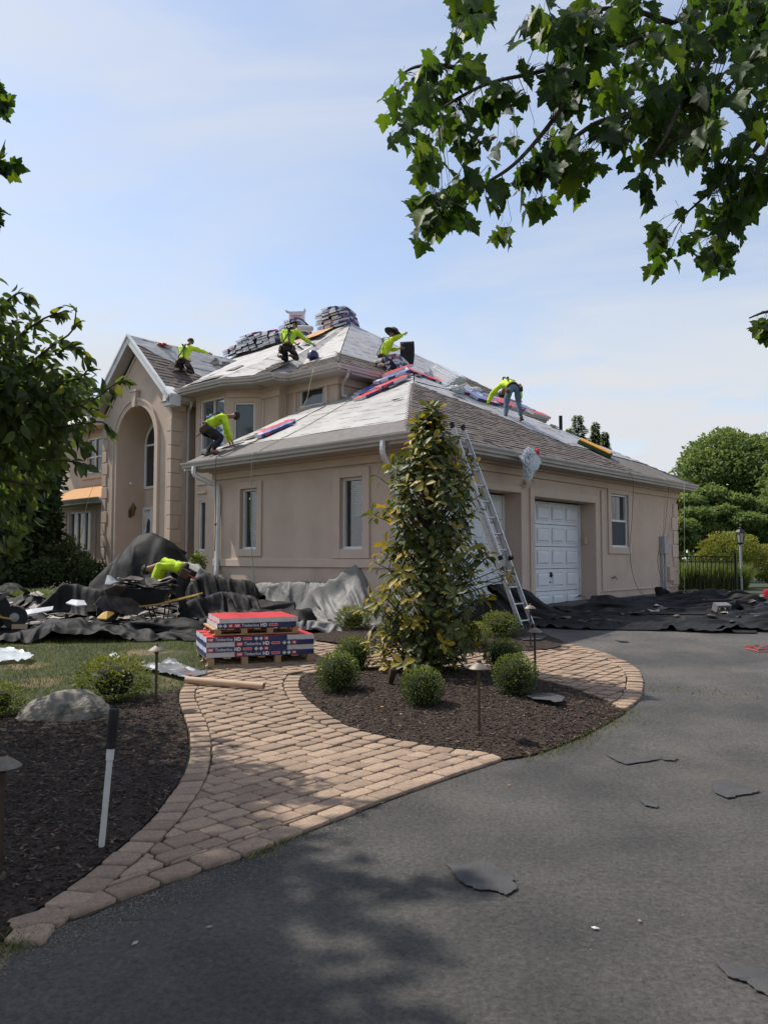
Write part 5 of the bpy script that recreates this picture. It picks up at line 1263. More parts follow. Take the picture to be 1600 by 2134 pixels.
for k in range(385):
    z = 3.12 * ((k + .5) / 385) ** 1.05 + r_.uniform(-.05, .05); a = k * 2.39996 + r_.uniform(-.3, .3); rad = PR_(z) * (.40 + .68 * r_.random() ** .5)
    lumpy = .95 + .56 * mnoise.noise(Vector((math.cos(a) * 1.7, math.sin(a) * 1.7, z * 3.0)))
    if z > 2.6 and k % 5 == 1: continue
    rad *= lumpy; z2 = max(.05, z + .02 + .12 * r_.random()); tips.append((Vector((rad * math.cos(a), rad * math.sin(a), z2)), max(.02, z2 - .30 - rad * .5), rad / max(.01, PR_(z))))
tips += [(Vector((1.02, .1, 1.16)), .9, 1.2), (Vector((.85, -.1, 1.22)), .9, 1.2), (Vector((.95, 0, 1.10)), .8, 1.2), (Vector((-.82, 0, .72)), .5, 1.2), (Vector((-.72, .1, 1.9)), 1.6, 1.2), (Vector((.62, 0, 2.12)), 1.7, 1.2), (Vector((.6, .0, 1.95)), 1.6, 1.2), (Vector((-.66, -.1, 2.35)), 1.95, 1.1), (Vector((.45, 0, .35)), .15, 1.1), (Vector((.65, -.1, .18)), .1, 1.1), (Vector((.0, 0, 3.22)), 3.0, .2), (Vector((.10, 0, 3.06)), 2.9, .3), (Vector((-.1, 0, 3.0)), 2.8, .3), (Vector((-.6, .0, 1.42)), 1.1, 1.1), (Vector((-.68, .0, 1.3)), 1.0, 1.1)]
for tp, zb, q in tips:
    m.tube([(0, 0, zb), (tp.x * .5, tp.y * .5, zb * .45 + tp.z * .55 - .04), tuple(tp)], [.010, .007, .004], 4, cap=False)
    out = Vector((tp.x, tp.y, .0)); out = out.normalized() if out.length > .01 else Vector((1, 0, 0))
    axis = (out * (.9 if tp.z < 2.9 else .3) + Vector((0, 0, .8)) + rand_dir(r_) * .4).normalized()
    young = q > .84 and r_.random() < (.34 + .22 * (tp.z > 2.4) + .25 * (tp.x < -.2))
    n = r_.randint(6, 9)
    for j in range(n):
        a = j * 2.4 + r_.uniform(-.3, .3); s1 = axis.orthogonal().normalized(); s2 = axis.cross(s1)
        side = s1 * math.cos(a) + s2 * math.sin(a); back = j / n
        ld = axis * (.65 - .9 * back) + side * 1.0 + Vector((0, 0, -.18))
        p = tp - axis * (.11 * back) + side * .008
        tn = min(1, max(0, (.82 if (young and back < .6) else .30) + r_.gauss(0, .16)))
        it.append((tuple(p), tuple(ld), tuple(axis + rand_dir(r_) * .35), r_.uniform(.10, .165), tn))
m.build('trunk', M_['bark'], mag, smooth=True)
def split_leaves(it, shape, mat, parent, loc, nparts=296, vis_f=None, rest_name='foliage'):
    """the leaves that show largest become parts of their own; the rest stay together"""
    L0 = Vector(loc)
    def key(i):
        p = Vector(i[0]) + L0; uu = abs(p.x / max(.1, p.y)); infr = uu < .49 and p.y > .5 and (p.z - CAM_H) / p.y < .72
        return (0 if infr else 1, -i[3] / max(.3, p.length) if vis_f is None else vis_f(i, p))
    it = sorted(it, key=key); S, T = shape
    for i in it[:nparts]:
        one = [((0, 0, 0), *i[1:])]; me = leaf_mesh_from('leaf', S, T, one); o = link('leaf', me, mat, parent); o.location = i[0]
    o = link(rest_name, leaf_mesh_from(rest_name, S, T, it[nparts:]), mat, parent); o['kind'] = 'stuff'; return o
split_leaves(it, MAGL, L_mag, mag, mp_, vis_f=lambda i, p: p.y - .8 * i[3])

# --- overhead maple: a limb from the right, twigs, hanging leaves ---------
def maple_shape():
    half = [(0, 0), (.14, -.05), (.30, -.01), (.40, .08), (.36, .19), (.50, .28), (.62, .47), (.46, .48), (.40, .56), (.26, .55), (.30, .70), (.20, .76), (.14, .90), (0, 1.08)]
    pts = half + [(-x, y) for x, y in half[-2:0:-1]]
    V = [(x, y, .24 * abs(x) - .20 * (y - .3) ** 2 + .03 * math.sin(9 * x + 7 * y)) for x, y in pts] + [(0, .32, -.03)]
    n = len(pts); return V, [(i, (i + 1) % n, n) for i in range(n)]
MAPL = maple_shape()
mroot = (5.4, 6.6, 0)
maple = plant('maple_tree', 'maple whose leafy branches hang into the upper right of the view', 'tree', mroot)
r_ = random.Random(99); m = MB(); MR0 = Vector(mroot)
fork = Vector((4.6, 5.6, 4.6))
m.tube([Vector((0, 0, -.1)), Vector((-.1, -.2, 1.5)), Vector((-.3, -.5, 3.0)), fork - MR0], [.22, .18, .15, .11], 10)
# (u, v, distance) polylines of the boughs; leaves hang along them
BO = [([(1720, -40, 5.2), (1560, 20, 5.0), (1400, 90, 4.7), (1260, 150, 4.5), (1130, 190, 4.3), (1020, 215, 4.2), (940, 255, 4.1), (885, 292, 4.0), (835, 325, 4.0)], 250, .16),
      ([(1020, 215, 4.2), (970, 190, 4.2), (915, 178, 4.1), (865, 182, 4.1), (832, 200, 4.1)], 80, .12),
      ([(1400, 90, 4.7), (1300, 60, 4.4), (1200, 70, 4.2), (1130, 95, 4.1)], 140, .16),
      ([(1260, 150, 4.5), (1190, 240, 4.4), (1130, 320, 4.3), (1070, 385, 4.2), (1010, 425, 4.2), (950, 460, 4.1), (905, 500, 4.1)], 185, .11),
      ([(1560, 20, 5.0), (1480, 120, 4.4), (1400, 210, 4.1), (1320, 280, 3.9), (1230, 330, 3.9)], 210, .18),
      ([(1480, 120, 4.4), (1430, 230, 4.0), (1390, 320, 3.8), (1360, 370, 3.8)], 95, .12),
      ([(1200, -60, 4.6), (1080, -20, 4.4), (1010, 5, 4.3), (955, 20, 4.3), (930, 10, 4.3)], 90, .12),
      ([(1010, 5, 4.3), (985, 50, 4.3), (972, 85, 4.3)], 14, .05),
      ([(1700, 60, 4.8), (1600, 130, 4.2), (1540, 200, 4.0), (1470, 260, 3.9)], 150, .18),
      ([(1720, 230, 4.6), (1620, 300, 4.3), (1540, 390, 4.2), (1470, 450, 4.2), (1425, 490, 4.2)], 125, .14),
      ([(1620, 300, 4.3), (1570, 420, 4.2), (1520, 500, 4.2), (1490, 545, 4.2)], 95, .12),
      ([(1720, 665, 4.8), (1640, 688, 4.7), (1595, 692, 4.7), (1560, 705, 4.7)], 42, .07),
      ([(1500, -80, 4.6), (1400, -10, 4.4), (1280, 10, 4.2)], 110, .18), ([(1700, -30, 4.4), (1640, 40, 4.0), (1570, 90, 3.8)], 90, .18),
      ([(1320, 280, 3.9), (1240, 300, 4.0), (1170, 350, 4.1), (1130, 380, 4.1)], 80, .12)]
it = []
for pl_, n, spread in BO:
    P = smooth_line([at(q[0], q[1] - 42, q[2]) - MR0 for q in pl_], 5); L = len(P)
    if pl_[0][0] > 1450: m.tube([fork - MR0, (fork - MR0).lerp(P[0], .5) + Vector((0, 0, .12)), P[0]], [.07, .045, .03], 7)
    m.tube(P, [.016 * (1 - .85 * k / (L - 1)) + .0022 for k in range(L)], 6)
    ncl = max(3, n // 9); cl = [r_.random() ** .85 * (L - 1) for _ in range(ncl)]; co = [Vector((r_.gauss(0, spread * .5), r_.gauss(0, spread * 1.6), r_.gauss(-.01, spread * .5))) for _ in range(ncl)]
    for j in range(int(n * .86)):
        ci = r_.randrange(ncl); t = max(0, min(L - 1, cl[ci] + r_.gauss(0, .5))); k = min(L - 2, int(t)); p = P[k].lerp(P[k + 1], t - k)
        off = co[ci] + Vector((r_.gauss(0, spread * .22), r_.gauss(0, spread * .5), r_.gauss(-.01, spread * .22)))
        if off.z > spread: off.z = spread
        q = p + off
        if r_.random() < .5: m.tube([p, p.lerp(q, .5) + Vector((0, 0, .02)), q], [.003, .002, .0014], 3, cap=False)
        petl = Vector((r_.gauss(0, .02), r_.gauss(0, .02), -.035)); m.tube([q, q + petl], [.0014, .001], 3, cap=False)
        ld = Vector((r_.gauss(0, .45), r_.gauss(0, .5), -1.0)); a = r_.uniform(0, 6.3)
        nn = Vector((math.cos(a) * .8, -abs(r_.gauss(.7, .5)), r_.uniform(.1, .9)))
        tn = min(1, max(0, r_.gauss(.42, .30))); it.append((tuple(q + petl), tuple(ld), tuple(nn), r_.uniform(.070, .135), tn))
m.build('trunk', M_['bark'], maple, smooth=True)
split_leaves(it, MAPL, L_map, maple, mroot)

# --- tall tree on the left: its outer sprays reach the frame, its crown shades the foreground -----
lroot = (-7.4, 6.2, 0)
lt = plant('tall_tree', 'tall maple whose leaf tips show high on the left edge and which shades the foreground', 'tree', lroot)
m = MB(); m.tube([(0, 0, -.1), (.1, 0, 2), (.2, -.1, 4), (.4, -.2, 6)], [.24, .2, .15, .08], 9)
LB = Vector(lroot)
lobes = [((-6.2, 5.3, 6.2), (1.9, 1.8, 1.7)), ((-7.6, 6.2, 6.6), (1.7, 1.8, 1.5)), ((-5.5, 4.3, 5.2), (1.3, 1.4, 1.1)), ((-6.8, 3.8, 5.6), (1.5, 1.4, 1.2)), ((-5.0, 5.9, 5.5), (1.1, 1.0, 1.0)), ((-4.7, 3.2, 5.4), (1.5, 1.2, 1.0)), ((-4.9, 4.5, 6.0), (.9, 1.0, .8))]
limbs(m, (.2, -.1, 3.6), [(Vector(c) - LB, .07) for c, _ in lobes], .1, 5)
spr = [(4, 200, 5.4, 17, 14), (-14, 190, 5.4, 24, 22), (6, 335, 5.2, 17, 14), (-12, 340, 5.2, 22, 20), (-6, 445, 5.2, 13, 10), (-20, 440, 5.2, 18, 14)]
it = cloud(10500, lobes, .17, 61, shell=.3, tone_f=lambda p, d, r: min(1, max(0, r.gauss(.4, .2))))
for u, v, y, rp_, n in spr:
    c = at(u, v, y); kk = y / 1616 * rp_; m.tube([Vector((-5.0, 5.9, 5.3)) - LB, (Vector((-5.0, 5.9, 5.3)) - LB).lerp(c - LB, .5), c - LB], [.02, .012, .003], 5)
    it += [i for i in cloud(int(n * 1.1), [(c, (kk, kk * 1.6, kk))], .095, int(u + v), shell=.1, down=.9)]
m.build('trunk', M_['bark'], lt, smooth=True)
o = link('crown', leaf_mesh_from('crown', *MAPL, rel(it, lroot)), L_map, lt)

# --- cherry at the left edge ----------------------------------------------
croot = (-4.6, 7.3, 0)
ch = plant('cherry_tree', 'leafy dark green tree with drooping oval leaves filling the left edge', 'tree', croot)
CL = Vector(croot); m = MB(); m.tube([(0, 0, -.1), (.04, 0, .8), (.0, -.1, 1.6), (.2, -.3, 2.6)], [.10, .085, .07, .04], 9)
clobes = [((-4.35, 6.9, 2.75), (1.35, 1.4, 1.35)), ((-3.25, 6.5, 3.2), (.55, .6, .50)), ((-3.0, 6.4, 2.82), (.60, .6, .48)), ((-3.75, 6.5, 2.0), (.60, .6, .42)), ((-3.5, 6.3, 3.6), (.5, .5, .42)), ((-3.55, 6.0, 2.75), (.7, .5, .85)), ((-2.9, 6.4, 2.95), (.5, .5, .34))]
CHL = ([(0, 0, 0), (-.20, .22, .05), (-.25, .50, .07), (-.14, .8, .02), (0, 1.05, -.14), (.14, .8, .02), (.25, .50, .07), (.20, .22, .05), (0, .3, -.01), (0, .7, -.04)], MAGL[1])
it = cloud(9000, clobes, .11, 71, shell=.25, down=.8, tone_f=lambda p, d, r: min(1, max(0, r.gauss(.32, .2) + (.35 if r.random() < .05 else 0))))
twigs = [[(60, 760, 6.3), (110, 720, 6.2), (150, 690, 6.1), (160, 640, 6.1)], [(120, 740, 6.2), (150, 720, 6.1), (185, 745, 6.1)], [(100, 800, 6.2), (160, 790, 6.1), (185, 770, 6.1)], [(80, 860, 6.3), (150, 850, 6.2), (200, 830, 6.1), (240, 800, 6.05), (262, 795, 6.0)],
         [(80, 900, 6.3), (160, 885, 6.2), (215, 880, 6.1), (232, 905, 6.1)], [(60, 960, 6.3), (140, 960, 6.2), (190, 975, 6.2)], [(40, 700, 6.4), (90, 665, 6.3), (130, 650, 6.3)], [(20, 1000, 6.2), (70, 1010, 6.1), (100, 1000, 6.1)], [(0, 640, 6.4), (40, 610, 6.3), (60, 620, 6.3)], [(0, 1130, 6.1), (20, 1150, 6.0), (40, 1120, 6.0)]]
limbs(m, (.0, -.1, 1.4), [(Vector(c) - CL, .045) for c, _ in clobes], .05, 6, .1)
for tw in twigs:
    P = smooth_line([at(*q) for q in tw], 4); m.tube([p - CL for p in P], [.010 * (1 - .8 * k / len(P)) + .002 for k in range(len(P))], 5)
    for j in range(22):
        t = r_.random() * (len(P) - 1); k = min(len(P) - 2, int(t)); p = P[k].lerp(P[k + 1], t - k); d = (P[k + 1] - P[k]).normalized()
        it.append((tuple(p), tuple(d * .9 + rand_dir(r_) * .8 + Vector((0, 0, -.55))), tuple(rand_dir(r_) * .7 + Vector((0, -.4, .8))), r_.uniform(.08, .13), min(1, max(0, r_.gauss(.5, .25)))))
m.build('trunk', M_['bark'], ch, smooth=True)
split_leaves(rel(it, croot), CHL, L_che, ch, croot)
# ================================================================ tarps
def ridge_field(ridges, cones=(), folds=.05, seed=0, floor=.015, fs=1.0):
    RS = []
    for pts, w in ridges:
        P = []
        for (u, v, y) in pts:
            p = at(u, v, y); P.append((p.x, p.y, max(.02, p.z - G(p.x, p.y))))
        RS.append((P, w))
    CS = []
    for (u, v, y), w, k in cones:
        p = at(u, v, y); CS.append((p.x, p.y, p.z - G(p.x, p.y), w, k))
    def f(x, y):
        wx = x + .16 * mnoise.noise(Vector((x * 1.7, y * 1.7, seed))) + .05 * mnoise.noise(Vector((x * 6, y * 6, seed))); wy = y + .16 * mnoise.noise(Vector((x * 1.7, y * 1.7, seed + 9))) + .05 * mnoise.noise(Vector((x * 6, y * 6, seed + 4)))
        h = floor
        for P, w in RS:
            for a, b in zip(P, P[1:]):
                dx, dy = b[0] - a[0], b[1] - a[1]; t = ((wx - a[0]) * dx + (wy - a[1]) * dy) / (dx * dx + dy * dy + 1e-9); t = 0 if t < 0 else 1 if t > 1 else t
                d = math.hypot(a[0] + dx * t - wx, a[1] + dy * t - wy) / w
                if d < 2.2: h = max(h, (a[2] + (b[2] - a[2]) * t) * (math.exp(-d * d * .9) * .75 + .25 * max(0, 1 - d)))
        for cx, cy, ch, w, k in CS:
            d = math.hypot(x - cx, y - cy); an = math.atan2(y - cy, x - cx)
            if d < w * 3.5: h = max(h, ch * math.exp(-d / w) * (1 + .16 * min(1, d / .3) * math.sin(k * an + 3 * mnoise.noise(Vector((an, d, 2)))) + .07 * math.sin(2.7 * k * an)))
        n1 = 1 - abs(mnoise.noise(Vector((wx * 1.3 * fs, wy * 2.2 * fs, seed + 20)))) * 2; n2 = 1 - abs(mnoise.noise(Vector((wx * 3.1 * fs + wy, wy * 3.0 * fs - wx, seed + 31)))) * 2
        n3 = 1 - abs(mnoise.noise(Vector((wx * 6.5 * fs - wy * 2, wy * 6.0 * fs, seed + 42)))) * 2
        return h + folds * (max(0, n1) ** 2 + .55 * max(0, n2) ** 2 + .25 * max(0, n3) ** 2) * (.5 + min(1, h * 2))
    return f
def wxy(pts): return [(at(u, 1200, y).x, y) for u, y in pts]
def tarp(name, outline, f, mat, step, label, cat='tarp', z=.012, seed=1):
    P0 = outline[0]; vs, fs_ = poly_grid(outline, step, seed=seed, jit=.2)
    Vv = [(x, y, G(x, y) + z + f(x, y)) for x, y in vs]
    me = bpy.data.meshes.new(name); me.from_pydata(Vv, [], fs_); me.update()
    if sum(p.normal.z for p in me.polygons) < 0: me.flip_normals()
    o = link(name, me, M_[mat], None, True); tag(o, label, cat); return o

def cloth(name, quad, spacing, excess, hf, steps, mat, label, seed=1, bend=.05, jitter=.10, z=.012, h0=.12, cat='tarp', fric=.85, sub=1):
    """a sheet of cloth longer than the ground under it, dropped on what it covers so that it buckles into real folds.
    quad: four ground corners (x, y); excess: surplus length in both directions"""
    q = [np.array(p, float) for p in quad]
    lu = (np.linalg.norm(q[1] - q[0]) + np.linalg.norm(q[2] - q[3])) / 2 * excess; lv = (np.linalg.norm(q[3] - q[0]) + np.linalg.norm(q[2] - q[1])) / 2 * excess
    nx, ny = max(8, int(lu / spacing)), max(8, int(lv / spacing)); U, Vv = np.meshgrid(np.linspace(0, 1, nx), np.linspace(0, 1, ny))
    XY = ((1 - U)[..., None] * (1 - Vv)[..., None] * q[0] + U[..., None] * (1 - Vv)[..., None] * q[1] + U[..., None] * Vv[..., None] * q[2] + (1 - U)[..., None] * Vv[..., None] * q[3])
    rs = np.random.RandomState(seed)
    # obstacle heights on a lookup grid
    x0, x1, y0, y1 = XY[..., 0].min() - .5, XY[..., 0].max() + .5, XY[..., 1].min() - .5, XY[..., 1].max() + .5
    gs = .09; gx = np.arange(x0, x1, gs); gy = np.arange(y0, y1, gs); HG = np.array([[G(x, y) + z + hf(x, y) for x in gx] for y in gy])
    def hh(X, Y):
        fx = np.clip((X - x0) / gs, 0, len(gx) - 1.001); fy = np.clip((Y - y0) / gs, 0, len(gy) - 1.001); ix = fx.astype(int); iy = fy.astype(int); tx = fx - ix; ty = fy - iy
        return (HG[iy, ix] * (1 - tx) + HG[iy, ix + 1] * tx) * (1 - ty) + (HG[iy + 1, ix] * (1 - tx) + HG[iy + 1, ix + 1] * tx) * ty
    def sm(k):
        n = rs.randn(ny // k + 3, nx // k + 3); yy_ = np.linspace(0, n.shape[0] - 1.01, ny); xx_ = np.linspace(0, n.shape[1] - 1.01, nx); iy = yy_.astype(int); ix = xx_.astype(int); ty = (yy_ - iy)[:, None]; tx = (xx_ - ix)[None]
        ty = ty * ty * (3 - 2 * ty); tx = tx * tx * (3 - 2 * tx)
        return (n[iy][:, ix] * (1 - tx) + n[iy][:, ix + 1] * tx) * (1 - ty) + (n[iy + 1][:, ix] * (1 - tx) + n[iy + 1][:, ix + 1] * tx) * ty
    P = np.zeros((ny, nx, 3)); P[..., :2] = XY; P[..., 2] = hh(P[..., 0], P[..., 1]) + h0 + jitter * (sm(9) + .5 * sm(4)); P[..., 0] += .03 * sm(6); P[..., 1] += .03 * sm(6)
    rx, ry = lu / (nx - 1), lv / (ny - 1); O_ = P.copy()
    var = 1 + .16 * np.clip(sm(14) + .6 * sm(7), -1.6, 1.6); RX = rx * (var[:, :-1]); RY = ry * (1 + .13 * np.clip(sm(13) + .6 * sm(6), -1.6, 1.6))[:-1]; rd = math.hypot(rx, ry)
    def proj(A, B, r, k, only_push=False):
        d = B - A; L = np.sqrt((d ** 2).sum(-1)) + 1e-9; c = (L - r) / L * .5 * k
        if only_push: c = np.minimum(c, 0)
        d *= c[..., None]; A += d; B -= d
    for st_ in range(steps):
        Vl = (P - O_) * .93; O_ = P.copy(); P = P + Vl; P[..., 2] -= .0028
        for _ in range(5):
            for s0 in (0, 1):
                A, B = P[:, s0:nx - 1:2], P[:, s0 + 1:nx:2]; w_ = min(A.shape[1], B.shape[1]); proj(A[:, :w_], B[:, :w_], RX[:, s0::2][:, :w_], 1)
                A, B = P[s0:ny - 1:2], P[s0 + 1:ny:2]; w_ = min(A.shape[0], B.shape[0]); proj(A[:w_], B[:w_], RY[s0::2][:w_], 1)
            A, B = P[:-1, :-1], P[1:, 1:]; proj(A, B, rd, .12); A, B = P[1:, :-1], P[:-1, 1:]; proj(A, B, rd, .12)
            proj(P[:, :-2], P[:, 2:], rx * 2, bend, True); proj(P[:-2], P[2:], ry * 2, bend, True)
            proj(P[:, :-4], P[:, 4:], rx * 3.6, bend * .5, True); proj(P[:-4], P[4:], ry * 3.6, bend * .5, True)
            h = hh(P[..., 0], P[..., 1]); hit = P[..., 2] < h; P[..., 2] = np.where(hit, h, P[..., 2])
            P[hit, :2] = O_[hit, :2] * fric + P[hit, :2] * (1 - fric)
    idx = np.arange(nx * ny).reshape(ny, nx); F = np.stack([idx[:-1, :-1], idx[:-1, 1:], idx[1:, 1:], idx[1:, :-1]], -1).reshape(-1, 4)
    c = P.reshape(-1, 3).mean(0); me = bpy.data.meshes.new(name); me.from_pydata((P.reshape(-1, 3) - c).tolist(), [], F.tolist()); me.update()
    o = link(name, me, M_[mat], None, True); o.location = c; tag(o, label, cat)
    if sub: md = o.modifiers.new('smooth', 'SUBSURF'); md.levels = sub; md.render_levels = sub
    return o
def wxy(pts): return [(at(u, 1200, y).x, y) for u, y in pts]
M_['black_tarp'] = pm('black_tarp', (.008, .008, .009), (.016, .015, .015), .66, 2.2, .45, 26, spec=.18, bdist=.012, c3=(.026, .023, .021), s3=1.2, t3=.55)  # brownish patches paint the sunlit tops of the folds into the colour
# the sheet under the heap
f_left = ridge_field([([(0, 1250, 17.5), (50, 1243, 17), (90, 1250, 16)], .25)], folds=.07, seed=3)
outL = wxy([(-60, 12.4), (150, 12.4), (330, 12.8), (424, 13.0), (440, 17.6), (380, 18.6), (300, 18.6), (240, 17.5), (150, 16.4), (100, 17.2), (20, 18.6), (-60, 18.8)])
tl = tarp('tarp', outL, f_left, 'black_tarp', .11, 'flat black tarp covered in torn roofing between the lawn and the entry')
f0 = ridge_field([([(-40, 1335, 11.9), (100, 1300, 12.3), (250, 1318, 12.0)], .16), ([(60, 1315, 12.9), (104, 1285, 12.9), (150, 1292, 12.8), (230, 1306, 12.6), (320, 1322, 12.5)], .17), ([(270, 1305, 13.0), (335, 1290, 13.2), (410, 1294, 13.1)], .25)], folds=0)
cloth('tarp', wxy([(-70, 11.75), (445, 12.35), (440, 13.5), (-70, 13.45)]), .055, 1.22, f0, 60, 'black_tarp', 'long bunched black tarp edging the lawn in front of the debris', seed=4, jitter=.06)
f1 = ridge_field([([(395, 1206, 15.5), (425, 1190, 15.8), (480, 1202, 15.6), (520, 1204, 15.5)], .26), ([(400, 1245, 14.4), (470, 1226, 14.5), (540, 1248, 14.3), (630, 1256, 14.1)], .28), ([(430, 1284, 13.5), (520, 1272, 13.6), (640, 1268, 13.3)], .25)], folds=0)
cloth('tarp', wxy([(388, 13.0), (662, 12.95), (545, 15.7), (372, 17.0)]), .055, 1.32, f1, 70, 'black_tarp', 'high crumpled black tarp between the pallet stack and the garage wall', seed=9, jitter=.12, h0=.16)
f2 = ridge_field([([(92, 1246, 15.0), (130, 1208, 15.4), (200, 1222, 15.4), (270, 1230, 15.3)], .16)], folds=0)
cloth('tarp', wxy([(60, 14.5), (300, 14.7), (300, 16.2), (110, 16.4)]), .055, 1.18, f2, 60, 'black_tarp', 'black tarp raised like a curtain behind the wheelbarrow', seed=12, jitter=.05)
f_mound = ridge_field([([(290, 1112, 18.0), (318, 1108, 18.0), (340, 1120, 17.9)], .80), ([(245, 1152, 18.0), (225, 1182, 17.7)], .50)], folds=.0, seed=14)
cloth('tarp', wxy([(180, 16.6), (392, 16.6), (400, 19.2), (200, 19.2)]), .06, 1.10, f_mound, 80, 'black_tarp', 'black tarp draped in a tall dome over a bush in front of the entry', seed=15, jitter=.03, h0=.25, fric=.5)
f3 = ridge_field([([(370, 1166, 17.6), (395, 1166, 17.2), (420, 1180, 16.6)], .28)], folds=0)
cloth('tarp', wxy([(372, 16.5), (432, 16.2), (430, 18.2), (362, 18.4)]), .05, 1.3, f3, 50, 'grey_tarp', 'small crumpled grey tarp right of the dome by the downspout', seed=17, jitter=.08)
f_grey = ridge_field([([(540, 1216, 16.4), (600, 1210, 16.0), (680, 1214, 15.4), (725, 1210, 15.1)], .22), ([(640, 1226, 15.0), (690, 1200, 14.8), (746, 1158, 14.6)], .13)], cones=[((746, 1150, 14.6), .34, 3)], folds=.0, seed=8)
cloth('tarp', wxy([(620, 13.3), (825, 13.6), (800, 15.1), (540, 16.9)]), .05, 1.22, f_grey, 80, 'grey_tarp', 'silver grey tarp rising to a crumpled peak against the garage wall', seed=22, jitter=.06, h0=.15, fric=.7)
f_g3 = ridge_field([([(535, 1212, 16.2), (600, 1206, 15.7), (680, 1210, 15.1), (735, 1206, 14.8)], .20)], folds=0)
cloth('tarp', wxy([(528, 15.5), (725, 14.1), (760, 15.1), (545, 16.8)]), .05, 1.25, f_g3, 60, 'grey_tarp', 'pale crinkled grey tarp lying along the foot of the garage wall', seed=28, jitter=.08, h0=.14)
f_g2 = ridge_field([([(560, 1294, 13.1), (640, 1290, 13.1), (700, 1298, 13.0)], .12)], folds=0)
cloth('tarp', wxy([(540, 12.75), (770, 13.0), (780, 13.7), (560, 13.6)]), .045, 1.2, f_g2, 50, 'grey_tarp', 'low fold of grey tarp behind the pallet stack', seed=25, jitter=.05)
f_right = ridge_field([
    ([(985, 1226, 14.4), (1040, 1216, 14.9), (1085, 1230, 15.6), (1130, 1242, 16.5), (1190, 1250, 17.2), (1250, 1240, 17.7), (1290, 1248, 17.9), (1350, 1252, 18.3), (1400, 1250, 18.9)], .26),
    ([(1120, 1268, 15.6), (1200, 1268, 16.2), (1280, 1260, 16.7), (1340, 1250, 17.2), (1460, 1264, 17.0)], .16),
    ([(1405, 1292, 14.4), (1440, 1284, 14.6), (1500, 1286, 14.6), (1530, 1298, 14.2)], .22),
    ([(1440, 1248, 18.2), (1480, 1238, 18.6), (1520, 1240, 18.4), (1570, 1256, 17.4)], .28)], folds=0, seed=22)
outR = wxy([(975, 14.2), (1040, 14.25), (1100, 14.4), (1200, 13.95), (1300, 13.55), (1400, 13.25), (1475, 12.9), (1540, 12.95), (1620, 13.1), (1700, 13.4), (1700, 17.4), (1600, 18.0), (1530, 20.0), (1460, 20.6), (1415, 20.8), (1395, 20.4), (1290, 18.6), (1180, 17.2), (1118, 16.35), (1060, 15.6), (990, 15.0)])
cloth('tarp', wxy([(975, 14.05), (1560, 12.75), (1560, 16.4), (1030, 15.9)]), .075, 1.08, f_right, 60, 'black_tarp', 'wide black tarp spread over the driveway in front of the garage doors', seed=31, jitter=.06, h0=.08)
cloth('tarp', wxy([(1090, 15.7), (1560, 15.6), (1575, 19.2), (1400, 20.3)]), .085, 1.12, f_right, 55, 'black_tarp', 'black tarp bunched along the foot of the garage wall and fence', seed=33, jitter=.08, h0=.10, z=.03)
cloth('tarp', wxy([(1470, 13.4), (1720, 13.0), (1720, 17.6), (1480, 17.8)]), .085, 1.10, f_right, 50, 'black_tarp', 'black tarp running out of the frame at the right', seed=35, jitter=.06, h0=.08, z=.03)

# scraps of torn roofing lying on the tarps
def scrap_mesh(seed, n=8, ln=.3, wd=.2, th=.008, curl=.05):
    r_ = random.Random(seed); V0 = []
    for k in range(n):
        a = 2 * math.pi * k / n; q = r_.uniform(.65, 1.1); V0.append((ln * math.cos(a) * q, wd * math.sin(a) * q))
    c1, c2 = r_.uniform(-1, 1), r_.uniform(-1, 1)
    zf = lambda x, y: curl * (c1 * (x / ln) ** 2 + c2 * (x / ln) * (y / wd)) + curl * .4 * abs(y / wd)
    V = [(x, y, zf(x, y) + th) for x, y in V0] + [(0, 0, zf(0, 0) + th)] + [(x, y, zf(x, y)) for x, y in V0]
    F = [(k, (k + 1) % n, n) for k in range(n)] + [(n + 1 + k, n + 1 + (k + 1) % n, (k + 1) % n, k) for k in range(n)]
    me = bpy.data.meshes.new('roofing_scrap'); me.from_pydata(V, [], F); me.update(); return me
SD = [scrap_mesh(s, 8, .26, .16) for s in range(6)]; SLm = [scrap_mesh(s + 50, 9, .22, .13, curl=.07) for s in range(4)]
for m_ in SD: m_.materials.append(M_['debris'])
for m_ in SLm: m_.materials.append(M_['debris_light'])
r_ = random.Random(12)
def scatter(n, outline, f, z, light, group, lab_d, lab_l, ybias=None, mn=.6, mx=1.3):
    k = 0; xs_ = [p[0] for p in outline]; ys_ = [p[1] for p in outline]
    while k < n:
        x, y = r_.uniform(min(xs_), max(xs_)), r_.uniform(min(ys_), max(ys_))
        if not inside(outline, x, y) or (ybias and not ybias(x, y)): continue
        li = r_.random() < light; me_ = r_.choice(SLm if li else SD)
        e = .12; h0 = f(x, y); nx_ = (f(x - e, y) - f(x + e, y)) / (2 * e); ny_ = (f(x, y - e) - f(x, y + e)) / (2 * e)
        N = Vector((nx_ * .6, ny_ * .6, 1)).normalized(); q = Vector((0, 0, 1)).rotation_difference(N)
        o = bpy.data.objects.new('roofing_scrap', me_); COL.objects.link(o)
        o.location = (x, y, G(x, y) + z + h0 + .03); o.rotation_mode = 'QUATERNION'
        o.rotation_quaternion = q @ Matrix.Rotation(r_.uniform(0, 6.3), 3, 'Z').to_quaternion(); s = r_.uniform(mn, mx); o.scale = (s, s * r_.uniform(.6, 1.1), 1)
        tag(o, lab_l if li else lab_d, 'debris', group + (' pale' if li else ' dark')); k += 1
scatter(230, outL, f_left, .012, .52, 'torn roofing scraps on the left tarp', 'dark torn shingle scrap lying on the left tarp', 'pale torn felt scrap lying on the left tarp', lambda x, y: y > 13.4 and x < -2.4)
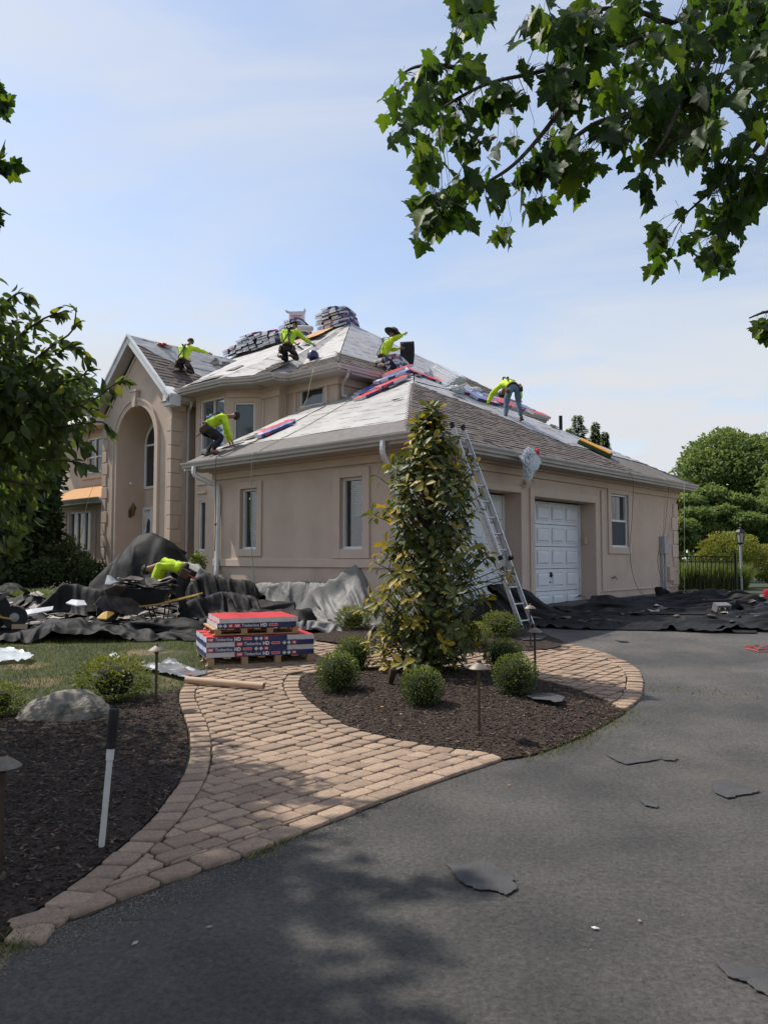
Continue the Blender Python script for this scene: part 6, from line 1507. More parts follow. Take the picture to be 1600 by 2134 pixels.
scatter(80, outR, f_right, .012, .06, 'torn roofing scraps on the driveway tarp', 'dark torn shingle scrap lying on the driveway tarp', 'pale torn felt scrap lying on the driveway tarp', lambda x, y: 14.0 < y < 19, .4, 1.0)

# odd pieces in the left heap
def piece(name, pts, th, mat, label, cat, curl=0.0):
    """thin sheet through a 3-D outline (world), given thickness"""
    P = [Vector(p) for p in pts]; c = sum(P, Vector()) / len(P)
    m = MB(); n = len(P); m.add([p - c for p in P] + [Vector((0, 0, curl))] + [p - c - Vector((0, 0, th)) for p in P] , [(k, (k + 1) % n, n) for k in range(n)] + [(n + 1 + k, n + 1 + (k + 1) % n, (k + 1) % n, k) for k in range(n)])
    o = m.build(name, M_[mat]); o.location = c; return tag(o, label, cat)
piece('metal_flashing', [at(28, 1288, 13.6), at(60, 1280, 13.7), at(110, 1270, 14.0), at(112, 1263, 14.1), at(60, 1270, 13.9), at(30, 1277, 13.8)], .02, 'wrapwhite', 'long white bent flashing strip on the left tarp', 'flashing', .03)
piece('foam_board', [at(138, 1256, 14.3), at(150, 1249, 14.6), at(176, 1251, 14.7), at(182, 1260, 14.4), at(160, 1262, 14.2)], .02, 'wrapwhite', 'small white board with a curled edge in the left heap', 'board', .05)
piece('sheet_metal', [at(219, 1217, 15.0), at(224, 1198, 15.1), at(232, 1200, 15.0), at(246, 1212, 14.9), at(240, 1218, 14.9)], .01, 'greybox', 'pale grey pointed sheet sticking up from the heap', 'sheet', .0)
piece('packaging', [at(202, 1288, 13.4), at(214, 1277, 13.6), at(240, 1268, 13.8), at(243, 1276, 13.7), at(222, 1290, 13.4)], .02, 'yellow', 'crumpled yellow and white packaging below the wheelbarrow', 'packaging', .05)
p = at(42, 1304, 13.2); m = MB(); m.box(-.12, .12, -.09, .09, 0, .09); o = m.build('carton', M_['card']); o.location = (p.x, p.y, G(0, p.y) + .05); o.rotation_euler = (0, 0, .4); tag(o, 'small brown carton on the tarp near the left edge', 'box')

# wheelbarrow(s)
def wheelbarrow(loc, rz, label, fill=True):
    t = thing('wheelbarrow', loc, rz, label, 'wheelbarrow'); m = MB()
    b = [(-.26, -.16, .30), (.30, -.16, .30), (.30, .16, .30), (-.26, .16, .30)]; tp = [(-.48, -.33, .62), (.50, -.33, .60), (.50, .33, .60), (-.48, .33, .62)]
    m.add(b + tp, [(0, 3, 2, 1), (0, 1, 5, 4), (1, 2, 6, 5), (2, 3, 7, 6), (3, 0, 4, 7)])
    i_ = [(x * .95, y * .93, z + .012) for x, y, z in b + tp]; m.add(i_, [(0, 1, 2, 3), (1, 0, 4, 5), (2, 1, 5, 6), (3, 2, 6, 7), (0, 3, 7, 4)])
    m.add(tp + i_[4:], [(0, 1, 5, 4), (1, 2, 6, 5), (2, 3, 7, 6), (3, 0, 4, 7)]); m.build('tray', M_['barrow'], t)
    for s in (-1, 1):
        MB().tube([(-.62, .06 * s, .17), (-.2, .17 * s, .27), (.3, .24 * s, .33), (1.0, .30 * s, .50)], .02, 6).build('handle', M_['yellow'], t, smooth=True)
        MB().tube([(.1, .2 * s, .30), (.2, .22 * s, .02), (.38, .24 * s, .02), (.42, .25 * s, .33)], .014, 6).build('leg', M_['iron'], t, smooth=True)
    wmb = MB(); seg = 18
    prof_ = [(.12, -.03), (.19, -.045), (.205, 0), (.19, .045), (.12, .03)]
    wh = MB().lathe(prof_, (-.62, 0, .205), seg, axis=(0, 1, 0)).build('wheel', M_['rubber'], t, smooth=True)
    MB().lathe([(.01, -.05), (.11, -.02), (.11, .02), (.01, .05)], (-.62, 0, .205), 12, axis=(0, 1, 0)).build('rim', M_['greybox'], wh)
    return t
wb = at(300, 1280, 14.0); wheelbarrow((wb.x, wb.y, G(0, wb.y) + .06), .12, 'black wheelbarrow piled with torn shingles in front of the bending worker')
for k in range(16):
    r2 = random.Random(k + 400); o = bpy.data.objects.new('roofing_scrap', r2.choice(SD + SLm[:2])); COL.objects.link(o)
    o.location = (wb.x + r2.uniform(-.42, .42), wb.y + r2.uniform(-.2, .2), G(0, wb.y) + .66 + k * .010); o.rotation_euler = (r2.uniform(-.25, .25), r2.uniform(-.25, .25), r2.uniform(0, 6)); o.scale = (1.25, 1.1, 1)
    tag(o, 'torn shingle scrap heaped in the black wheelbarrow', 'debris', 'scraps heaped in the wheelbarrow')
for k, (u, v, y) in enumerate(((255, 1240, 13.7), (240, 1255, 13.6), (262, 1262, 13.6), (225, 1248, 13.9))):
    r2 = random.Random(k + 700); o = bpy.data.objects.new('roofing_scrap', SD[k]); COL.objects.link(o); o.location = at(u, v, y); o.rotation_euler = (r2.uniform(.6, 1.2), r2.uniform(-.4, .4), r2.uniform(0, 6)); o.scale = (1.5, 1.4, 1)
    tag(o, 'large dark shingle sheet leaning on the heap beside the wheelbarrow', 'debris', 'sheets leaning beside the wheelbarrow')
w2 = at(-22, 1300, 13.0); wheelbarrow((w2.x - .25, w2.y, G(0, w2.y) + .06), 3.4, 'black wheelbarrow mostly cut off by the left frame edge')
p = at(10, 1275, 13.2); m = MB(); m.lathe([(.16, -.05), (.30, -.06), (.33, 0), (.30, .06), (.16, .05)], (0, 0, .33), 20, axis=(.75, -.6, .2)); o = m.build('cart_wheel', M_['rubber'], None, smooth=True); o.location = (p.x - .22, p.y, G(0, p.y) + .04); tag(o, 'large black tyre standing on the tarp at the left frame edge', 'tyre')

# ================================================================ shingle pallets on the path
LN, WD, TH = 1.04, .36, .063
def box_mats(name, faces_mats, sx, sy, sz, bend=None, seed=0, puff=.007, nx=12):
    """a wrapped bundle: box cut along its length; material per side (end, side, top)"""
    r_ = random.Random(seed); m = MB(); V = []; n = nx
    for i in range(n + 1):
        x = -sx / 2 + sx * i / n; e = 0 if i in (0, n) else puff
        for (yy_, zz_) in ((-sy / 2 - e, 0), (sy / 2 + e, 0), (sy / 2 + e, sz), (0, sz + e * 1.5), (-sy / 2 - e, sz)):
            z2 = zz_ + (bend(x) if bend else 0) + r_.uniform(-.005, .005) * (zz_ > 0); V.append((x, yy_, z2))
    F = []; mi = []
    for i in range(n):
        a, b = i * 5, (i + 1) * 5
        for j, mt in ((0, 0), (1, 1), (2, 2), (3, 2), (4, 1)):
            j2 = (j + 1) % 5; F.append((a + j, b + j, b + j2, a + j2)); mi.append(mt)
    F.append((0, 1, 2, 3, 4)); mi.append(0); F.append(tuple(n * 5 + k for k in (4, 3, 2, 1, 0))); mi.append(0)
    me = bpy.data.meshes.new(name); me.from_pydata(V, [], F); me.update()
    bm = bmesh.new(); bm.from_mesh(me); bmesh.ops.recalc_face_normals(bm, faces=bm.faces); bm.to_mesh(me); bm.free()
    for x in faces_mats: me.materials.append(M_[x])
    me.polygons.foreach_set('material_index', mi); return me
BW = {k: box_mats('shingle_bundle', k, LN, WD, TH, seed=i) for i, k in enumerate([('wrapwhite', 'navy', 'wrapblue'), ('wrapwhite', 'wrapwhite', 'wrapred'), ('wrapwhite', 'navy', 'wrapred')])}
pf = gr(430, 1396); pdir = (gr(655, 1381) - pf); PANG = math.atan2(pdir.y, pdir.x)
PXV = Vector((math.cos(PANG), math.sin(PANG), 0)); PYV = Vector((-PXV.y, PXV.x, 0))
def pal(x, y, z=0): q = pf + PXV * x + PYV * y; return Vector((q.x, q.y, pf.z + z))
def pallet(x0, y0, z0, ln, wd, label, h=.10):
    t = thing('pallet', pal(x0, y0, z0), PANG, label, 'pallet')
    for i in range(3):
        yb = .0 + i * (wd - .09) / 2
        MB().box(0, ln, yb, yb + .09, .0, .016).build('board', M_['wood'], t)
        for j in range(4):
            xb = .02 + j * (ln - .12) / 3; MB().box(xb, xb + .08, yb, yb + .09, .017, h - .018).build('block', M_['wood'], t)
    for j in range(7):
        xb = j * (ln - .09) / 6; MB().box(xb, xb + .09, 0, wd, h - .017, h).build('board', M_['wood'], t)
    return t
pallet(0, 0, .035, 1.42, 1.08, 'wooden pallet on the path under the lower shingle stack', .11)
def print_front(root, ln, order, th=TH, dirx=1):
    """wrapper print on the long face at y = -WD/2"""
    Y = -WD / 2 - .0095
    def plate(x0, x1, z0, z1, mat, nm, yo=0): return MB().box(x0, x1, Y - yo - .0012, Y - yo, z0, z1).build(nm, M_[mat], root)
    x = -ln / 2 + .005; rotm = Matrix.Rotation(R(90), 4, 'X')
    def txt(s, xx, size, mat='printwhite', bold=0.0, zz=th / 2, sx=1.0):
        return lettering('lettering', s, size, M_[mat], root, Matrix.Translation((xx, Y - .0030, zz)) @ rotm, bold=bold, sx=sx)
    plate(-ln / 2 + .004, ln / 2 - (.17 if 'white' in order else .004), .003, th - .003, 'navy', 'printed_band')
    for it_ in order:
        if it_ == 'gaf': plate(x, x + .085, .006, th - .006, 'wrapred', 'logo_patch', .0014); txt('GAF', x + .012, .040, bold=.0012, sx=.82); x += .10
        elif it_ == 'name': txt('Timberline', x, .056, sx=.92); txt('HD', x + .245, .062, bold=.0022, sx=.95); x += .36
        elif it_ == 'box': plate(x, x + .11, th * .28, th * .76, 'printwhite', 'print_label', .0014); plate(x + .004, x + .106, th * .34, th * .70, 'wrapred', 'print_label', .0024); x += .14
        elif it_ == 'dia':
            for q in range(2):
                mm = MB(); mm.prism([(x + .03, Y - .0034, th / 2 - .026), (x + .058, Y - .0034, th / 2), (x + .03, Y - .0034, th / 2 + .026), (x + .002, Y - .0034, th / 2)], (0, .001, 0)); mm.build('print_diamond', M_['wrapwhite'], root); x += .062
            x += .012
        elif it_ == 'ne': plate(x, x + .055, .008, th - .008, 'wrapred', 'logo_patch', .0014); txt('NE', x + .008, .034, bold=.0012, sx=.85); x += .07
        elif it_ == 'ten': txt('10 YEAR', x, .030, 'navy', zz=th / 2); x += .1
ORD = ['gaf', 'name', 'box', 'dia', 'ne', 'white']
def put(key, x, y, z, rot, label, group, front=None):
    me = BW[key]; t = thing('shingle_bundle', pal(x, y, z), PANG + rot, label, 'shingle bundle', group)
    o = link('wrapper', me, None, t)
    if front: print_front(t, LN, front)
    return t
lay = ['bottom', 'second', 'third', 'top']
for L_i in range(4):
    z = .148 + L_i * (TH + .002); left_end = L_i % 2 == 0
    for j in range(3):
        lab = f'{["foremost", "middle", "rearmost"][j]} long navy shingle bundle in the {lay[L_i]} layer of the lower pallet stack'
        cx = (WD + .012 + LN / 2) if left_end else LN / 2
        put(('wrapwhite', 'navy', 'wrapred') if L_i == 3 else ('wrapwhite', 'navy', 'wrapblue'), cx, .18 + j * (WD + .012), z, 0, lab, 'shingle bundles on the lower pallet', ORD if j == 0 else None)
    ex = WD / 2 if left_end else LN + .012 + WD / 2
    put(('wrapwhite', 'wrapwhite', 'wrapred') if L_i % 2 else ('wrapwhite', 'navy', 'wrapblue'), ex, LN / 2 + .01, z, R(90), f'crosswise shingle bundle at the {"left" if left_end else "right"} of the {lay[L_i]} layer of the lower stack', 'shingle bundles on the lower pallet')
zz = .148 + 4 * (TH + .002)
pallet(.09, .05, zz + .012, 1.14, 1.0, 'small wooden pallet between the two shingle stacks', .085)
for L_i in range(2):
    for j in range(3):
        key = ('wrapwhite', 'navy', 'wrapred') if L_i == 0 else ('wrapwhite', 'wrapwhite', 'wrapred')
        put(key, .66 + (.02 if L_i else 0), .22 + j * (WD - .03), zz + .105 + L_i * (TH + .003), .015 * L_i, f'{["foremost", "middle", "rearmost"][j]} {"red topped white" if L_i else "navy"} shingle bundle in the {"top" if L_i else "lower"} layer of the upper pallet',
            'shingle bundles on the upper pallet', ['dia', 'ne', 'gaf', 'name', 'box', 'white', 'ten'] if (L_i == 0 and j == 0) else None)
# kraft tube, plastic sheets on the lawn
a, b = gr(388, 1430), gr(550, 1444); t0 = a + Vector((0, 0, .075)); dd = b - a
m = MB(); ro, ri = .038, .032; seg = 20; q = Vector((0, 0, 1)).rotation_difference(dd.normalized()); K = []
for rr_, zz_ in ((ro, 0), (ro, dd.length), (ri, dd.length), (ri, 0)):
    K.append([q @ Vector((rr_ * math.cos(6.2832 * j / seg), rr_ * math.sin(6.2832 * j / seg), zz_)) for j in range(seg)])
for k in range(4):
    n_ = len(m.v); m.v += [tuple(p) for p in K[k]]
for k in range(4):
    for j in range(seg): m.f.append((k * seg + j, k * seg + (j + 1) % seg, ((k + 1) % 4) * seg + (j + 1) % seg, ((k + 1) % 4) * seg + j))
o = m.build('cardboard_tube', M_['card'], None, smooth=True); o.location = t0; tag(o, 'long brown cardboard tube lying across the path', 'tube')
def crumple(name, px, h, mat, label, cat, step=.05, seed=1, z=.03):
    xy = g2(px); f = lambda x, y: h * max(0, mnoise.noise(Vector((x * 5, y * 5, seed))) + .55) + h * .5 * (1 - abs(mnoise.noise(Vector((x * 9, y * 14, seed + 5)))) * 2)
    o = sheet(name, xy, z, step, M_[mat], f); return tag(o, label, cat)
crumple('plastic_sheet', [(-10, 1388), (-10, 1362), (30, 1364), (72, 1378), (60, 1386), (30, 1384)], .06, 'plastic', 'crumpled white plastic sheet on the lawn by the left frame edge', 'plastic sheet')
crumple('plastic_wrap', [(288, 1388), (330, 1392), (352, 1380), (366, 1384), (385, 1398), (432, 1408), (428, 1414), (398, 1422), (372, 1420), (330, 1408), (296, 1402)], .035, 'wrapgrey', 'shiny grey and white wrapper lying at the lawn edge by the tube', 'plastic sheet', .04, 4, .03)
crumple('plastic_wrap', [(228, 1372), (242, 1370), (252, 1380), (238, 1382)], .03, 'plastic', 'tiny white plastic shred above the lawn shrub', 'plastic sheet', .03, 6)
p = gr(392, 1416); m = MB(); m.box(-.06, .06, -.02, .02, 0, .004); o = m.build('wrapper_label', M_['wrapred']); o.location = p + Vector((0, 0, .09)); o.rotation_euler = (.2, .2, .9); tag(o, 'red printed strip on the wrapper at the lawn edge', 'packaging')

# ================================================================ path lights, pipe, spotlights
def path_light(u, v, label, h=.60, tilt=0.0, hf=None):
    p = gr(u, v); p.z += (hf(p.x, p.y) + .02) if hf else .01
    t = thing('path_light', p, 0, label, 'garden light', 'bronze path lights'); t.rotation_euler = (0, tilt, 0)
    MB().tube([(0, 0, -.1), (0, 0, h - .05)], .0135, 10).build('stem', M_['bronze'], t, smooth=True)
    MB().lathe([(.036, 0), (.038, .012), (.03, .03), (.018, .035)], (0, 0, -.005), 12).build('base', M_['bronze'], t, smooth=True)
    MB().lathe([(.018, -.07), (.022, -.05), (.030, -.035), (.032, -.02)], (0, 0, h), 12).build('socket', M_['bronze'], t, smooth=True)
    c = MB().lathe([(.084, -.042), (.088, -.038), (.086, -.034), (.052, -.008), (.022, .010), (.018, .014)], (0, 0, h), 24).build('cap', M_['cap'], t, smooth=True)
    MB().lathe([(.016, .012), (.017, .03), (.012, .034)], (0, 0, h), 12).build('finial', M_['bronze'], c, smooth=True)
path_light(998, 1548, 'bronze path light at the front of the island bed', hf=isl_h)
path_light(1115, 1424, 'bronze path light at the right rear corner of the island bed', hf=isl_h)
path_light(1105, 1353, 'bronze path light in the rear bed before the ladder foot', hf=bed2_h)
path_light(325, 1480, 'bronze path light beside the shrub at the lawn edge', hf=bedL_h)
path_light(-1, 1850, 'bronze path light cut by the left frame edge', hf=bedL_h, h=.575)
p = gr(211, 1775); t = thing('pipe_marker', p, 0, 'white plastic pipe with black grip standing in the left mulch', 'pipe'); t.rotation_euler = (0, .075, 0)
MB().tube([(0, 0, -.05), (0, 0, .50)], .0165, 14).build('pipe', M_['pvc'], t, smooth=True)
MB().lathe([(.0165, .0), (.021, .005), (.021, .09), (.0185, .095)], (0, 0, .49), 14).build('coupling', M_['pvc'], t, smooth=True)
MB().lathe([(.03, .56), (.032, .575), (.026, .59), (.0265, .60), (.0275, .70), (.027, .765), (.022, .772)], (0, 0, 0), 14).build('grip', M_['black'], t, smooth=True)
def spot(u, v, label, tilt):
    p = gr(u, v); p.z += .08; t = thing('spotlight', p, 0, label, 'garden light'); t.rotation_euler = tilt
    MB().lathe([(.018, -.1), (.03, -.08), (.034, .08), (.040, .09), (.040, .12), (.034, .125), (.03, .11)], (0, 0, .08), 14).build('lamp_body', M_['bronze'], t, smooth=True)
    MB().tube([(0, 0, -.12), (0, 0, .0)], .012, 8).build('stake', M_['bronze'], t)
spot(812, 1446, 'bronze spotlight tilted at the magnolia in the island bed', (.1, .25, 0)); spot(766, 1336, 'bronze spotlight lying low in the rear bed near the feathery shrub', (-.3, .9, .4))

# boulder and rocks
def rock(name, c, r3, seed, label, cat='rock', parent=None):
    bm = bmesh.new(); bmesh.ops.create_icosphere(bm, subdivisions=4, radius=1)
    for v in bm.verts:
        d = v.co.normalized(); k = 1 + .22 * mnoise.noise(d * 1.3 + Vector((seed, 0, 0))) + .10 * mnoise.noise(d * 3.1 + Vector((0, seed, 0))) + .03 * mnoise.noise(d * 9)
        q = d * k
        for ax_, off in ((Vector((.3, -.5, .8)), .80), (Vector((-.7, -.3, .6)), .78), (Vector((.85, -.2, .45)), .84), (Vector((-.1, -.95, .25)), .80)):
            a_ = ax_.normalized(); s_ = q.dot(a_) - off
            if s_ > 0: q -= a_ * s_ * .8
        v.co = (q.x * r3[0], q.y * r3[1], q.z * r3[2])
    me = bpy.data.meshes.new(name); bm.to_mesh(me); bm.free(); o = link(name, me, M_['stone'], None, True); o.location = c; return tag(o, label, cat)
p = gr(121, 1512); rock('boulder', (p.x, p.y + .18, p.z + .05), (.46, .30, .235), 3.3, 'pale grey boulder in the left mulch bed', 'boulder')
for u, v, y, s, lb in ((18, 1232, 21, .38, 'rounded tan rock at the left edge beyond the tarp'), (-20, 1228, 22, .4, 'grey rock cut by the left frame edge beyond the tarp'), (45, 1215, 24, .35, 'dark rock under the trees at far left')):
    q = at(u, v, y); rock('rock', (q.x, q.y, G(0, y) + .1), (s, s * .8, s * .6), u, lb)

# torn pieces lying on the asphalt and in the bed
def flat_scrap(px, label, z=.012, mat='debris', seed=0, th=.003):
    xy = g2(px); r2 = random.Random(seed); xy = [(xy[k][0] + (xy[(k + 1) % len(xy)][0] - xy[k][0]) * t, xy[k][1] + (xy[(k + 1) % len(xy)][1] - xy[k][1]) * t) for k in range(len(xy)) for t in (0, .25, .5, .75)]
    xy = [(x + r2.uniform(-.009, .009), y + r2.uniform(-.009, .009)) for x, y in xy]; n = len(xy)
    cx, cy = sum(p[0] for p in xy) / n, sum(p[1] for p in xy) / n; z0 = G(cx, cy) + z
    lift = [.001 + .006 * max(0, mnoise.noise(Vector((x * 7, y * 7, seed)))) for x, y in xy]
    V = [(x - cx, y - cy, lift[k] + th) for k, (x, y) in enumerate(xy)] + [(x - cx, y - cy, lift[k]) for k, (x, y) in enumerate(xy)] + [(0, 0, .008 + th)]
    me = bpy.data.meshes.new('roofing_scrap'); me.from_pydata(V, [], [(k, (k + 1) % n, 2 * n) for k in range(n)] + [(n + k, n + (k + 1) % n, (k + 1) % n, k) for k in range(n)])
    bm = bmesh.new(); bm.from_mesh(me); bmesh.ops.recalc_face_normals(bm, faces=bm.faces); bm.to_mesh(me); bm.free()
    o = link('roofing_scrap', me, M_[mat]); o.location = (cx, cy, z0); return tag(o, label, 'debris')
M_['flat'] = pm('felt_scrap', (.050, .048, .050), (.070, .068, .068), .9, 5, .3, 120)
flat_scrap([(932, 1806), (962, 1808), (975, 1804), (1010, 1797), (1040, 1812), (1068, 1838), (1074, 1860), (1056, 1871), (1030, 1862), (990, 1858), (955, 1842)], 'large leaf shaped felt scrap on the asphalt in the foreground', mat='flat', seed=1)
flat_scrap([(1484, 1632), (1510, 1628), (1545, 1640), (1584, 1652), (1570, 1657), (1540, 1662), (1515, 1668), (1486, 1655)], 'notched felt scrap on the asphalt near the right frame edge', mat='flat', seed=2)
flat_scrap([(1260, 1575), (1300, 1585), (1345, 1586), (1380, 1582), (1366, 1588), (1330, 1592), (1304, 1597), (1280, 1588)], 'thin curved felt scrap on the asphalt right of the island', mat='flat', seed=3)
flat_scrap([(1374, 1577), (1398, 1582), (1412, 1584), (1404, 1589), (1380, 1587)], 'small felt scrap beside the thin curved one', mat='flat', seed=4)
flat_scrap([(1328, 1668), (1355, 1672), (1369, 1677), (1367, 1687), (1345, 1684)], 'small triangular felt scrap on the right asphalt', mat='flat', seed=5)
flat_scrap([(1490, 2010), (1530, 2028), (1570, 2022), (1640, 2050), (1660, 2110), (1600, 2086), (1556, 2056), (1540, 2048), (1515, 2042)], 'dark felt scrap in the bottom right corner', mat='flat', seed=6)
flat_scrap([(1096, 1476), (1118, 1468), (1148, 1468), (1178, 1480), (1170, 1492), (1155, 1496), (1146, 1489), (1112, 1486)], 'dark felt scrap lying in the island mulch beside the right boxwood', z=.13, mat='flat', seed=7)
flat_scrap([(1280, 1334), (1300, 1335), (1312, 1340), (1292, 1340)], 'small pale felt scrap on the asphalt below the tarp edge', mat='flat', seed=8)
flat_scrap([(1070, 1333), (1100, 1322), (1140, 1332), (1130, 1342), (1090, 1344)], 'dark shingle piece on the bed corner by the ladder', z=.05, mat='flat', seed=9)
for k, (u, v, s, c) in enumerate(((436, 1938, .018, 'debris_light'), (282, 1972, .02, 'debris_light'), (605, 1641, .014, 'yellow'), (1240, 1940, .02, 'wrapwhite'), (1332, 1925, .014, 'debris_light'), (1060, 1640, .012, 'ply'), (796, 1502, .02, 'ply'), (836, 1518, .02, 'card'), (33, 1908, .02, 'ply'))):
    q = gr(u, v); m = MB(); m.add([(-s, 0, 0), (0, -s * .5, .002), (s, 0, .004), (.2 * s, s * .7, .003), (0, 0, .008)], [(0, 1, 4), (1, 2, 4), (2, 3, 4), (3, 0, 4)])
    o = m.build('litter', M_[c]); o.location = (q.x, q.y, q.z + (.012 if not inside(isl_xy, q.x, q.y) else .13)); o.rotation_euler = (0, 0, k); o['label'] = ['pale chip left on the foreground asphalt', 'pale chip near the bottom left paver edge', 'yellow leaf bit on the path below the cardboard tube', 'white sliver on the asphalt at mid right', 'pale crumb on the right asphalt', 'orange leaf bit beside the pointed end of the path', 'orange leaf in the island mulch front left', 'brown leaf in the island mulch near the front boxwood', 'orange leaf in the mulch at bottom left'][k]; o['category'] = 'litter'
# red cord on the asphalt at right, cinder block, hose reel
m = MB(); r2 = random.Random(3)
for k in range(3): m.tube([gr(1555 + 12 * j + r2.uniform(-4, 4), 1350 + 4 * k + r2.uniform(-4, 4)) + Vector((0, 0, .02)) for j in range(6)], .008, 5)
o = m.build('cord', M_['redplastic'], None, smooth=True); tag(o, 'tangle of red cord on the asphalt at the right edge', 'cord')
q = at(1501, 1276, 15.8); t = thing('cinder_block', (q.x, q.y, G(0, 15.8) + .07), .5, 'grey cinder block on the driveway tarp at right', 'block')
m = MB()
for b_ in ((-.2, .2, -.1, .1, 0, .05), (-.2, .2, -.1, .1, .15, .2), (-.2, -.15, -.1, .1, .05, .15), (.15, .2, -.1, .1, .05, .15), (-.02, .02, -.1, .1, .05, .15)): m.box(*b_)
ob_ = m.build('block_body', M_['block'], t); t.scale = (.8, .8, .8); t.rotation_euler = (.35, 0, .25)
q = gr(1602, 1250); t = thing('hose_reel', (q.x, q.y, q.z), 0, 'red ribbed bucket on the sidewalk at the right edge', 'bucket')
MB().lathe([(.12, 0), (.135, .02), (.125, .06), (.135, .10), (.125, .14), (.135, .18), (.125, .22), (.12, .26)], (0, 0, 0), 18).build('bucket_body', M_['hose'], t, smooth=True)

# ================================================================ ladder
def ladder():
    F0, F1 = H(1.02, -1.74), H(1.42, -1.74); T0, T1 = H(.50, -.60), H(.90, -.60); zf = G(0, 13.5) + .01; zt = 3.93
    F0.z = F1.z = zf; T0.z = T1.z = zt
    t = thing('extension_ladder', (F0 + F1) / 2, 0, 'aluminium extension ladder leaning on the garage gutter behind the magnolia', 'ladder'); O = (F0 + F1) / 2
    ax = (F1 - F0).normalized(); L0, L1 = F0 - O, F1 - O; U0, U1 = T0 - O, T1 - O; up = (U0 - L0).normalized(); nrm = ax.cross(up).normalized()
    if nrm.y > 0: nrm = -nrm                                         # towards the climber (camera side)
    full = (U0 - L0).length
    def section(a, b, off, inset, nm):
        for s, (P, Q) in enumerate(((L0, U0), (L1, U1))):
            sg = 1 if s == 0 else -1; p = P.lerp(Q, a) + ax * sg * inset + nrm * off; q_ = P.lerp(Q, b) + ax * sg * inset + nrm * off; m = MB()
            c = (p + q_) / 2; h = (q_ - p) / 2
            m.obox(c, ax * .0035, nrm * .038, h); m.obox(c + ax * sg * .012 + nrm * .036, ax * .012, nrm * .003, h); m.obox(c + ax * sg * .012 - nrm * .036, ax * .012, nrm * .003, h)
            r = m.build('rail', M_['alu'], t)
            for e_ in ((q_, 1),) if nm == 'fly' else ((p, 0),):
                mm = MB(); mm.obox(e_[0] + up * (.03 if e_[1] else .02), ax * .014, nrm * .042, up * .05); mm.build('rail_cap', M_['black'], r)
            if nm == 'fly': mm = MB(); mm.obox(p, ax * .018, nrm * .05, up * .035); mm.build('rung_lock', M_['black'], r)
        k = .15
        while k < full * (b - a) - .1:
            f_ = a + k / full; p = L0.lerp(U0, f_) + nrm * off + ax * inset; q_ = L1.lerp(U1, f_) + nrm * off - ax * inset
            m = MB(); m.tube([p, q_], .016, 8); m.build('rung', M_['alu'], t, smooth=True); k += .305
    section(0, .70, 0, 0, 'base'); section(.34, 1.0, .06, .03, 'fly')
    for P in (L0, L1): m = MB(); m.obox(P + Vector((0, 0, .02)), ax * .03, Vector((0, .06, 0)), Vector((0, 0, .014))); m.build('foot', M_['alu'], t)
ladder()

# ================================================================ iron fence, lamp post
def iron_fence(a, b, z0, h, label, sp=.11, post_end=True, name='iron_fence'):
    a, b = Vector(a), Vector(b); t = thing(name, (a.x, a.y, z0), math.atan2((b - a).y, (b - a).x), label, 'fence'); L = (b - a).length
    for z in (h - .06, h - .21, .08): MB().box(0, L, -.012, .012, z - .012, z + .012).build('rail', M_['iron'], t)
    n = int(L / sp); pm_ = MB().box(-.0085, .0085, -.0085, .0085, .02, h - .06).mesh('picket'); pm_.materials.append(M_['iron'])
    pm2 = MB().box(-.0085, .0085, -.0085, .0085, .02, h - .14).mesh('picket'); pm2.materials.append(M_['iron'])
    for k in range(1, n): o = link('picket', pm_ if k % 2 else pm2, None, t); o.location = (k * L / n, 0, 0)
    for x in ((0, L) if post_end else ()):
        p_ = MB().box(x - .028, x + .028, -.028, .028, 0, h + .02).build('post', M_['iron'], t); MB().lathe([(.03, 0), (.035, .015), (.018, .03), (.024, .05), (.005, .07)], (x, 0, h + .02), 10).build('post_cap', M_['iron'], p_)
iron_fence(H(12.45, .05), H(12.45, -1.63), .60, 1.10, 'black iron picket fence between the garage corner and its post')
iron_fence((13.2, 31), (24, 30), .62, 1.2, 'dark fence run in the distance at the right edge', .12)
q = Vector((11.03, 24, .62)); t = thing('lamp_post', q, 0, 'black lantern on a post behind the iron fence', 'lamp post')
MB().tube([(0, 0, 0), (0, 0, 1.42)], .035, 10).build('post', M_['greybox'], t, smooth=True)
m = MB(); m.lathe([(.04, 1.40), (.09, 1.43), (.10, 1.45), (.03, 1.46)], (0, 0, 0), 6); m.lathe([(.15, 1.76), (.16, 1.78), (.09, 1.86), (.03, 1.89), (.04, 1.92), (.01, 1.95)], (0, 0, 0), 6)
for k in range(6): a_ = k * math.pi / 3; m.tube([(.095 * math.cos(a_), .095 * math.sin(a_), 1.45), (.135 * math.cos(a_), .135 * math.sin(a_), 1.77)], .008, 4)
lb = m.build('lantern', M_['iron'], t); MB().lathe([(.085, 1.46), (.125, 1.76)], (0, 0, 0), 6).build('lantern_glass', M_['blind'], lb)
MB().tube([(0, 0, 1.46), (0, 0, 1.6)], .02, 8).build('bulb', M_['white'], lb)
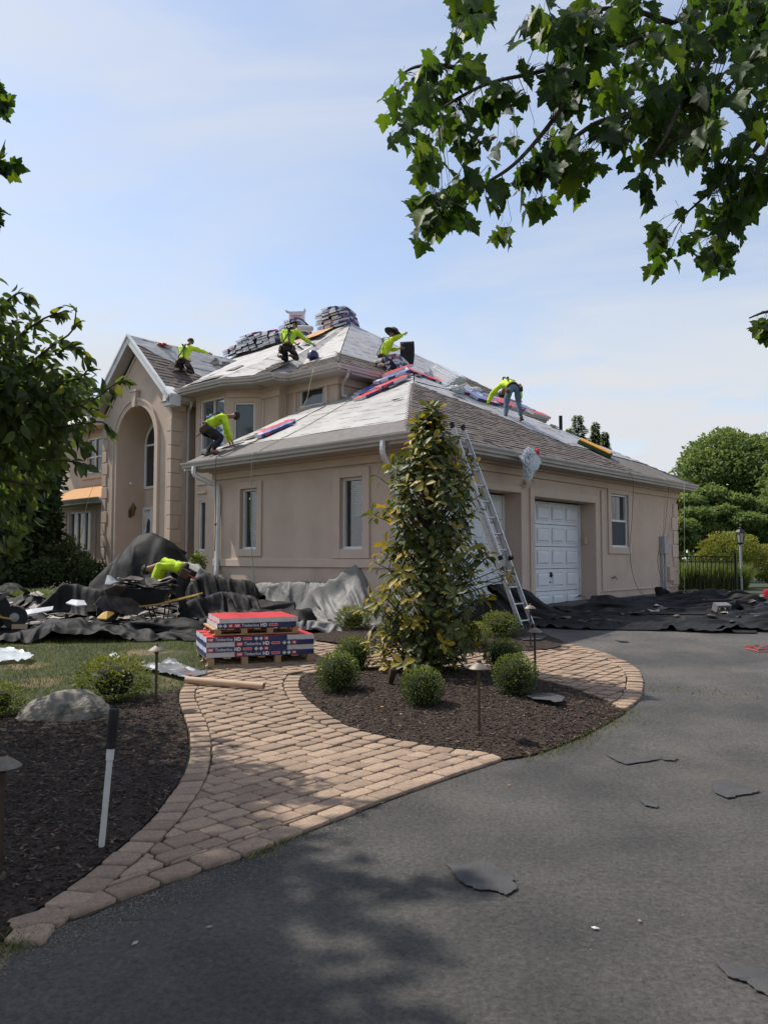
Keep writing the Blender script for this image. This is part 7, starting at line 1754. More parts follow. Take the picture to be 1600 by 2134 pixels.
# ================================================================ things on the roof
def hw(s, t, z): return H(s, t, z)
def pw(pl, a, r, off=0.0): p = pl.pt(a, r, off); return hw(p.x, p.y, p.z)
HR = R(90) - HA                                  # rotation of the house frame
arch = lambda k: (lambda x: -k * (math.sqrt(x * x + .02) - .14))
BA = [box_mats('shingle_bundle', mt, .98, .32, .066, bend=arch(k), seed=60 + i, nx=10) for i, (mt, k) in enumerate(((('wrapwhite', 'sideprint', 'wrapblue'), .50), (('wrapwhite', 'sideprint', 'wrapred'), .46), (('wrapwhite', 'sideprint', 'wrapblue'), .42)))]
BFl = [box_mats('shingle_bundle', mt, .98, .32, .066, seed=80 + i) for i, mt in enumerate((('wrapwhite', 'sideprint', 'wrapblue'), ('wrapwhite', 'sideprint', 'wrapred'), ('wrapwhite', 'wrapwhite', 'wrapred'), ('wrapwhite', 'wrapwhite', 'wrapwhite')))]
r_ = random.Random(31)
def bundle(me, loc, rot, label, group):
    o = bpy.data.objects.new('shingle_bundle', me); COL.objects.link(o); o.location = loc
    o.rotation_mode = 'QUATERNION'; o.rotation_quaternion = rot.to_quaternion() if hasattr(rot, 'to_quaternion') else rot
    return tag(o, label, 'shingle bundle', group)
piles = [(15.55, 4, 'first'), (15.15, 5, 'second'), (14.70, 7, 'third'), (14.33, 8, 'fourth'), (13.96, 8, 'fifth'), (13.50, 7, 'sixth'), (13.12, 7, 'seventh'), (12.75, 6, 'eighth'), (12.15, 8, 'ninth'), (11.78, 9, 'tenth'), (10.25, 8, 'eleventh'), (9.88, 9, 'twelfth'), (9.50, 8, 'thirteenth')]
for t_, n, nm in piles:
    for k in range(n):
        bundle(r_.choice(BA), hw(8.0 + r_.uniform(-.06, .06) - .02 * k, t_ + r_.uniform(-.02, .02), 9.60 + k * .071), Matrix.Rotation(HR + r_.uniform(-.06, .06), 3, 'Z'),
               f'bundle bent over the ridge in the {nm} shingle stack from the left', f'shingle bundles of the {nm} ridge stack')
m = MB(); m.box(-.26, .26, -.17, .17, 0, .30); m.prism([(-.26, -.17, .30), (-.42, -.17, .36), (-.42, .17, .36), (-.26, .17, .30)], (0, 0, .006)); m.prism([(.26, -.17, .30), (.30, -.17, .42), (.30, .17, .42), (.26, .17, .30)], (.004, 0, .0))
o = m.build('carton', M_['wrapwhite']); o.location = hw(7.95, 11.95, 10.22); o.rotation_euler = (0, 0, HR - .9); tag(o, 'open pale cardboard carton on top of a ridge shingle stack', 'box')
c_ = o
m = MB(); m.box(-.2, .2, -.176, -.171, .12, .15); m.box(-.12, .12, -.176, -.171, .06, .09); m.build('print_label', M_['wrapred'], c_)
# stack over the garage apex and the fan of bundles beside it
for k in range(7): bundle(BA[k % 3], hw(5.45 - .02 * k, 5.0, 6.74 + k * .068), Matrix.Rotation(HR + r_.uniform(-.05, .05), 3, 'Z'), 'bundle bent over the garage ridge next to the worker in the straw hat', 'shingle bundles over the garage ridge')
def on_plane(me, pl, a, r, ang, lift, label, group):
    ex = pl.e.copy(); N = pl.N; ey = N.cross(ex).normalized()
    x = ex * math.cos(ang) + ey * math.sin(ang); y = N.cross(x)
    M3 = Matrix((x, y, N)).transposed(); M3 = Matrix.Rotation(HR, 3, 'Z') @ M3
    return bundle(me, pw(pl, a, r, lift), M3, label, group)
for k in range(6): on_plane(BFl[3], PR, 6.25 + .03 * k, 4.25 - .02 * k, 1.45 + .05 * (k % 2), .04 + k * .066, 'pale ended bundle in the stack on the garage hip', 'shingle bundles stacked on the garage hip')
for k, (a, r, an, mi, lf) in enumerate(((4.35, 3.75, 1.50, 1, .04), (4.72, 4.1, 1.42, 0, .04), (5.1, 4.5, 1.62, 0, .04), (4.15, 4.35, 1.35, 1, .10), (4.7, 5.0, 1.30, 2, .11), (5.2, 5.2, 1.7, 2, .05), (4.5, 4.75, 1.2, 0, .17), (5.0, 5.45, 1.2, 2, .18))):
    on_plane(BFl[mi], PL, a, r, an, lf, ('blue', 'red', 'red and white')[mi] + ' topped bundle, number ' + 'one two three four five six seven eight'.split()[k] + ' up the front slope below the garage ridge', 'shingle bundles spread on the front slope')
for k, (a, r, an, mi, lf) in enumerate(((7.0, 3.75, .02, 0, .04), (7.15, 3.40, -.04, 0, .05), (7.9, 3.52, .03, 1, .06), (8.05, 3.9, -.02, 0, .05), (8.75, 3.85, .05, 1, .05), (8.6, 3.5, .03, 1, .05), (9.6, 3.75, .02, 0, .05), (5.7, 4.35, -.5, 1, .04), (9.9, 3.4, .0, 2, .05))):
    on_plane(BFl[mi], PR, a, r, an, lf, ('blue', 'red', 'red and white')[mi] + ' topped bundle ' + ('left end of', 'in the lower row left of', 'under the hand in', 'in the upper row left of', 'behind the legs in', 'below the legs in', 'at the right end of', '', 'lowest right in')[k] + ' the spread by the bending worker' if k != 7 else 'single red and blue bundle high on the side slope by the hip', 'shingle bundles on the side slope' if k != 7 else None)
on_plane(BFl[1], PL, 5.55, 1.75, 1.35, .05, 'shingle bundle on the front slope right of the crouching worker', None); on_plane(BFl[0], PL, 5.32, 1.55, 1.4, .05, 'second shingle bundle beside the one right of the crouching worker', None)
# roll of underlayment, navy bag, sheets of felt, foam pad, bags
p = hw(7.0, 10.55, 9.45); m = MB(); d = Vector((.35, .55, .15)).normalized(); m.tube([p - d * .45, p + d * .45], .10, 14); m.tube([p - d * .46, p - d * .452], .04, 10); o = m.build('underlayment_roll', M_['wrapwhite'], None, smooth=True); tag(o, 'white roll of underlayment lying on the bare plywood near the ridge', 'roll')
def sheet3(name, quad, nu, nv, fn, mat, label, cat, th=.006):
    q = [Vector(p) for p in quad]; V = []
    for j in range(nv + 1):
        for i in range(nu + 1):
            u, v = i / nu, j / nv; p = q[0].lerp(q[1], u).lerp(q[3].lerp(q[2], u), v); V.append(p + fn(u, v))
    F = [(j * (nu + 1) + i, j * (nu + 1) + i + 1, (j + 1) * (nu + 1) + i + 1, (j + 1) * (nu + 1) + i) for j in range(nv) for i in range(nu)]
    c = sum(V, Vector()) / len(V); me = bpy.data.meshes.new(name); me.from_pydata([v - c for v in V], [], F); me.update()
    o = link(name, me, M_[mat], None, True); o.location = c; md = o.modifiers.new('thickness', 'SOLIDIFY'); md.thickness = th; return tag(o, label, cat)
sheet3('felt_sheet', [at(603, 704, 23.6), at(640, 716, 23.3), at(692, 737, 22.9), at(640, 738, 22.4)], 10, 6, lambda u, v: Vector((0, 0, -.16 * math.sin(math.pi * u) + .05 * v)), 'felt', 'black felt sheet curling in front of the kneeling worker on the main roof', 'felt sheet')
sheet3('felt_sheet', [at(635, 700, 24.2), at(664, 722, 23.9), at(655, 745, 22.6), at(600, 758, 22.4)], 8, 6, lambda u, v: Vector((0, 0, .05 * math.sin(6 * u))), 'under_l', 'grey underlayment flap folded back near the kneeling worker', 'underlayment flap')
for k in range(3): sheet3('felt_sheet', [hw(5.72 + k * .03, 5.15, 6.98), hw(6.02 + k * .03, 4.85, 6.98), hw(6.06 + k * .03, 4.85, 7.72 - k * .05), hw(5.80 + k * .03, 5.15, 7.70 - k * .05)], 4, 6, lambda u, v: Vector((.03 * math.sin(3 * v), 0, 0)), 'felt', 'black felt panel held upright by the worker in the straw hat', 'felt sheet') if k == 0 else None
m = MB(); m.lathe([(.10, 0), (.17, .05), (.16, .16), (.10, .24), (.04, .25)], (0, 0, 0), 14); o = m.build('bag', M_['navy'], None, smooth=True); o.location = pw(PM, 1.9, .95, .03); tag(o, 'navy bag beside the kneeling worker on the main roof', 'bag')
pad = thing('foam_pad', pw(PR, 8.85, 1.55, .03), 0, 'thick orange foam pad with dark green sides lying on the side slope', 'foam pad')
ex = (PR.e * .42 - PR.n * .78 - Vector((0, 0, .78 * .6))).normalized(); N = PR.N; ey = N.cross(ex)
pad.rotation_mode = 'QUATERNION'; pad.rotation_quaternion = (Matrix.Rotation(HR, 3, 'Z') @ Matrix((ex, ey, N)).transposed()).to_quaternion()
MB().box(0, .95, -.26, .26, 0, .10).build('pad_cover', M_['foamside'], pad, bevel=.015); MB().box(.015, .90, -.245, .245, .101, .135).build('foam', M_['foam'], pad, bevel=.012)
pipe_ = None
def crumpled_bag(loc, sc, label, seed, mat='plastic', name='plastic_bag'):
    bm = bmesh.new(); bmesh.ops.create_icosphere(bm, subdivisions=4, radius=1)
    for v in bm.verts:
        d = v.co.normalized(); k = 1 + .35 * mnoise.noise(d * 2.2 + Vector((seed, 0, 0))) + .22 * (abs(mnoise.noise(d * 5 + Vector((0, seed, 0)))) * 2 - .5); v.co = Vector((d.x * k * sc[0], d.y * k * sc[1], d.z * k * sc[2]))
    me = bpy.data.meshes.new(name); bm.to_mesh(me); bm.free(); o = link(name, me, M_[mat], None, True); me.set_sharp_from_angle(angle=R(35)); o.location = loc; return tag(o, label, 'plastic bag')
crumpled_bag(pw(PR, 6.15, 3.62, .10), (.22, .16, .11), 'white plastic bag high on the side slope near the hip', 1)
crumpled_bag(pw(PR, 7.7, 4.1, .10), (.18, .14, .10), 'crumpled plastic on the bundles left of the bending worker', 2)
crumpled_bag(pw(PR, 7.6, 4.55, .10), (.12, .1, .12), 'small grey bag on the ridge line above the bundles', 3, 'greybox')
crumpled_bag(pw(PP, 1.0, 2.12, .10), (.16, .08, .05), 'red and white wrapper by the bundle near the portico peak', 5, 'wrapred')
# bag hanging from the gutter above the garage door pillar
bm = bmesh.new(); bmesh.ops.create_icosphere(bm, subdivisions=5, radius=1)
for v in bm.verts:
    d = v.co.normalized(); k = 1 + .26 * mnoise.noise(d * 2.0 + Vector((4, 0, 0))) + .42 * (abs(mnoise.noise(d * 3.6 + Vector((0, 7, 0)))) * 2 - .4) + .14 * mnoise.noise(d * 13)
    z = d.z; wd = .30 if z > 0 else .30 * max(.2, 1 + z * .85); v.co = Vector((d.x * k * wd + .12 * min(0, z) , d.y * k * .11, z * (.30 if z > 0 else .52) * (.8 + .2 * k)))
me = bpy.data.meshes.new('plastic_bag'); bm.to_mesh(me); bm.free(); o = link('plastic_bag', me, M_['plastic'], None, True); me.set_sharp_from_angle(angle=R(28)); o.scale = (.85, .85, .9); o.location = hw(3.02, -.74, 3.56); o.rotation_euler = (0, .05, HR); tag(o, 'crumpled clear plastic bag hanging from the gutter over the garage pillar', 'plastic bag')
crumpled_bag(hw(3.16, -.78, 3.74), (.07, .06, .09), 'red end of the bag hanging at the gutter', 9, 'redplastic')
# loose shingle strips and roofing bits on the slopes
for k, (pl, a, r, s, lb) in enumerate(((PR, 5.75, 3.2, .9, 'grey shingle strip on the side slope below the white bag'), (PR, 5.3, 4.2, .8, 'dark folded shingle piece near the top of the garage hip'), (PR, 6.2, 4.25, .5, 'small dark gap piece on the upper side slope'),
        (PL, .9, 2.6, .8, 'grey shingle flap lying along the near hip'), (PL, 2.4, 2.5, .5, 'small torn strip on the front slope'), (PL, 5.85, 1.3, 1.0, 'dark shingle stack under the crouching worker'), (PL, 6.2, .9, 1.1, 'grey shingle sheet at the crouching worker feet'),
        (PP, 1.1, 2.12, 1.0, 'dark shingle bundle piece beside the portico ridge'), (PP, 2.9, 1.9, 1.1, 'dark shingle strip on the portico valley'), (PP, 3.3, 1.9, 1.0, 'second dark strip farther up the portico valley'), (PR, 9.3, 2.5, 1.1, 'black flashing sheet around the vent pipe'), (PR, 8.3, 4.0, .9, 'grey strip on the ridge line above the bundles'), (PR, 9.3, 3.8, 1.0, 'grey strip right of the bending worker'))):
    me_ = scrap_mesh(200 + k, 8, .36 * s, .13 * s, curl=.03); me_.materials.append(M_['debris'] if k not in (0, 3, 6, 11, 12) else M_['icewater'])
    ex = pl.e; N = pl.N; ey = N.cross(ex); o = bpy.data.objects.new('shingle_strip', me_); COL.objects.link(o); o.location = pw(pl, a, r, .06); o.rotation_mode = 'QUATERNION'
    o.rotation_quaternion = (Matrix.Rotation(HR, 3, 'Z') @ Matrix((ex, ey, N)).transposed() @ Matrix.Rotation([.1, .5, .2, .9, .3, .2, .4, .1, .8, .7, .2, .0, .1][k], 3, 'Z')).to_quaternion(); tag(o, lb, 'shingle')

# ================================================================ ropes
def rope(pts, mat, label, r=.008, knot=None):
    P = smooth_line([Vector(p) for p in pts], 5); m = MB(); m.tube(P, r, 5)
    if knot is not None: k = Vector(knot); m.lathe([(.01, -.03), (.024, -.01), (.024, .01), (.01, .03)], k, 8)
    o = m.build('rope', M_[mat], None, smooth=True); return tag(o, label, 'rope')
L5 = lambda a, r: pw(PL, a, r, .04)
rope([L5(5.6, 3.4), L5(5.5, 2.8), L5(5.3, 1.6), L5(5.25, .6), L5(5.2, .02), hw(-.68, 4.74, 3.72), hw(-.68, 4.73, 3.0), hw(-.66, 4.75, 2.3), hw(-.68, 4.74, 1.75)], 'ropebrown', 'dark brown rope hanging over the gutter right of the garage downspout', .011, hw(-.67, 4.74, 2.32))
rope([L5(5.7, 5.2), L5(4.9, 3.6), L5(4.3, 1.6), L5(4.15, .4), L5(4.02, .0), hw(-.68, 3.50, 3.70), hw(-.68, 3.52, 3.2), hw(-.64, 3.60, 2.7), hw(-.6, 3.62, 2.0), hw(-.6, 3.50, 1.1)], 'ropegreen', 'pale green rope hanging over the gutter between the two garage windows', .009, hw(-.66, 3.58, 2.8))
rope([at(705, 700, 22.8), at(727, 694, 22.5), at(760, 724, 20.5), at(800, 762, 19.6)], 'ropetan', 'tan rope from the main hip down to the worker in the straw hat', .008)
rope([at(655, 758, 20.2), at(652, 775, 19.3), at(646, 800, 19.2), at(640, 830, 19.3), at(628, 852, 19.4)], 'ropetan', 'thin tan rope hanging across the small upper window', .008)
rope([at(612, 752, 20.6), at(600, 775, 20.1), at(597, 800, 19.9), at(600, 900, 19.7)], 'ropebrown', 'thin rope from the kneeling worker down beside the bay pilaster', .006)
for k, (pts, lb) in enumerate((([(9.2, 2.3), (9.0, 1.2), (8.9, .1)], 'thin rope over the gutter just left of the garage window'), ([(9.9, 2.0), (10.4, .9), (10.6, .1)], 'thin rope over the gutter right of the garage window'), ([(10.2, 1.9), (10.9, .8), (11.2, .1)], 'rightmost of the thin ropes hanging down the garage wall'))):
    s_ = (7.9, 9.95, 10.6)[k]; base = [[(s_, -.68, 3.6), (s_ - .02, -.66, 2.6), (s_ - .05, -.6, 1.8), (s_ + .05, -.62, 1.2), (s_ - .2, -.9, .8), (s_ - .9, -1.5, .62)], [(s_, -.68, 3.6), (s_, -.6, 2.4), (s_ - .05, -.55, 1.4), (s_ + .25, -.7, .66)], [(s_, -.68, 3.6), (s_ - .1, -.6, 2.6), (s_ - .35, -.5, 1.8), (s_ - .15, -.5, 1.2), (s_ + .1, -.6, .66)]][k]
    rope([pw(PR, a - (0 if k else .6), r, .03) for a, r in pts] + [hw(*p) for p in base], 'ropetan' if k else 'ropebrown', lb, .006)
rope([hw(10.2, -.68, 3.6), hw(10.0, -.6, 2.3), hw(9.75, -.5, 1.5), hw(9.9, -.7, .66)], 'ropebrown', 'dark thin rope between the two tan ones on the garage wall', .006)
rope([pw(PR, 11.5, .9, .03), pw(PR, 12.1, .1, .03), hw(11.75, -.68, 3.6), hw(12.7, -1.4, 2.4), hw(12.75, -1.5, .75), hw(12.5, -1.9, .66), hw(12.9, -2.2, .68), hw(13.0, -1.6, .70), hw(12.6, -1.5, .7), hw(12.4, -2.0, .68), hw(12.2, -2.8, .66)], 'ropetan', 'tan rope coiled on the tarp before the iron fence', .010) if False else None
q0 = at(1425, 1235, 19.0)
rope([at(1425, 1004, 19.6), at(1425, 1120, 19.3), q0] + [q0 + Vector((.35 * math.cos(a_) * (1 - .04 * j) + .3, .22 * math.sin(a_), -.02 + .04 * (j % 3))) for j, a_ in enumerate([x * .7 for x in range(3, 22)])] + [at(1500, 1265, 16.6)], 'ropetan', 'tan rope hanging before the fence and coiled on the tarp', .007)
rope([hw(3.0, 15.3, 6.3), hw(1.9, 15.3, 3.66), hw(1.7, 15.5, 2.2), hw(1.4, 16.2, 1.0)], 'ropegreen', 'pale rope hanging past the three part window at left', .008)
rope([pw(PP, 2.9, 1.7, .1), pw(PP, 3.2, 1.5, .1), pw(PP, 3.0, 1.2, .1), pw(PP, 3.5, 1.0, .1), pw(PP, 3.1, .9, .1)], 'ropebrown', 'loose red brown rope beside the worker on the portico roof', .008)

# ================================================================ people
M_['hatstraw'] = pm('dark_straw', (.09, .075, .05), (.16, .13, .09), .9, 30, .4, 90)
def skinned(verts, edges, radii, name, mat, parent, sub=1, root=0):
    me = bpy.data.meshes.new(name + '_graph'); me.from_pydata([tuple(v) for v in verts], edges, []); o = bpy.data.objects.new(name + '_graph', me); COL.objects.link(o)
    md = o.modifiers.new('skin', 'SKIN'); md.use_smooth_shade = True; md.branch_smoothing = .6
    sv = me.skin_vertices[0].data if len(me.skin_vertices) else None
    if sv is None:
        bpy.context.view_layer.update(); sv = me.skin_vertices[0].data
    for k, r in enumerate(radii): sv[k].radius = (r, r) if not hasattr(r, '__len__') else r; sv[k].use_root = (k == root)
    s2 = o.modifiers.new('sub', 'SUBSURF'); s2.levels = sub; s2.render_levels = sub
    dg = bpy.context.evaluated_depsgraph_get(); dg.update(); nm = bpy.data.meshes.new_from_object(o.evaluated_get(dg)); nm.name = name
    bpy.data.objects.remove(o); nm.materials.clear(); return link(name, nm, M_[mat], parent, True)
class Graph:
    def __init__(s): s.v = []; s.e = []; s.r = []
    def n(s, p, r, par=None): s.v.append(Vector(p)); s.r.append(r); k = len(s.v) - 1; (s.e.append((par, k)) if par is not None else None); return k
def ellip(mb, c, r, seg=12, rings=8, q=None, zcut=-1.01):
    k = len(mb.v); c = Vector(c); rr = []
    for i in range(rings + 1):
        ph = math.pi * i / rings; z = math.cos(ph)
        if z < zcut: z = zcut
        for j in range(seg):
            a = 2 * math.pi * j / seg; p = Vector((math.sin(ph) * math.cos(a) * r[0], math.sin(ph) * math.sin(a) * r[1], z * r[2])); mb.v.append(tuple(c + (q @ p if q else p)))
    for i in range(rings):
        for j in range(seg): mb.f.append((k + i * seg + j, k + i * seg + (j + 1) % seg, k + (i + 1) * seg + (j + 1) % seg, k + (i + 1) * seg + j))
def person(label, loc, rz, J, trousers='trouser', hat=None, harness=True, print_=True, boots='boot', short_pants=False):
    """J: joints in metres in the figure's own frame, facing +y"""
    t = thing('person', loc, rz, label, 'person'); V = {k: Vector(v) for k, v in J.items()}
    pel, wst, chs, nck, hed = V['pelvis'], V['waist'], V['chest'], V['neck'], V['head']
    up_h = (hed - nck).normalized()
    g = Graph(); p0 = g.n(pel, .105); p1 = g.n(wst, .098, p0); p2 = g.n(chs, .115, p1); p3 = g.n(nck, .050, p2); p4 = g.n(nck.lerp(hed, .45), .052, p3); p5 = g.n(hed, .088, p4); p6 = g.n(hed + up_h * .07, .072, p5)
    for sd in ('L', 'R'):
        s0 = g.n(V['sh' + sd], .052, p2); e0 = g.n(V['el' + sd], .040, s0); w0 = g.n(V['wr' + sd], .026, e0)
        fd = (V['wr' + sd] - V['el' + sd]).normalized(); side = fd.cross(Vector((0, 1, .3))).normalized(); pm0 = g.n(V['wr' + sd] + fd * .05, (.034, .020), w0)
        bendv = (side.cross(fd) * .35)
        for f_i in range(4):
            o_ = side * (.024 - .016 * f_i); L_f = (.030, .036, .033, .025)[f_i]
            a_ = g.n(V['wr' + sd] + fd * .088 + o_, .0088, pm0); b_ = g.n(V['wr' + sd] + fd * (.088 + L_f) + o_ * 1.15 + bendv * .02, .0078, a_); g.n(V['wr' + sd] + fd * (.088 + L_f * 1.8) + o_ * 1.2 + bendv * .09, .0068, b_)
        a_ = g.n(V['wr' + sd] + fd * .045 + side * .04, .010, pm0); g.n(V['wr' + sd] + fd * .08 + side * .062 + bendv * .05, .0085, a_)
        h0 = g.n(V['hip' + sd], .075, p0); k0 = g.n(V['kn' + sd], .052, h0); a0 = g.n(V['an' + sd], .034, k0); g.n(V['toe' + sd], .03, a0)
    body = skinned(g.v, g.e, g.r, 'body', 'skin', t)
    # face and ears
    fw = V.get('look', Vector((0, 1, -.1))).normalized(); rt = fw.cross(up_h).normalized(); m = MB(); ellip(m, hed + fw * .098 - up_h * .005, (.013, .013, .020), 8, 6)
    for s in (-1, 1): ellip(m, hed + rt * .088 * s, (.012, .02, .028), 8, 6); 
    m2 = MB(); [ellip(m2, hed + rt * .032 * s + fw * .085 + up_h * .02, (.010, .006, .007), 8, 5) for s in (-1, 1)]; ellip(m2, hed + fw * .086 - up_h * .038, (.024, .006, .006), 8, 5)
    m.build('face', M_['skin'], body, smooth=True); m2.build('eyes', M_['hair'], body, smooth=True)
    g = Graph(); q = [(pel * .7 + wst * .3, (.165, .14)), (wst, (.160, .135)), (wst.lerp(chs, .55), (.178, .145)), (chs, (.185, .15)), (chs.lerp(nck, .75), .085)]
    ks = []; 
    for k, (p, r) in enumerate(q): ks.append(g.n(p, r, ks[-1] if ks else None))
    for sd in ('L', 'R'):
        s0 = g.n(V['sh' + sd], .088, ks[3]); m0 = g.n(V['sh' + sd].lerp(V['el' + sd], .5), .074, s0); e0 = g.n(V['el' + sd], .068, m0); e1 = g.n(V['el' + sd].lerp(V['wr' + sd], .5), .056, e0); g.n(V['el' + sd].lerp(V['wr' + sd], .95), .036, e1)
    sh = skinned(g.v, g.e, g.r, 'shirt', 'hivis', t, root=2, sub=2)
    for v in sh.data.vertices: v.co += Vector(v.normal) * (.020 * mnoise.noise(v.co * 8) + .014 * mnoise.noise(v.co * 20))
    g = Graph(); c0 = g.n(pel.lerp(wst, .55), .128); c1 = g.n(pel, .142, c0)
    for sd in ('L', 'R'):
        h0 = g.n(V['hip' + sd], .112, c1); m0 = g.n(V['hip' + sd].lerp(V['kn' + sd], .5), .094, h0); k0 = g.n(V['kn' + sd], .074, m0); k1 = g.n(V['kn' + sd].lerp(V['an' + sd], .5), .068, k0); g.n(V['kn' + sd].lerp(V['an' + sd], .97), .058, k1)
    tr2 = skinned(g.v, g.e, g.r, 'trousers', trousers, t, root=1, sub=2)
    for v in tr2.data.vertices: v.co += Vector(v.normal) * .012 * mnoise.noise(v.co * 11)
    for sd in ('L', 'R'):
        a, b = V['an' + sd], V['toe' + sd]; dn = (a - V['kn' + sd]).normalized(); g = Graph(); k0 = g.n(a - dn * .05, .052); k1 = g.n(a + dn * .03, .052, k0); k2 = g.n(a.lerp(b, .5) + dn * .035, (.048, .042), k1); g.n(b + dn * .03, (.046, .034), k2)
        bt = skinned(g.v, g.e, g.r, 'boot', boots, t)
        hd = (b - a).normalized(); m = MB(); m.obox(a.lerp(b, .45) + dn * .082, hd * .14, hd.cross(dn).normalized() * .046, dn * .012); m.build('sole', M_['rubber'], bt)
    m = MB()
    Q = Vector((0, 0, 1)).rotation_difference(up_h)
    if hat == 'straw':
        m.lathe([(.26, -.02), (.25, -.005), (.13, .01), (.115, .03), (.105, .11), (.06, .13), (.01, .132)], hed + up_h * .05, 20, axis=up_h); h_ = m.build('hat', M_['hatstraw'], t, smooth=True)
        m = MB(); m.lathe([(.255, -.035), (.12, -.002)], hed + up_h * .05, 20, axis=up_h); m.build('hat_lining', M_['black'], h_, smooth=True)
        m = MB()
    ellip(m, hed + up_h * .028 - fw * .018, (.104, .104, .105), 14, 10, Q, -.25)
    hr = m.build('hair', M_['hair'], t, smooth=True)
    for v in hr.data.vertices: v.co += Vector(v.normal) * .012 * mnoise.noise(v.co * 40)
    # tool belt with pouches
    ax = (wst - pel).normalized(); cb = pel.lerp(wst, .35); m = MB(); m.lathe([(.152, -.025), (.158, 0), (.152, .025)], cb, 18, axis=ax); belt = m.build('tool_belt', M_['leather'], t, smooth=True)
    bx = ax.cross(Vector((0, 1, 0))).normalized() if abs(ax.y) < .9 else Vector((1, 0, 0)); by = bx.cross(ax).normalized()
    for s, w_ in ((-1, .075), (1, .085)):
        m = MB(); m.obox(cb + bx * .185 * s - ax * .10 + by * .02, bx * .035, by * w_, ax * .095); m.build('pouch', M_['leather'], belt, bevel=.012)
    m = MB(); m.tube([cb + bx * .20 - ax * .05, cb + bx * .22 - ax * .32], .012, 6); m.build('hammer', M_['redplastic'] if not harness else M_['black'], belt)
    sp = (nck - wst).normalized(); bk = sp.cross((V['shR'] - V['shL']).normalized()).normalized()
    if bk.dot(fw) > 0 and abs(bk.dot(fw)) > .2: bk = -bk
    if J.get('flip'): bk = -bk
    acr = (V['shR'] - V['shL']).normalized()
    if harness:
        for s in (-1, 1):
            a, b, c = V['sh' + ('R' if s > 0 else 'L')] + sp * .07 - acr * s * .09, chs + bk * .165 + acr * s * .02, cb + bk * .155 - acr * s * .09
            m = MB(); P = smooth_line([a, a.lerp(b, .5) + bk * .13, b, b.lerp(c, .5) + bk * .008, c], 3)
            for p, q_ in zip(P, P[1:]): m.obox((p + q_) / 2, (q_ - p) / 2 * 1.05, acr * .022, bk * .004)
            m.build('harness_strap', M_['strap'], t)
    if print_:
        c = chs.lerp(wst, .30) + bk * .170; rr2 = random.Random(5); m = MB()
        for ln in range(4):
            x = -.085
            while x < .08:
                w_ = rr2.uniform(.012, .03); m.obox(c - sp * (ln * .042 - .06) + acr * (x + w_ / 2), acr * w_ / 2, sp * .012, bk * .003); x += w_ + .008
        m.build('shirt_print', M_['print'], sh)
    return t
KNEEL = dict(pelvis=(0, -.06, .36), waist=(.01, .0, .50), chest=(.03, .11, .77), neck=(.05, .18, .96), head=(.08, .26, 1.07), shL=(-.17, .11, .88), shR=(.21, .14, .86), elL=(-.27, .26, .68), wrL=(-.14, .44, .58), elR=(.42, .24, .78), wrR=(.64, .34, .70),
             hipL=(-.10, -.04, .38), hipR=(.10, -.04, .38), knL=(-.16, .30, .10), knR=(.17, .28, .10), anL=(-.15, -.12, .10), anR=(.16, -.14, .10), toeL=(-.15, -.28, .05), toeR=(.18, -.30, .05), look=(.3, 1, -.3))
person('worker in lime shirt kneeling on the portico roof, arm stretched right', pw(PP, 1.05, .95, .06) + Vector((0, 0, -.02)), -.30, KNEEL)
K2 = dict(KNEEL); K2.update(wrR=(.60, .22, .50), elR=(.40, .20, .64), hipR=(.10, -.04, .33), hipL=(-.10, -.04, .33), pelvis=(0, -.06, .35), look=(.4, 1, -.5))
person('worker in lime shirt kneeling on the main roof, reaching for the black felt', pw(PMP, .22, .80, .05) + Vector((0, 0, .02)), -.25, K2)
K3 = dict(KNEEL); K3.update(elR=(.24, .32, .96), wrR=(.10, .56, 1.10), elL=(-.24, .30, .72), wrL=(-.12, .52, .74), look=(0, 1, -.4), head=(.05, .24, 1.08))
person('worker in wide straw hat kneeling behind the garage ridge and holding up black felt', hw(5.02, 5.05, 6.68), -1.15, K3, hat='straw', print_=False, boots='boot')
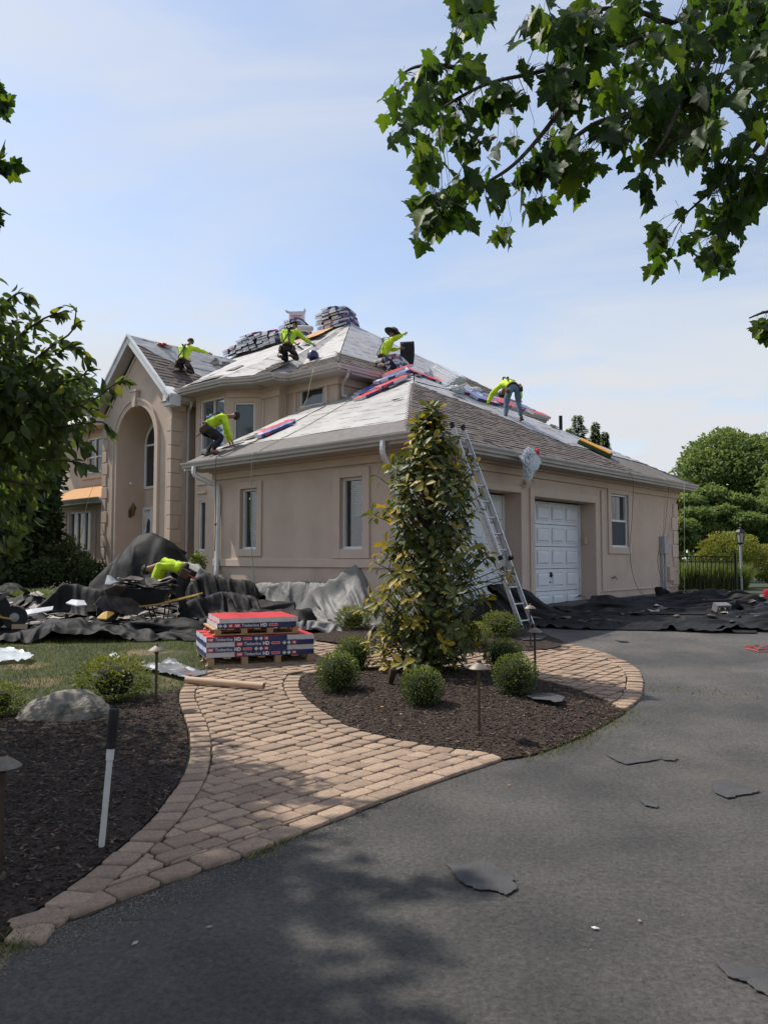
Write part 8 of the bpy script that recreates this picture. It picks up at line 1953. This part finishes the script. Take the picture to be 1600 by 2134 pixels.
BEND = dict(pelvis=(0, 0, .84), waist=(-.03, .12, .95), chest=(-.08, .38, 1.02), neck=(-.13, .58, .93), head=(-.14, .70, .84), shL=(-.26, .40, 1.00), shR=(.12, .42, 1.03), elL=(-.46, .46, .78), wrL=(-.58, .48, .50), elR=(.27, .40, .82), wrR=(.24, .26, .60),
            hipL=(-.10, 0, .82), hipR=(.10, 0, .82), knL=(-.17, .04, .45), knR=(.15, .06, .43), anL=(-.22, -.06, .06), anR=(.20, -.02, .09), toeL=(-.29, .08, .05), toeR=(.22, .13, .10), look=(-.1, .5, -1))
person('worker in lime shirt and jeans bending over bundles on the side slope', pw(PR, 6.95, 2.35, .02) + Vector((0, 0, -.02)), .05, BEND, trousers='jeans', print_=False)
CR = dict(pelvis=(0, -.14, .60), waist=(0, .0, .72), chest=(0, .24, .84), neck=(0, .40, .90), head=(0, .52, .90), shL=(-.17, .28, .86), shR=(.17, .28, .86), elL=(-.20, .34, .56), wrL=(-.10, .42, .28), elR=(.20, .36, .56), wrR=(.10, .46, .30),
          hipL=(-.10, -.12, .58), hipR=(.10, -.12, .58), knL=(-.16, .16, .36), knR=(.17, .24, .38), anL=(-.14, -.10, .07), anR=(.16, .02, .08), toeL=(-.14, .06, .03), toeR=(.17, .18, .04), look=(0, .6, -.8))
person('worker in lime shirt crouching at the left end of the garage eave', pw(PL, 6.15, .35, .03), -1.35, CR, print_=False)
G6 = dict(pelvis=(0, -.10, .86), waist=(0, .06, .94), chest=(0, .34, 1.00), neck=(0, .54, .96), head=(0, .66, .90), shL=(-.17, .38, .98), shR=(.17, .38, .98), elL=(-.20, .46, .74), wrL=(-.12, .46, .50), elR=(.20, .50, .74), wrR=(.12, .54, .50),
          hipL=(-.10, -.10, .84), hipR=(.10, -.10, .84), knL=(-.13, .0, .46), knR=(.13, .05, .46), anL=(-.14, -.12, .08), anR=(.14, -.05, .08), toeL=(-.15, .05, .03), toeR=(.15, .1, .03), look=(0, .4, -1))
wp = at(378, 1256, 14.8); person('worker in lime shirt bending over the wheelbarrow in the tarp heap', (wp.x, wp.y, G(0, wp.y) + .06), 1.50, G6, harness=False, print_=False)
person('worker in lime shirt half hidden by leaves at the left eave', hw(3.45, 17.0, 6.86), .6, dict(KNEEL), print_=False, harness=False)
